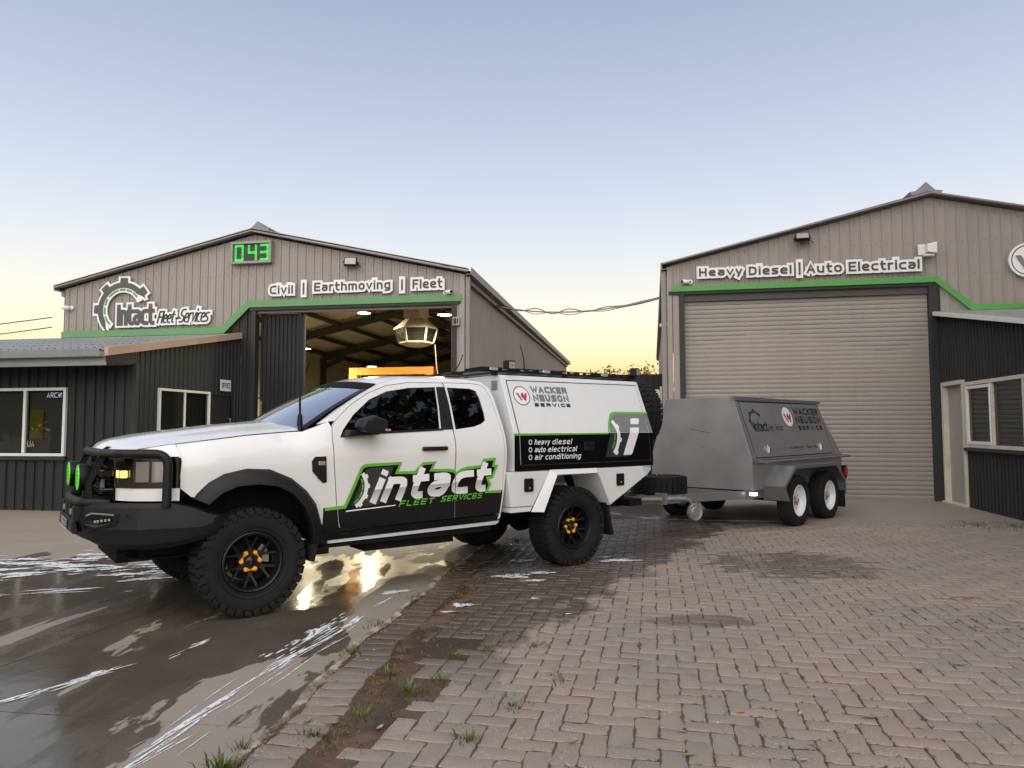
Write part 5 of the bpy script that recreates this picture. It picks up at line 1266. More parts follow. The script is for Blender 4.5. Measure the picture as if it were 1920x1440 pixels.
# hood
HE = [(-.845,1.242,.728),(-.771,1.270,.756),(-.604,1.297,.812),(-.416,1.320,.846),(-.035,1.366,.832),(.302,1.392,.819),(.44,1.40,.80)]
def hed(u):
    k = u*6; i = min(int(k), 5); f_ = k - i; return [HE[i][j] + f_*(HE[i+1][j] - HE[i][j]) for j in range(3)]
def hood(u, v):
    t = 2*u - 1; x, z, y = hed(v); bow = .13*(1 - v)**2 + .20*v**3
    dome = .068*(1 - abs(t)**2.6) * (1 - .55*(1 - v)**5) + .012*(1/(1 + math.exp((abs(t) - .55)*40)))*min(1, v*4)
    return (x - bow*(1 - t*t), y*t, z + dome - .03*max(0, .06 - v)/.06)
m = M(); m.grid(hood, 36, 24); obj('bonnet', m, X['white'], UT, smooth=60)
m = M(); m.grid(lambda u, v: (lambda a: (a[0] - .012 + .0*v, a[1], a[2] - .035*v))(hood(u, 0)), 36, 2); obj('bonnet_lip', m, X['gblack'], UT, smooth=60)
# windscreen, roof, rear of cab
WB = lambda t: (.40 - .23*(1 - t*t), .825*t, 1.383 + .02*(1 - t*t)); WT = lambda t: (1.116 - .10*(1 - t*t), .70*t, 1.80 + .045*(1 - t*t))
def wind(u, v):
    t = 2*u - 1; a, b2 = Vector(WB(t)), Vector(WT(t)); p = a.lerp(b2, v); p.z += .022*math.sin(PI*v); return p
m = M(); m.grid(wind, 20, 12); ws_ = sheet('windscreen', m, X['wind'], UT, 80)
m = M(); m.grid(lambda u, v: wind(u, .86 + .15*v) + Vector((-.002,0,.004)), 20, 2); sheet('visor_band', m, X['dark'], ws_, 80)
for sg in (-1, 1):
    m = M(); m.grid(lambda u, v: wind((.0 if sg < 0 else .965) + .035*u, v) + Vector((-.002,0,.003)), 2, 12); sheet('black_border', m, X['gblack'], ws_, 80)
lettering('banner_lettering', 'intact', -.28, .28, 0, .05, .011, X['ggreen'], lambda u, v, d: wind(.5 - u/1.5, .80 + v) + Vector((-.004,0,.006)), ws_)
def roof(u, v):
    t = 2*u - 1; E = [(1.114,1.798,.70),(1.25,1.842,.696),(1.45,1.873,.668),(1.8,1.886,.652),(2.10,1.885,.655),(2.26,1.868,.672),(2.33,1.80,.71)]
    k = v*6; i = min(int(k), 5); f_ = k - i; x, z, y = [E[i][j] + f_*(E[i+1][j] - E[i][j]) for j in range(3)]
    return (x - .10*(1 - t*t)*(1 - v), y*t, z + .045*(1 - t*t)**.7)
m = M(); m.grid(roof, 24, 24); obj('roof', m, X['white'], UT, smooth=60)
bk = [(2.33,1.80),(2.36,1.70),(2.388,1.43),(2.392,1.29),(2.388,1.09),(2.366,.82),(2.335,.56)]
m = M(); m.grid(lambda u, v: (lambda k: (k[0], (2*u - 1)*(S(*k) - .002), k[1] + (.04*(1 - (2*u-1)**2) if v == 0 else 0)))(bk[round(v*6)]), 8, 6); obj('cab_back', m, X['white'], UT, smooth=50)
# dark inner shell and simple cabin
m = M(); m.box(.66, 2.30, -.83, .83, .50, 1.28); m.box(-.62, .70, -.60, .60, .62, 1.24); m.box(-.50, .70, -.78, .78, 1.08, 1.235); m.box(.60, .70, -.86, .86, .52, 1.30); obj('inner_shell', m, X['dark'], UT)
m = M(); m.prism([(.30,1.24),(.42,1.36),(.80,1.40),(.92,1.30),(.92,1.2),(.30,1.2)], lambda u, v, d: (u, d, v), -.78, .78); obj('dashboard', m, X['dark'], UT, bevel=.03)
for yy in (-.38, .38):
    m = M(); m.box(1.30, 1.46, yy - .24, yy + .24, 1.2, 1.62); m.box(1.34, 1.44, yy - .13, yy + .13, 1.64, 1.78); obj('seat', m, X['dark'], UT, bevel=.04)
m = M(); m.tube([(.98 + .05*math.sin(a_), .38 + .19*math.cos(a_), 1.36 + .17*math.sin(a_)) for a_ in [2*PI*i/20 for i in range(20)]], .016, 6, closed=True); obj('steering_wheel', m, X['dark'], UT)
m = M(); m.box(1.02, 1.05, -.12, .12, 1.70, 1.77); obj('rear_view_mirror', m, X['dark'], UT, bevel=.02)
# chassis and underbody
m = M()
for yy in (-.42, .42): m.box(-.75, 4.45, yy - .05, yy + .05, .50, .62)
for xx, r_ in ((0, .10), (3.27, .12)):
    m.tube([(xx, -.70, .405), (xx, .70, .405)], .05, 10); m.lathe([(0,-.13),(r_,-.10),(r_*1.25,0),(r_,.10),(0,.13)], 14, lambda x, h, z: (xx + x, h, .405 + z))
m.box(.7, 2.3, -.80, .80, .44, .50); m.box(1.0, 1.9, -.75, -.45, .36, .47); m.box(2.5, 3.0, .2, .7, .40, .60); m.tube([(.4,.3,.42),(2.6,.3,.42),(3.0,.36,.5),(4.4,.4,.46)], .04, 8)
m.box(-.85,-.35,-.45,.45,.42,.60); m.tube([(-.1,-.5,.45),(1.2,-.3,.55)], .03, 6); obj('chassis', m, X['under'], UT)
for xx in (-.05, 3.2):
    for yy in (-.58, .58):
        m = M(); m.tube([(xx, yy, .45), (xx - .03, yy*.92, 1.0)], .032, 8); m.tube([(xx - .003, yy, .62), (xx - .02, yy*.94, .92)], .05, 8); obj('shock_absorber', m, X['under'], UT)
m = M(); m.prism([(-.55,.90),(-.42,1.02),(-.22,1.08),(.0,1.09),(.2,1.06),(.38,.98),(.50,.80),(.52,.50),(.50,.50),(.47,.78),(.36,.95),(.19,1.03),(0,1.06),(-.22,1.05),(-.41,.99),(-.53,.88)], lambda u, v, d: (u, d, v), -.85, .85); obj('wheel_arch_liner', m, X['dark'], UT)
# side step rail
m = M(); m.box(.55, 2.25, -.84, -.74, .435, .49); m.box(.48, .62, -.90, -.60, .40, .46); obj('side_rail', m, X['under'], UT, bevel=.01)
# grille, lamps, front panel
PLN = [(0,-.925),(.40,-.905),(.60,-.865),(.74,-.775),(.83,-.665),(.885,-.545),(.896,-.515)]
def plan(y): return lerp_t(PLN, abs(y))
m = M(); m.grid(lambda u, v: (plan((2*u-1)*.56) - .01, (2*u-1)*.56, .80 + v*.43), 24, 2); gr_ = obj('grille', m, X['black'], UT)
m = M()
for r_ in range(11):
    for c_ in range(-14, 15):
        y = c_*.038 + (.019 if r_ % 2 else 0); z = .84 + r_*.034
        if abs(y) > .55: continue
        x = plan(y) - .016; P = [(x, y + .020*math.cos(PI/3*k + PI/6), z + .020*math.sin(PI/3*k + PI/6)) for k in range(6)]
        m.tube(P, .0035, 4, closed=True)
kind(obj('grille_mesh', m, X['gblack'], gr_), 'stuff')
m = M(); m.box(plan(0) - .06, plan(.55) - .01, -.56, .56, 1.06, 1.12); m.box(plan(0) - .06, plan(.55) - .01, -.56, .56, .95, .985); obj('grille_bar', m, X['gblack'], gr_, bevel=.012)
for sd_ in (-1, 1):
    def strip(z0, z1, y0, y1, o, n=14): 
        mm = M(); mm.grid(lambda u, v: (plan(y0 + (y1-y0)*u) - o*(1 - .3*u), sd_*(y0 + (y1-y0)*u + .0), z0 + (z1 - z0)*v), n, 4); return mm
    hl = obj('headlight', strip(.985, 1.205, .50, .897, .004), X['gblack'], UT, smooth=60)
    obj('lamp_bezel', strip(1.185, 1.212, .50, .897, .024), X['gblack'], hl, smooth=60)
    for a_, b_ in ((.56,.70),(.72,.80),(.815,.868)):
        m = M(); m.merge(strip(1.03, 1.175, a_, b_, .010, 4)); obj('reflector', m, X['refl'] if a_ > .7 else X['gblack'], hl)
    m = M(); m.box(plan(.66) - .055, plan(.66) + .02, min(sd_*.575, sd_*.70), max(sd_*.575, sd_*.70), 1.05, 1.125); obj('indicator_housing', m, X['gblack'], hl, bevel=.014)
    m = M(); m.box(plan(.66) - .062, plan(.66) - .050, min(sd_*.595, sd_*.685), max(sd_*.595, sd_*.685), 1.062, 1.113); m.box(plan(.66) - .05, plan(.66) - .005, min(sd_*.68, sd_*.706), max(sd_*.68, sd_*.706), 1.062, 1.113); obj('indicator', m, X['amber'], hl, bevel=.006)
    sheet('lens', strip(.99, 1.20, .50, .897, .028), X['lens'], hl, 60)
    m = M()
    def brow(u, v):
        yb = .50 + (.896 - .50)*u; bt = Vector((plan(yb) - .004, sd_*yb, 1.204)); hx = -.86 + (.315)*u
        tp_ = Vector((hx, sd_*lerp_t([(a_[0], a_[2]) for a_ in HE], hx), lerp_t([(a_[0], a_[1]) for a_ in HE], hx) - .004))
        if u < .3: tp_.y = sd_*(.60 + (abs(tp_.y) - .60)*(u/.3)); tp_.x = min(tp_.x, plan(abs(tp_.y)) + .02)
        p_ = bt.lerp(tp_, v); p_.y += sd_*.012*math.sin(PI*v); return p_
    m.grid(brow, 14, 5); obj('headlight_surround', m, X['white'], UT, smooth=60)
    obj('front_bumper', strip(.895, .985, .52, .897, .010), X['white'], UT, smooth=60)
# ----- bull bar
PB = [(0,-1.105),(.20,-1.10),(.38,-1.07),(.50,-1.035),(.62,-.975),(.74,-.885),(.85,-.77),(.925,-.64),(.965,-.50),(.985,-.38),(.99,-.30)]
ZT = [(0,.875),(.74,.885),(.925,.885),(.955,.875),(.985,.80),(.99,.775)]; ZB = [(0,.60),(.38,.59),(.50,.572),(.62,.555),(.85,.555),(.955,.575),(.985,.635),(.99,.70)]
m = M(); st_ = []
ys_ = [y for y, _ in PB]; ys_ = [-y for y in ys_[:0:-1]] + ys_
for y in ys_:
    x = lerp_t(PB, abs(y)); zt, zb = lerp_t(ZT, abs(y)), lerp_t(ZB, abs(y)); h = zt - zb; dx = .018 + .02*min(1, h/.2); sy = 1 if y > 0 else -1
    ky = .03*max(0, (abs(y) - .5)/.45)
    st_.append([(x + .12, y*.93, zt - .01), (x + .04, y, zt), (x, y, zt - h*.10), (x - dx*.5, y + sy*ky*.3, zt - h*.55), (x + .01, y, zb + h*.12), (x + .06, y*.985, zb), (x + .16, y*.92, zb + .01)])
m.v = [p for s_ in st_ for p in s_]; k7 = 7; m.f = [(i*k7 + j, i*k7 + j + 1, (i+1)*k7 + j + 1, (i+1)*k7 + j) for i in range(len(st_) - 1) for j in range(6)] + [tuple(range(6, -1, -1)), tuple((len(st_) - 1)*k7 + j for j in range(7))]
bb = obj('bull_bar', m, X['blacktex'], UT, smooth=13)
def arcpath(P, r=.08, n=6):
    P = [Vector(p) for p in P]; o = [P[0]]
    for i in range(1, len(P) - 1):
        a = (P[i-1] - P[i]); b2 = (P[i+1] - P[i]); d = min(r, a.length*.45, b2.length*.45); a = P[i] + a.normalized()*d; b2 = P[i] + b2.normalized()*d
        for k in range(n + 1): t_ = k/n; o.append(a*(1-t_)**2 + P[i]*2*t_*(1-t_) + b2*t_*t_)
    o.append(P[-1]); return o
for sd_ in (-1, 1):
    m = M(); m.tube(arcpath([(-.615, sd_*.935, .86), (-.61, sd_*.935, 1.235), (-.885, sd_*.81, 1.237), (-.955, sd_*.42, 1.234), (-.956, sd_*.37, 1.232)], .10, 8), .032, 12); obj('hoop', m, X['blacktex'], bb, smooth=60)
    m = M(); up_ = [(-1.05,.88),(-1.062,1.02),(-.955,1.265),(-.925,1.285),(-.875,1.275),(-.855,1.22),(-.85,.88)]; hole = [(-1.01,.92),(-1.018,1.015),(-.93,1.205),(-.905,1.205),(-.898,1.15),(-.90,.92)]
    pl = flat([up_], lambda u, v, d: (u, -(sd_*-.40) + 0*d if False else sd_*.40 - d, v), holes=[hole], thick=-.016); obj('upright', pl, X['blacktex'], bb, bevel=.003)
m = M(); m.tube([(-.955,-.38,1.232),(-.965,0,1.235),(-.955,.38,1.232)], .032, 12); obj('top_tube', m, X['blacktex'], bb, smooth=60)
m = M(); m.tube(arcpath([(-.90,-.52,.875),(-1.075,-.38,.875),(-1.10,0,.877),(-1.075,.38,.875),(-.90,.52,.875)], .08), .034, 12); obj('lower_tube', m, X['blacktex'], bb, smooth=60)
m = M(); m.box(-1.112, -1.02, -.30, .30, .745, .835); obj('winch_opening', m, X['dark'], bb)
for yy in (-.33, -.10, .10, .33):
    m = M(); m.box(-1.125, -1.06, yy - .045, yy + .045, .74, .85); obj('bar_web', m, X['blacktex'], bb, bevel=.006)
for yy in (-.22, .22):
    m = M(); m.box(-1.13, -1.115, yy - .03, yy + .03, .78, .82); obj('sensor', m, X['caliper'], bb, bevel=.004)
m = M(); m.prism([(-1.125,.655),(-1.14,.67),(-1.135,.745),(-1.11,.75),(-1.09,.65)], lambda u, v, d: (u, d, v), -.40, .40); obj('plate_panel', m, X['blacktex'], bb, bevel=.004)
m = M(); m.box(-1.146, -1.140, -.205, .165, .668, .742); npl = obj('number_plate', m, X['black_sign'], bb)
pf_ = lambda u, v, d: (-1.1475 - d, -u, v)
lettering('plate_lettering', 'XIB-647', -.145, .185, .682, .046, .007, X['white_sign'], pf_, npl, .001)
sheet('plate_border', flat(stroke([(-.160,.671),(.20,.671),(.20,.739),(-.160,.739),(-.160,.671)], .005), pf_), X['white_sign'], npl)
m = M(); m.box(-1.146,-1.138,.30,.35,.69,.72); obj('red_badge', m, X['gred'], bb)
# fog lamp slots in the wings
for sd_ in (-1, 1):
    def wing(u, v, d): # u = |y| along the wing, v = z
        return (lerp_t(PB, u) - .012 - d*.75 - .02*min(1, (lerp_t(ZT, u) - lerp_t(ZB, u))/.2)*.5, sd_*(u + .010 + d*.6), v)
    mm = flat([[(.44,.715),(.50,.69),(.72,.745),(.74,.815),(.56,.822),(.50,.79)]], wing, hcuts=(.71,.73,.75,.77,.79,.81)); sl_ = sheet('lamp_slot', mm, X['gblack'], bb)
    sheet('slot_trim', flat(stroke([(.50,.79),(.56,.812),(.735,.808)], .012), lambda u, v, d: wing(u, v, d + .006)), X['caliper'], sl_)
    sheet('slot_lip', flat(stroke([(.45,.712),(.505,.685),(.735,.742),(.748,.815)], .012), lambda u, v, d: wing(u, v, d + .006)), X['blacktex'], sl_)
    for k in range(5):
        u = .60 + k*.026; m = M(); p = wing(u, .757 + k*.004, .012); m.box(p[0] - .006, p[0] + .006, p[1] - .009, p[1] + .009, p[2] - .007, p[2] + .007); obj('fog_led', m, X['led_white'], sl_)
    m = M(); p = wing(.80, .80, .004); m.lathe([(0,0),(.016,0),(.018,.006),(.0,.006)], 16, lambda x, h, z: (p[0] + x*.5, p[1] + sd_*h + x*sd_*-.6*0, p[2] + z)); obj('sensor', m, X['black'], bb)
# driving lights
for yy in (-.29, .29):
    dl_ = M(); dl_.lathe([(0,.055),(.05,.055),(.092,.01),(.101,-.03),(.101,-.055),(.092,-.060)], 28, lambda x, h, z: (-1.035 + h, yy + x, 1.055 + z)); d0 = obj('driving_light', dl_, X['black'], bb, smooth=40)
    m = M(); m.lathe([(0,-.058),(.092,-.058)], 28, lambda x, h, z: (-1.035 + h, yy + x, 1.055 + z)); obj('lens', m, X['refl'], d0)
    m = M(); m.lathe([(.066,-.066),(.093,-.064),(.093,-.058),(.066,-.058)], 28, lambda x, h, z: (-1.035 + h, yy + x, 1.055 + z)); obj('lime_ring', m, X['lime'], d0)
    m = M()
    for k in range(5): m.box(-1.103, -1.094, yy - .055, yy + .055, 1.055 - .062 + k*.028, 1.055 - .050 + k*.028)
    obj('lime_bar', m, X['lime'], d0)
    m = M(); m.box(-1.06, -1.02, yy - .03, yy + .03, .89, .97); obj('bracket', m, X['black'], d0)
m = M(); m.lathe([(0,.04),(.045,.04),(.055,-.03),(.048,-.034),(0,-.03)], 20, lambda x, h, z: (-.93 + h, -.27 + x, 1.085 + z)); obj('camera_lamp', m, X['gblack'], bb, smooth=40)
m = M(); m.prism([(-.96,.93),(-.90,.93),(-.91,1.04),(-.95,1.04)], lambda u, v, d: (u, d, v), -.345, -.335); obj('recovery_tag', m, X['caliper'], bb)
m = M(); m.box(-.90, -.30, -.50, .50, .535, .575); m.box(-.72,-.30,-.62,-.40,.475,.54); m.prism([(-.78,.46),(-.40,.46),(-.36,.475),(-.80,.475)], lambda u, v, d: (u, d, v), -.70, -.40); obj('skid_plate', m, X['under'], UT, bevel=.01)
# antenna
m = M(); m.tube([(.40,-.79,1.385),(.40,-.79,1.43)], .018, 10); m.tube([(.40,-.79,1.43),(.40,-.79,1.47),(.40,-.79,1.53)], [.024,.022,.016], 10); m.tube([(.40,-.79,1.53),(.397,-.79,1.72)], .010, 8); m.tube([(.397,-.79,1.72),(.385,-.79,2.37)], [.008,.0045], 6)
for k in range(5): m.tube([(.40,-.79,1.44 + k*.016),(.40,-.79,1.448 + k*.016)], .027 - k*.001, 10)
obj('antenna', m, X['black'], UT, smooth=50)

# ----- side graphics: thin printed film following the panels
def film(k): return lambda u, v, d: (u, -(S(u, v) + .0030 + .0011*k + d), v)
HC = (.60,.65,.70,.80,.90,1.0,1.10)
GAPS = [[(.630,1.3),(.637,1.149),(.66,.895),(.686,.66),(.70,.60),(.709,.60),(.692,.66),(.666,.895),(.643,1.149),(.636,1.3)], [(1.8005,1.2),(1.8015,1.03),(1.8035,.833),(1.8145,.57),(1.8215,.57),(1.8105,.833),(1.8085,1.03),(1.8075,1.2)]]
GT = [(.556,.772),(.735,.780),(.872,1.088),(.90,1.110),(.93,1.116),(1.262,1.122),(1.226,1.042),(1.385,1.039),(1.462,1.112),(1.604,1.116),(1.568,1.050),(1.729,1.046),(1.79,1.036),(1.821,1.014),(1.87,1.044),(1.93,1.058),(2.086,1.067),(2.112,1.124),(2.258,1.132),(2.243,1.068),(2.285,1.062),(2.225,.938),(2.180,.936),(2.19,.915),(2.213,.886),(2.175,.825),(2.338,.824)]
BLK = GT + [(2.345,.80),(2.323,.604),(1.821,.594),(.727,.580),(.69,.553),(.585,.502),(.555,.60)]
sheet('black_graphic', flat([BLK], film(0), holes=GAPS, hcuts=HC), X['gblack'], UT)
gi = inset_poly(BLK, .012)[:len(GT)]
sheet('green_outline', flat(stroke(gi, .026), film(1), holes=GAPS, hcuts=HC), X['ggreen'], UT)
sheet('grey_graphic', flat([[(.80,.775),(.90,1.02),(.925,1.070),(.96,1.082),(1.175,1.086),(1.075,.80),(1.05,.772),(.93,.764)]], film(2), hcuts=HC), X['ggrey'], UT)
sheet('gear_graphic', flat(ring(.745, .925, .165, .198, D_(-60), D_(38), 24), film(3), hcuts=HC), X['gwhite'], UT)
tp = []
for g in (26, 2, -24, -48): tp.append([(.745 + r_*math.cos(D_(g + w_)), .925 + r_*math.sin(D_(g + w_))) for r_, w_ in ((.195,-6),(.214,-4),(.214,4),(.195,6))])
for tp_ in tp: sheet('gear_tooth', flat([tp_], film(3.3), hcuts=HC), X['gwhite'], UT)
for g0, g1 in ((-58,-40),(-36,-14),(-10,8),(12,28)): sheet('gear_dash', flat(ring(.745, .925, .142, .154, D_(g0), D_(g1), 8), film(3), hcuts=HC), X['ggreen'], UT)
# two-tone white print
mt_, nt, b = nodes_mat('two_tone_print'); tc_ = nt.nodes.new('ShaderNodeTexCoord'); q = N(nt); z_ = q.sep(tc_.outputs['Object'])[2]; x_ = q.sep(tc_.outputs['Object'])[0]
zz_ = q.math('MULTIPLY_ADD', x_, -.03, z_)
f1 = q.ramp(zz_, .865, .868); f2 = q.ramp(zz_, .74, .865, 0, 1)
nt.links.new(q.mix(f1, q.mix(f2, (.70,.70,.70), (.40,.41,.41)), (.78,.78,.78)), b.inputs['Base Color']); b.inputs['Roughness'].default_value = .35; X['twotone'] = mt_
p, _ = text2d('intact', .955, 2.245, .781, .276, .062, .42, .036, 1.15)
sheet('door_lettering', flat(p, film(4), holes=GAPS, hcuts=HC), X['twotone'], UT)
lettering('fleet_lettering', 'FLEET', 1.235, 1.60, .737, .052, .0105, X['ggreen'], film(3), UT, 0, .42, .02, hc=HC)
lettering('services_lettering', 'SERVICES', 1.655, 2.12, .752, .052, .0105, X['ggreen'], film(3), UT, 0, .42, .02, hc=HC)
sheet('white_rule', flat([[(.75,.727),(1.20,.748),(1.21,.757),(.755,.738)]], film(3), hcuts=HC), X['gwhite'], UT)

# ----- canopy
CX0, CX1, CZB, CZM, CZT, CYB, CYT = 2.48, 4.45, .99, 1.36, 1.945, .93, .695
def YC(z): return CYB if z <= CZM else CYB - (z - CZM)*(CYB - CYT)/(CZT - CZM)
sec = [(-CYB,CZB),(-CYB,CZM),(-CYT - .006,CZT - .015),(-CYT + .012,CZT),(CYT - .012,CZT),(CYT + .006,CZT - .015),(CYB,CZM),(CYB,CZB)]
m = M(); m.prism(sec, lambda u, v, d: (d, u, v), CX0, CX1); cn = obj('canopy', m, X['whitebox'], UT, bevel=.006)
def cfilm(k, sd_=-1): return lambda u, v, d: (u, sd_*(YC(v) + .0030 + .0011*k + d), v)
HCC = (CZM - .0005, CZM + .0005)
HT = [(2.545,1.885),(4.395,1.895),(4.372,CZM),(4.400,1.058),(2.558,1.058),(2.545,CZM)]
for sd_ in (-1, 1):
    rv = (lambda P: P)
    sh_ = flat([inset_poly(HT, -.010)], cfilm(-1, sd_), hcuts=HCC); sheet('hatch_seal', sh_, X['dark'], cn)
    hm = flat([HT], cfilm(4, sd_), hcuts=HCC, thick=.006); hat = sheet('hatch', hm, X['whitebox'], cn)
    for xx in (2.63,): pass
    m = M(); m.box(3.39, 3.535, min(sd_*(CYB + .004), sd_*(CYB + .016)), max(sd_*(CYB + .004), sd_*(CYB + .016)), 1.175, 1.268); lt = obj('latch', m, X['black'], hat, bevel=.01, segs=3)
    m = M(); m.box(3.415, 3.51, min(sd_*(CYB + .0165), sd_*(CYB + .026)), max(sd_*(CYB + .0165), sd_*(CYB + .026)), 1.225, 1.25); obj('paddle', m, X['dark'], lt, bevel=.004)
    m = M(); m.box(3.42, 3.44, min(sd_*(CYB + .0165), sd_*(CYB + .024)), max(sd_*(CYB + .0165), sd_*(CYB + .024)), 1.195, 1.215); obj('lock', m, X['chrome'], lt)
# canopy graphics
SEAM = [[(2.535,1.9),(2.537,CZM),(2.549,1.05),(2.557,1.05),(2.545,CZM),(2.543,1.9)], [(4.397,1.9),(4.374,CZM),(4.402,1.05),(4.410,1.05),(4.382,CZM),(4.405,1.9)]]
sheet('canopy_black_graphic', flat([[(2.482,CZB + .002),(4.448,CZB + .002),(4.448,CZM - .002),(2.482,CZM - .002)]], cfilm(0), holes=[inset_poly(HT, -.011)], hcuts=HCC), X['gblack'], cn)
sheet('hatch_black_graphic', flat([[(2.5583,1.0583),(4.3997,1.0583),(4.3722,CZM - .002),(2.5453,CZM - .002)]], cfilm(5)), X['gblack'], cn)
sheet('canopy_green_line', flat([[(2.482,1.338),(3.745,1.345),(3.745,CZM - .003),(2.482,CZM - .003)]], cfilm(6), holes=SEAM), X['ggreen'], cn)
sheet('grey_block', flat([[(3.775,CZM + .002),(3.80,CZM + .10),(3.862,1.545),(3.92,1.566),(4.385,1.566),(4.375,CZM + .002)]], cfilm(5), hcuts=HCC), X['gmid'], cn)
sheet('grey_block', flat([[(4.388,CZM + .002),(4.390,1.566),(4.446,1.566),(4.446,CZM + .002)]], cfilm(0), hcuts=HCC), X['gmid'], cn)
sheet('green_outline', flat(stroke([(3.752,CZM + .003),(3.79,CZM + .10),(3.852,1.552),(3.885,1.573),(3.93,1.578),(4.445,1.578)], .024), cfilm(6), holes=SEAM, hcuts=HCC), X['ggreen'], cn)
sheet('grey_block', flat([[(3.70,1.10),(3.775,CZM - .004),(4.22,CZM - .004),(4.12,1.15),(4.06,1.10)]], cfilm(6)), X['ggrey'], cn)
sheet('gear_graphic', flat(ring(3.62, 1.325, .255, .303, D_(-42), D_(36), 24), cfilm(7), hcuts=HCC), X['gwhite'], cn)
for g in (20, -8, -36): sheet('gear_tooth', flat([[(3.62 + r_*math.cos(D_(g + w_)), 1.325 + r_*math.sin(D_(g + w_))) for r_, w_ in ((.300,-5),(.325,-3.5),(.325,3.5),(.300,5))]], cfilm(7.4), hcuts=HCC), X['gwhite'], cn)
for g0, g1 in ((-38,-16),(-12,6),(10,26)): sheet('gear_dash', flat(ring(3.62, 1.325, .215, .23, D_(g0), D_(g1), 8), cfilm(7), hcuts=HCC), X['ggreen'], cn)
sheet('letter_i', flat([[(4.12,1.452),(4.246,1.452),(4.275,1.505),(4.275,1.518),(4.16,1.518),(4.135,1.50)], [(4.095,1.415),(4.235,1.415),(4.105,1.135),(4.085,1.118),(3.965,1.118)]], cfilm(8), hcuts=HCC), X['gwhite'], cn)
for wd, z, u1 in (('heavy diesel',1.247,3.225),('auto electrical',1.172,3.295),('air conditioning',1.098,3.35)):
    w1_, w2_ = wd.split(); f_ = (len(w1_) + .0)/(len(wd)); um = 2.725 + (u1 - 2.725)*f_
    lettering('hatch_lettering', w1_, 2.725, um, z, .055, .0085, X['gwhite'], cfilm(6), cn, 0, .25, 0, hc=HCC); lettering('hatch_lettering', w2_, um + .018, u1, z, .055, .0085, X['gwhite'], cfilm(6), cn, 0, .25, 0, hc=HCC)
    sheet('bullet_ring', flat(ring(2.675, z + .026, .015, .022, 0, 2*PI, 14, 1.15), cfilm(6)), X['gwhite'], cn)
for wd, a_, b_, z, h_, w_ in (('WACKER',2.818,3.308,1.768,.074,.0245),('NEUSON',2.824,3.308,1.682,.074,.0245),('SERVICE',2.822,3.306,1.628,.038,.0135)):
    lettering('hatch_lettering', wd, a_, b_, z, h_, w_, X['gmid'] if wd != 'SERVICE' else X['ggrey'], cfilm(5), cn, 0, 0, 0, hc=HCC, gap=1.0)
roundel(cn, 2.684, 1.737, .105, .100, cfilm(5), 0, .0006)
# roof rack
rk = None
for sd_ in (-1, 1):
    m = flat([[(2.10,1.965),(2.30,1.985),(4.47,1.985),(4.47,2.022),(2.28,2.022),(2.08,1.985)]], lambda u, v, d: (u, sd_*.66, v), holes=[rrect(2.42 + k*.115, 2.42 + k*.115 + .075, 1.995, 2.012, .007, 3) for k in range(17)])
    o = sheet('rack_rail', m, X['blacktex'], UT); mod = o.modifiers.new('solid', 'SOLIDIFY'); mod.thickness = .012
    m = M(); m.box(2.30, 4.47, min(sd_*.60, sd_*.66), max(sd_*.60, sd_*.66), 1.975, 1.987); obj('rack_flange', m, X['blacktex'], UT)
for k in range(8):
    x = 2.42 + k*.285; m = M(); m.box(x - .03, x + .03, -.655, .655, 1.99, 2.012); obj('rack_slat', m, X['blacktex'], UT)
for x in (2.46, 3.4, 4.38):
    for yy in (-.63, .63): m = M(); m.box(x - .02, x + .02, yy - .03, yy + .03, 1.94, 1.98); obj('rack_foot', m, X['blacktex'], UT)
def cubelamp(x, y, z, yaw):
    R = Matrix.Translation((x, y, z)) @ Matrix.Rotation(yaw, 4, 'Z'); m = M(); m.box(-.045,.045,-.035,.035,-.04,.04,R)
    for k in range(5): m.box(-.04 + k*.018,-.034 + k*.018,.035,.055,-.035,.035,R)
    m.box(-.05,.05,-.04,.05,.04,.047,R); m.box(-.012,.012,-.01,.02,-.065,-.04,R); w = obj('work_lamp', m, X['black'], UT, bevel=.004)
    m = M()
    for i in range(2):
        for j in range(2): m.box(-.038 + i*.04,-.002 + i*.04,-.040,-.036,-.034 + j*.036,-.002 + j*.036,R)
    obj('led_lens', m, X['led_white'], w)
cubelamp(2.60, -.70, 2.045, .1); cubelamp(4.43, -.69, 2.055, .35)
for x in (2.42, 3.10, 3.95):
    m = M(); m.box(x - .05, x + .05, -.685, -.668, 1.988, 2.016); obj('strip_lamp', m, X['led_white'], UT, bevel=.006)
m = M(); m.box(2.02, 2.16, -.52, -.40, 1.935, 1.965); m.tube([(2.10,-.40,1.95),(2.22,-.34,2.05),(2.30,-.30,2.17)], .007, 6); obj('roof_lamp', m, X['black'], UT, bevel=.008)
m = M(); m.tube([(3.18,-.20,2.02),(3.17,-.20,2.18),(3.12,-.20,2.34)], [.009,.007,.004], 6); obj('whip_antenna', m, X['black'], UT)
# canopy front louvre
m = M()
for k in range(6): m.box(CX0 - .012, CX0 - .001, -.66, -.56, 1.80 + k*.016, 1.809 + k*.016)
obj('front_louvre', m, X['caliper'], cn)
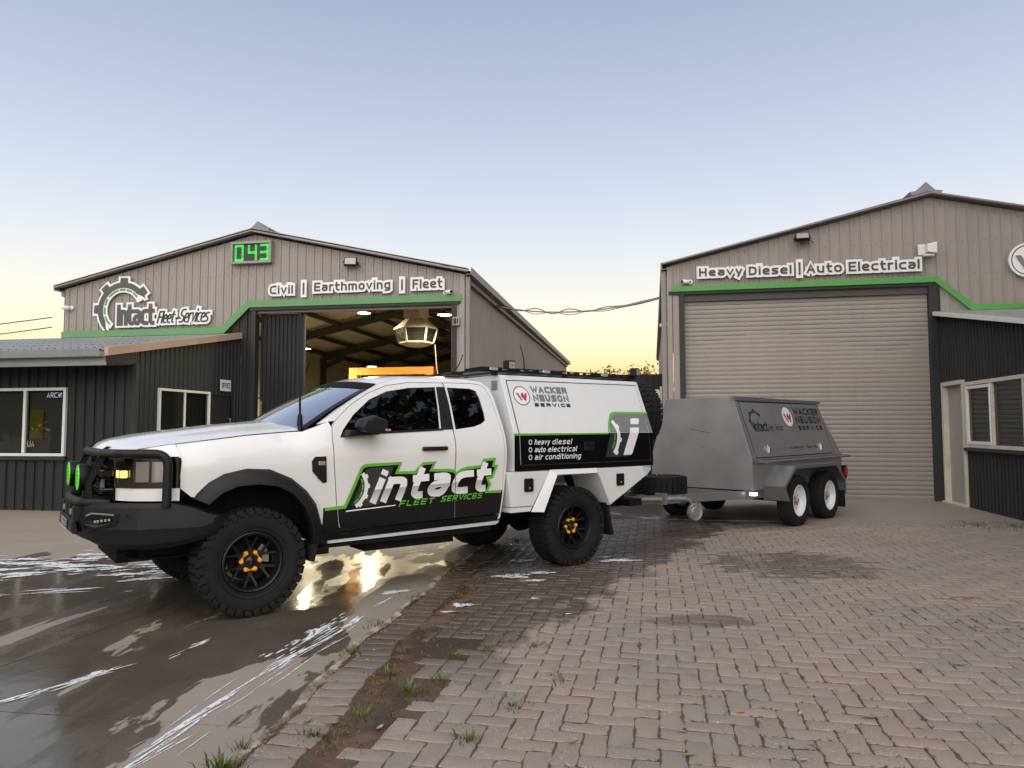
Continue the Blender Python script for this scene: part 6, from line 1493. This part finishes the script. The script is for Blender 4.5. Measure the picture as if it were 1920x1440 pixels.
# ----- tray boxes, guards
def sidebox(name, poly, y0, y1, mt, bevel=.006, parent=UT):
    m = M(); m.prism(poly, lambda u, v, d: (u, d, v), y0, y1); return obj(name, m, mt, parent, bevel=bevel)
m = M(); m.box(2.40, 4.44, -.90, .90, .93, .988); obj('tray_deck', m, X['whitebox'], UT)
for sd_ in (-1, 1):
    a, b2 = (-.955, -.50) if sd_ < 0 else (.50, .955)
    o_ = sd_*.955
    bx1 = sidebox('tool_box', [(2.38,.985),(2.905,.985),(2.695,.652),(2.42,.652)], a, b2, X['whitebox'])
    sidebox('box_sill', [(2.42,.646),(2.69,.646),(2.66,.60),(2.42,.60)], a + .004, b2 - .004, X['whitebox'], .003, bx1)
    bx2 = sidebox('tool_box', [(3.552,.985),(4.256,.988),(4.312,.885),(3.74,.59),(3.72,.60)], a, b2, X['whitebox'])
    # tail cap
    m = M(); A_ = [(4.262, o_, .985), (4.316, o_, .883), (4.316, sd_*.6, .883), (4.262, sd_*.6, .985)]; B_ = [(4.49, sd_*.86, .94), (4.48, sd_*.6, .94)]
    m.v = A_ + B_; m.f = [(0,1,4),(1,2,5,4),(2,3,5),(3,0,4,5),(0,3,2,1)]; obj('tail_cap', m, X['whitebox'], bx2)
    for px, bx in ((2.637, bx1), (3.895, bx2)):
        m = M(); m.prism(rrect(px - .058, px + .058, .790, .922, .018), lambda u, v, d: (u, d, v), min(o_ + sd_*.001, o_ + sd_*.010), max(o_ + sd_*.001, o_ + sd_*.010)); la = obj('latch', m, X['black'], bx, bevel=.003)
        m = M(); m.prism(rrect(px - .038, px + .038, .872, .905, .012), lambda u, v, d: (u, d, v), min(o_ + sd_*.0105, o_ + sd_*.012), max(o_ + sd_*.0105, o_ + sd_*.012)); m.prism(rrect(px - .040, px + .040, .80, .865, .010), lambda u, v, d: (u, d, v), min(o_ + sd_*.0105, o_ + sd_*.016), max(o_ + sd_*.0105, o_ + sd_*.016)); obj('paddle', m, X['dark'], la)
        m = M(); m.box(px - .006, px + .006, min(o_ + sd_*.0165, o_ + sd_*.02), max(o_ + sd_*.0165, o_ + sd_*.02), .822, .838); obj('lock', m, X['nut'], la)
    # angular wheel guard
    y0g, y1g = o_ - sd_*.40, o_ + sd_*.045
    m = M(); Og = [(2.668,.595),(2.908,.995),(3.55,.992),(3.738,.59)]; Ig = [(2.795,.588),(2.972,.948),(3.525,.945),(3.70,.60)]
    for P_, yy in ((Og, o_ + sd_*.002), (Ig, y1g), (Ig, y0g)): m.v += [(x, yy, z) for x, z in P_]
    m.f = [(r_*4 + i, r_*4 + i + 1, (r_+1)*4 + i + 1, (r_+1)*4 + i) for r_ in range(2) for i in range(3)]
    g_ = obj('wheel_guard', m, X['whitebox'], UT); mod = g_.modifiers.new('solid', 'SOLIDIFY'); mod.thickness = .008
    m = M(); m.prism([(2.80,.59),(2.975,.94),(3.52,.94),(3.70,.60),(3.70,.985),(2.80,.985)], lambda u, v, d: (u, d, v), min(sd_*.42, sd_*.44), max(sd_*.42, sd_*.44)); obj('inner_guard', m, X['under'], UT)
    m = M(); m.prism([(3.69,.62),(3.72,.62),(3.80,.28),(3.77,.27)], lambda u, v, d: (u, d, v), min(sd_*.66, sd_*.95), max(sd_*.66, sd_*.95)); obj('mudflap', m, X['mudflap'], UT)
m = M(); m.box(4.30, 4.50, -.70, .70, .52, .60); m.box(4.40, 4.62, -.05, .05, .44, .52); m.tube([(4.58,0,.52),(4.58,0,.57)], .025, 8); obj('tow_bar', m, X['under'], UT)

# ----- wheels
def tyre_parts(D, W, rr, lug=True, n=36):
    R = D/2; h = W/2
    t = M(); prof = [(rr,-h*.70),(rr + .012,-h*.86),(rr + (R-rr)*.35,-h*.985),(rr + (R-rr)*.62,-h),(R - .045,-h*.96),(R - .022,-h*.86),(R - .014,-h*.70),(R - .013,0),(R - .014,h*.70),(R - .022,h*.86),(R - .045,h*.96),(rr + (R-rr)*.62,h),(rr + (R-rr)*.35,h*.985),(rr + .012,h*.86),(rr,h*.70)]
    if not lug: prof = [(r_ + (.011 if r_ > R - .05 else 0), y) for r_, y in prof]
    t.lathe(prof, 56)
    L = M()
    if lug:
        def blk(a0, a1, y0, y1, r0, r1, sk=0.):
            P = []
            for r_ in (r0, r1):
                for (a_, y_) in ((a0 + sk*y0, y0), (a1 + sk*y0, y0), (a1 + sk*y1, y1), (a0 + sk*y1, y1)): P.append((r_*math.cos(a_), y_, r_*math.sin(a_)))
            L.add(P, [(3,2,1,0),(4,5,6,7),(0,1,5,4),(1,2,6,5),(2,3,7,6),(3,0,4,7)])
        da = 2*PI/n
        for k in range(n):
            a = k*da
            for s_ in (-1, 1):
                e = .06 if k % 2 else .0
                ys0, ys1 = s_*h*.985, s_*h*.56
                blk(a + .02*da, a + .80*da, min(ys0, ys1), max(ys0, ys1), R - .03, R - (.0 if k % 2 else .002), .2*s_)
                # shoulder lug turning onto the sidewall
                w0 = s_*(h - .004); w1 = s_*(h + .010)
                blk(a + .06*da, a + .74*da, min(w0, w1), max(w0, w1), R - (.062 if k % 2 else .048), R - .014)
                blk(a + .3*da, a + 1.05*da, min(s_*h*.50, s_*h*.20), max(s_*h*.50, s_*h*.20), R - .02, R, -1.1*s_)
            blk(a + .1*da, a + .85*da, -h*.14, h*.14, R - .02, R, 1.2)
    return t, L
def add_wheel(parent, loc, side):
    w = bpy.data.objects.new('wheel', None); col.objects.link(w); w.parent = parent; w.location = loc; w.rotation_euler = (0, 0, 0 if side < 0 else PI); return w
w0 = add_wheel(UT, (0, -.815, .405), -1)
t_, L_ = tyre_parts(.812, .275, .222)
ty = obj('tyre', t_, X['rubber'], w0, smooth=35); kind(obj('tread', L_, X['rubber'], ty, bevel=.003, segs=1), 'stuff')
# raised sidewall ribs
m = M(); m.lathe([(.262,-.1335),(.266,-.1375),(.270,-.1345)], 56); m.lathe([(.236,-.121),(.240,-.127),(.246,-.124)], 56); obj('sidewall_rib', m, X['rubber'], ty, smooth=60)
lettering('sidewall_lettering', 'WILD', 0, .22, 0, .028, .005, X['rubber'], lambda u, v, d: ((.30 + v)*math.cos(PI/2 - .1 - u/.31 + .3), -.139 - d - .003, (.30 + v)*math.sin(PI/2 - .1 - u/.31 + .3)), ty) if False else None
m = M(); m.lathe([(.168,.10),(.200,.10),(.206,-.06),(.212,-.100),(.226,-.108),(.228,-.118),(.218,-.124),(.206,-.118),(.198,-.095),(.194,-.06),(.190,.08),(.168,.08)], 48); m.lathe([(0,-.048),(.05,-.048),(.088,-.046),(.096,-.035),(.096,-.01),(0,-.01)], 32)
for k in range(6):
    a = 2*PI*k/6 + PI/2; c_, s_ = math.cos(a), math.sin(a)
    def P3(r_, off, y): return (r_*c_ - off*s_, y, r_*s_ + off*c_)
    m.beam(P3(.085,0,-.034), P3(.122,0,-.040), .036, .022, (0,1,0))
    for sg in (-1, 1): m.beam(P3(.112, sg*.010, -.038), P3(.200, sg*.052, -.060), .017, .022, (0,1,0))
for k in range(24): a = 2*PI*k/24; m.lathe([(0,-.1265),(.0045,-.1265),(.0045,-.118)], 6, lambda x, h, z: (x + .2165*math.cos(a), h, z + .2165*math.sin(a)))
rm = obj('rim', m, X['satinblack'], w0, smooth=35)
m = M(); m.lathe([(0,-.066),(.026,-.066),(.034,-.060),(.036,-.046)], 24); obj('centre_cap', m, X['gblack'], rm, smooth=40)
cf = lambda u, v, d: (-v, -.0675 - d, u)
lettering('cap_lettering', 'FOCAL', -.026, .026, -.004, .008, .0018, X['gmid'], lambda u, v, d: (v, -.0675 - d, -u), rm)
for k in range(6):
    a = 2*PI*k/6 + PI/3 + PI/6 - PI/6; cx, cz = .070*math.cos(a), .070*math.sin(a); pa = a + PI/2 + (.35 if k % 2 else -.35 + PI)
    m = M(); m.lathe([(0,-.074),(.009,-.074),(.016,-.068),(.017,-.048),(0,-.048)], 12, lambda x, h, z: (x + cx, h, z + cz))
    P_ = [(cx + .017*math.cos(pa + PI/2), cz + .017*math.sin(pa + PI/2)), (cx + .036*math.cos(pa), cz + .036*math.sin(pa)), (cx + .017*math.cos(pa - PI/2), cz + .017*math.sin(pa - PI/2))]
    m.prism(P_, lambda u, v, d: (u, d, v), -.062, -.050); obj('nut_indicator', m, X['nut'], rm, smooth=40)
m = M(); m.lathe([(.05,.02),(.150,.02),(.150,.04),(.05,.04)], 36); obj('brake_disc', m, X['under'], w0, smooth=40)
m = M(); m.lathe([(.10,-.015),(.155,-.015),(.155,.05),(.10,.05)], 8, None, True, D_(-10), D_(50)); obj('brake_caliper', m, X['caliper'], w0, bevel=.004)
for (x, s_, r_) in ((3.255, -1, 1.0), (0, 1, .4), (3.255, 1, 2.1)):
    w = clone(w0, UT, (x, s_*.815, .405), (0, r_, 0 if s_ < 0 else PI))
    if x > 1:
        w.rotation_euler = (0, r_, 0 if s_ < 0 else PI)
        for ch in list(w.children):
            if ch.name.startswith('brake_caliper'): bpy.data.objects.remove(ch)
# spare on the back of the canopy
sp_ = bpy.data.objects.new('spare_wheel', None); col.objects.link(sp_); sp_.parent = UT; sp_.location = (4.62, -.42, 1.575); sp_.rotation_euler = (0, 0, PI/2)
for ch in w0.children:
    if ch.name.split('.')[0] in ('tyre', 'rim'): clone(ch, sp_)
m = M(); m.box(4.45, 4.56, -.50, -.34, 1.49, 1.66); obj('spare_mount', m, X['blacktex'], UT)

# ------------------------------------------------------------------ trailer (local: x rearwards from first axle, near side is -y)
TR = thing('box_trailer', 'grey steel tandem box trailer with white rims parked behind the ute', 'trailer', (4.1075, 10.4037, 0), math.radians(46))
TX0, TX1, TB, TM, TT = -.97, 2.31, .555, .972, 1.835
YN, YF, YNT, YFT = .25, 1.85, .515, 1.590      # near/far at bottom, near/far at top (local +y is away)
def YTn(z): return YN if z <= TM else YN + (z - TM)*(YNT - YN)/(TT - TM)
def xend(z): return TX1 - (.22 if z > TM else 0)*(z - TM)/(TT - TM)
m = M(); sec = [(YN,TB),(YN,TM),(YNT,TT),(YFT,TT),(YF,TM),(YF,TB)]
for xa in (0, 1):
    m.v += [((TX0 if xa == 0 else xend(z) - (.20 if z > TM else 0)), y, z) for y, z in sec]
m.f = [(0,1,2,3,4,5),(11,10,9,8,7,6)] + [(i, 6 + i, 6 + (i+1) % 6, (i+1) % 6) for i in range(6)]
bd = obj('box_body', m, X['trailer'], TR, bevel=.006)
def tfilm(k): return lambda u, v, d: (u, YTn(v) - .003 - .0011*k - d, v)
DP = [(-.85,1.765),(1.96,1.79),(1.90,1.0),(-.825,1.0)]
sheet('door_gap', flat([inset_poly(DP, -.012)], tfilm(-1)), X['dark'], bd)
dp = sheet('side_door', flat([DP], tfilm(4), thick=.012), X['trailer'], bd)
m = M(); m.prism([(-.98,1.79),(2.06,1.80),(2.06,1.845),(-.98,1.845)], lambda u, v, d: (u, d, v), YNT - .03, YNT + .03); obj('drip_rail', m, X['trailer_edge'], bd)
for a_, b_ in (((-.945,YN - .004,TM), (-.945,YNT - .004,TT)), ((1.98,YN + .0,TM + .02), (1.93,YNT - .004,TT))): m = M(); m.beam(a_, b_, .045, .012, (0,-1,0)); obj('corner_angle', m, X['trailer_edge'], bd)
m = M(); m.box(-.97, 2.31, YN - .012, YN - .002, TM - .05, TM - .005); obj('sill_angle', m, X['trailer_edge'], bd)
# graphics on the door
KT = (TT - TM)/math.hypot(TT - TM, YNT - YN)
t2 = tfilm(5)
sheet('gear_graphic', flat(gear_polys(-.50, 1.50, .19, D_(22), D_(232), TE, .80), t2), X['black_sign'], dp)
sheet('gear_line', flat(ring(-.50, 1.50, .125, .137, D_(30), D_(225), 30, .8), t2), X['ggreen'], dp)
lettering('door_lettering', 'Intact', -.625, -.18, 1.355, .145, .030, X['black_sign'], t2, dp, .001, gap=.9)
lettering('door_lettering', 'Fleet', -.165, .02, 1.37, .085, .009, X['black_sign'], t2, dp, .001, shear=.25)
lettering('door_lettering', 'Services', .05, .34, 1.37, .09, .009, X['black_sign'], t2, dp, .001, shear=.25)
for wd, a_, b_, z, h_, w_ in (('WACKER',.87,1.86,1.607,.116,.034),('NEUSON',.87,1.87,1.472,.116,.034)):
    p, ls = text2d(wd, a_, b_, z, h_, w_, 0, 0, 1.0); bk_ = []
    for l in ls: bk_ += stroke(l, w_ + .018, w_/2 + .009)
    sheet('letter_edge', flat(bk_, t2), X['gmid'], dp); sheet('door_lettering', flat(p, tfilm(7)), X['ggrey'], dp)
lettering('door_lettering', 'SERVICE', .89, 1.83, 1.368, .072, .022, X['black_sign'], t2, dp, .001)
roundel(dp, .605, 1.575, .195, .165, tfilm(5), 0, .0006)
lettering('door_lettering', 'WARRANTY REPAIRS', .35, 1.40, 1.090, .036, .0085, X['black_sign'], t2, dp, .001)
lettering('door_lettering', 'WACKER NEUSON', -.30, .28, 1.090, .030, .004, X['gmid'], t2, dp, .001)
for xx in (-.39, 1.50):
    m = M(); zc = 1.11; m.box(xx - .045, xx + .045, YTn(zc) - .026, YTn(zc) - .004, zc - .055, zc + .055); m.box(xx - .02, xx + .02, YTn(zc) - .04, YTn(zc) - .02, zc - .065, zc + .03); m.tube([(xx - .03,YTn(zc) - .04,zc + .04),(xx + .03,YTn(zc) - .04,zc - .03)], .007, 6); obj('toggle_latch', m, X['chrome'], dp, bevel=.004)
# rope rail
m = M(); m.tube([(-.80, .12, .94), (2.31, .12, .94)], .02, 10); obj('rope_rail', m, X['trailer_edge'], TR, smooth=50)
for xx in (-.78, 0.0, .78, 1.55, 2.28):
    m = M(); m.box(xx - .012, xx + .012, .12, .255, .925, .96); obj('rail_bracket', m, X['trailer_edge'], TR)
# mudguard over both wheels
GD = [(-.545,.405),(-.655,.61),(-.285,.875),(1.265,.868),(1.625,.59),(1.635,.38)]
m = M()
for (yy) in (-.055, .30): m.v += [(x, yy, z) for x, z in GD]
Gi = inset_poly(GD[::-1], .0)
m.f = [(i, i+1, 7 + i, 6 + i) for i in range(5)]
gi_ = [(x + (.05 if i == 0 else .045 if i == 1 else .022 if i == 2 else -.022 if i == 3 else -.045 if i == 4 else -.05), z - (.0 if i in (0,5) else .02 if i in (1,4) else .045)) for i, (x, z) in enumerate(GD)]
b0 = len(m.v); m.v += [(x, -.055, z) for x, z in gi_]; m.f += [(i, b0 + i, b0 + i + 1, i + 1) for i in range(5)]
mg_ = obj('mudguard', m, X['trailer_edge'], TR); mod = mg_.modifiers.new('solid', 'SOLIDIFY'); mod.thickness = .006
m = M(); m.box(1.60, 1.61, -.04, .25, .16, .42); obj('mudflap', m, X['mudflap'], TR)
# chassis, drawbar, coupling
m = M()
for yy in (.32, 1.78): m.box(-1.0, 2.31, yy - .03, yy + .03, .44, .55)
for xx in (-.97, .2, 1.3, 2.28): m.box(xx - .03, xx + .03, .32, 1.78, .45, .54)
obj('chassis', m, X['trailer_edge'], TR)
for (a_, b_) in (((-.95,.34),(-3.05,1.17)), ((-.95,1.76),(-3.05,1.27))):
    m = M(); m.beam((a_[0], a_[1], .495), (b_[0], b_[1], .495), .05, .105); obj('drawbar', m, X['trailer_edge'], TR, bevel=.004)
m = M(); m.box(-3.16, -2.85, 1.17, 1.27, .47, .57); m.box(-3.2,-3.05,1.18,1.26,.50,.60); obj('coupling', m, X['galv'], TR, bevel=.01)
m = M(); m.beam((-2.62,.995,.53), (-2.52,.955,.53), .07, .07); obj('drawbar_block', m, X['trailer_edge'], TR)
m = M(); m.prism([(-2.30,.44),(-2.02,.44),(-2.02,.535),(-2.30,.535)], lambda u, v, d: (u, .34 + (-.95 - u)*.395 - .03 - d, v), 0, .003); obj('data_plate', m, X['bluetag'], TR)
# jockey wheel folded back
m = M(); p0 = Vector((-2.66,.96,.51)); p1 = Vector((-2.02,.66,.50)); m.tube([p0, p1], .028, 10); m.tube([p0 - (p1-p0)*.06, p0], .012, 8); m.box(-2.36,-2.30,.75,.90,.44,.58); m.tube([p1, p1 + Vector((.06,-.03,-.02)), p1 + Vector((.10,-.05,-.14))], .022, 8); jk = obj('jockey_stand', m, X['galv'], TR, smooth=50)
dirx = Vector((math.cos(-.35), math.sin(-.35), 0)); jc = Vector((-1.90,.60,.325))
m = M(); m.lathe([(.0,-.03),(.06,-.03),(.07,-.02),(.105,-.03),(.115,-.015),(.115,.015),(.105,.03),(.07,.02),(.06,.03),(0,.03)], 28, lambda x, h, z: jc + dirx*x + Vector((-dirx.y*h, dirx.x*h, z))); obj('jockey_wheel', m, X['caliper'], jk, smooth=40)
# spare tyre lying on the drawbar
t_, L_ = tyre_parts(.74, .21, .20, True, 30)
spw = bpy.data.objects.new('spare_wheel', None); col.objects.link(spw); spw.parent = TR; spw.location = (-1.95, 1.10, .655); spw.rotation_euler = (PI/2, 0, 0)
t1 = obj('tyre', t_, X['rubber'], spw, smooth=35); kind(obj('tread', L_, X['rubber'], t1), 'stuff')
# wheels
w1 = add_wheel(TR, (.0, .105, .37), -1)
t_, L_ = tyre_parts(.742, .21, .215, False); obj('tyre', t_, X['rubber_t'], w1, smooth=35)
m = M(); m.lathe([(.205,.08),(.20,.0),(.205,-.06),(.222,-.076),(.226,-.086),(.216,-.092),(.206,-.084),(.198,-.05),(.188,-.02),(.17,-.005)], 48); 
face = flat([disc(0, 0, .172, .172, 48)], lambda u, v, d: (u, -.012 - d, v), holes=[[(.145*math.cos(2*PI*k/12 + g_), .145*math.sin(2*PI*k/12 + g_)) if i < 2 else (.085*math.cos(2*PI*k/12), .085*math.sin(2*PI*k/12)) for i, g_ in enumerate((-.15,.15,0))] for k in range(12)], thick=.012)
m.merge(face); rw = obj('rim', m, X['rimwhite'], w1, smooth=35)
m = M(); m.lathe([(0,.01),(.19,.01)], 24); obj('drum', m, X['dark'], w1)
m = M(); m.lathe([(0,-.07),(.028,-.07),(.034,-.06),(.038,-.015),(.06,-.013)], 20); obj('hub_cap', m, X['caliper'], rw, smooth=40)
for k in range(6):
    a = 2*PI*k/6; m = M(); m.lathe([(0,-.042),(.008,-.042),(.012,-.03),(.013,-.012)], 8, lambda x, h, z: (x + .065*math.cos(a), h, z + .065*math.sin(a))); obj('wheel_nut', m, X['nut'] if k in (1, 2, 4) else X['galv'], rw)
clone(w1, TR, (1.14, .105, .37), (0, .7, 0)); clone(w1, TR, (0, 1.995, .37), (0, .3, PI)); clone(w1, TR, (1.14, 1.995, .37), (0, 1.3, PI))
m = M(); m.tube([(0,.1,.37),(0,2.0,.37)], .03, 8); m.tube([(1.14,.1,.37),(1.14,2.0,.37)], .03, 8); m.box(-.45,1.6,.33,.40,.40,.44); obj('axles', m, X['under'], TR)
m = M(); m.box(2.31, 2.335, .18, .26, .56, .78); tl = obj('tail_light', m, X['black'], TR); m = M(); m.box(2.30, 2.345, .165, .20, .62, .74); obj('red_lens', m, X['red'], tl)
m = M(); m.box(-1.0, -.975, .215, .29, .49, .535); ml = obj('marker_light', m, X['chrome'], TR); m = M(); m.box(-1.006,-1.0,.20,.28,.495,.53); m.box(-.99,-.93,.205,.213,.495,.53); obj('marker_lens', m, X['lamp_on'], ml)
# dents and scratches on the front panel
for (y, z, L, a) in ((1.02,1.36,.34,.16),(1.0,1.13,.05,-.4),(.82,1.10,.05,.2)):
    m = M(); m.v += [(TX0 - .0025, y - L/2, z - L/2*a), (TX0 - .0025, y + L/2, z + L/2*a), (TX0 - .0025, y + L/2, z + L/2*a + .006), (TX0 - .0025, y - L/2, z - L/2*a + .005)]; m.f.append((0,1,2,3)); sheet('scratch', m, X['ggrey'], bd)

# ------------------------------------------------------------------ trees
def leafmat(name, a, b_):
    m, nt, b = nodes_mat(name); q = N(nt); nt.links.new(q.mix(q.geo.outputs['Random Per Island'], a, b_), b.inputs['Base Color']); b.inputs['Roughness'].default_value = .6
    b.inputs['Subsurface Weight'].default_value = 0; return m
X['leafA'] = leafmat('gum_leaves', (.10,.10,.03), (.25,.20,.07)); X['leafB'] = leafmat('dark_gum_leaves', (.03,.04,.014), (.07,.08,.03))
def tree(loc, h, cr, nleaf, ls, mt, label, seed, trunk_r=.18, low=.35, group=None):
    rr = random.Random(seed); t = thing('gum_tree', label, 'tree', loc, 0, group); m = M(); ends = []
    top = Vector((rr.uniform(-.4,.4), rr.uniform(-.4,.4), h*.6))
    m.tube([(0,0,0), (top.x*.3, top.y*.3, h*.25), tuple(top)], [trunk_r, trunk_r*.75, trunk_r*.4], 8)
    for i in range(16):
        a = i*2.4 + rr.uniform(-.3,.3); zb = h*(.22 + .38*i/16); st0 = Vector((top.x*zb/(h*.6), top.y*zb/(h*.6), zb)); r_ = cr*rr.uniform(.45,.95)
        e = Vector((math.cos(a)*r_, math.sin(a)*r_, h*(low + .06) + (h - h*low)*rr.uniform(.15,.85))); mid = st0.lerp(e, .5) + Vector((0,0,h*.04)); m.tube([st0, mid, e], [trunk_r*.3, trunk_r*.16, trunk_r*.05], 5); ends += [e, mid.lerp(e,.6)]
        for _ in range(3):
            e2 = e + Vector((rr.gauss(0,1), rr.gauss(0,1), rr.gauss(.2,.8)))*cr*.25; m.tube([e.lerp(mid,.3), e2], [trunk_r*.08, trunk_r*.03], 4); ends.append(e2)
    obj('trunk', m, X['bark'], t)
    L = M()
    for i in range(nleaf):
        c = rr.choice(ends) + Vector((rr.gauss(0,1), rr.gauss(0,1), rr.gauss(0,.8)))*cr*.15
        d = Vector((rr.gauss(0,1), rr.gauss(0,1), rr.gauss(-.4,.8))).normalized(); s_ = d.cross(Vector((rr.random(), rr.random(), rr.random()))).normalized(); l = ls*rr.uniform(.6,1.3)
        L.add([c - s_*l*.22, c + d*l*.5 - s_*l*.05 + s_*l*.3, c + d*l, c + d*l*.5 - s_*l*.25], [(0,1,2,3)])
    sheet('crown', L, mt, t); return t
tree((7.4, 46, -.5), 5.5, 1.9, 3400, .22, X['leafA'], 'sparse olive tree crown above the gate, left of the pair', 3, .2, .3, 'trees behind the gate')
tree((9.7, 47, -.5), 5.6, 1.8, 3200, .22, X['leafA'], 'olive tree crown above the gate, touching the right building', 8, .2, .3, 'trees behind the gate')
tree((6.1, 44, -.5), 4.5, .9, 1300, .2, X['leafB'], 'small darker bush at the left end of the trees behind the gate', 5, .12, .3)
# trees across the road, reflected in windows and paint; some added to screen low sky glow
RT = []
for i, (x, y, h, c) in enumerate(((-19,-16,6.6,3.8),(-23,-24,9.0,4.8),(-28,-12,7.2,4.4))):
    RT.append(tree((x, y, -.05), h, c, 8000, .46, X['leafB'], 'dark roadside tree across the street, seen reflected in glass and paint', 30 + i, .25, .06, 'roadside trees behind the viewer'))
for i, (x, y, k, sc_) in enumerate(((3,-34,1,.8),(22,-32,0,.8),(-36,-16,1,1.0),(-27,-3,0,1.0),(-33,-7,2,1.0),(-38,1,1,.9),(-30,5,0,.8))):
    c = clone(RT[k], None, (x, y, -.05), (0, 0, i*1.7)); c.scale = (sc_,)*3
tree((10.8, 2.6, -.05), 9.2, 4.6, 8000, .40, X['leafB'], 'tall gum beside the yard, reflected across the cab side windows', 51, .32, .42)
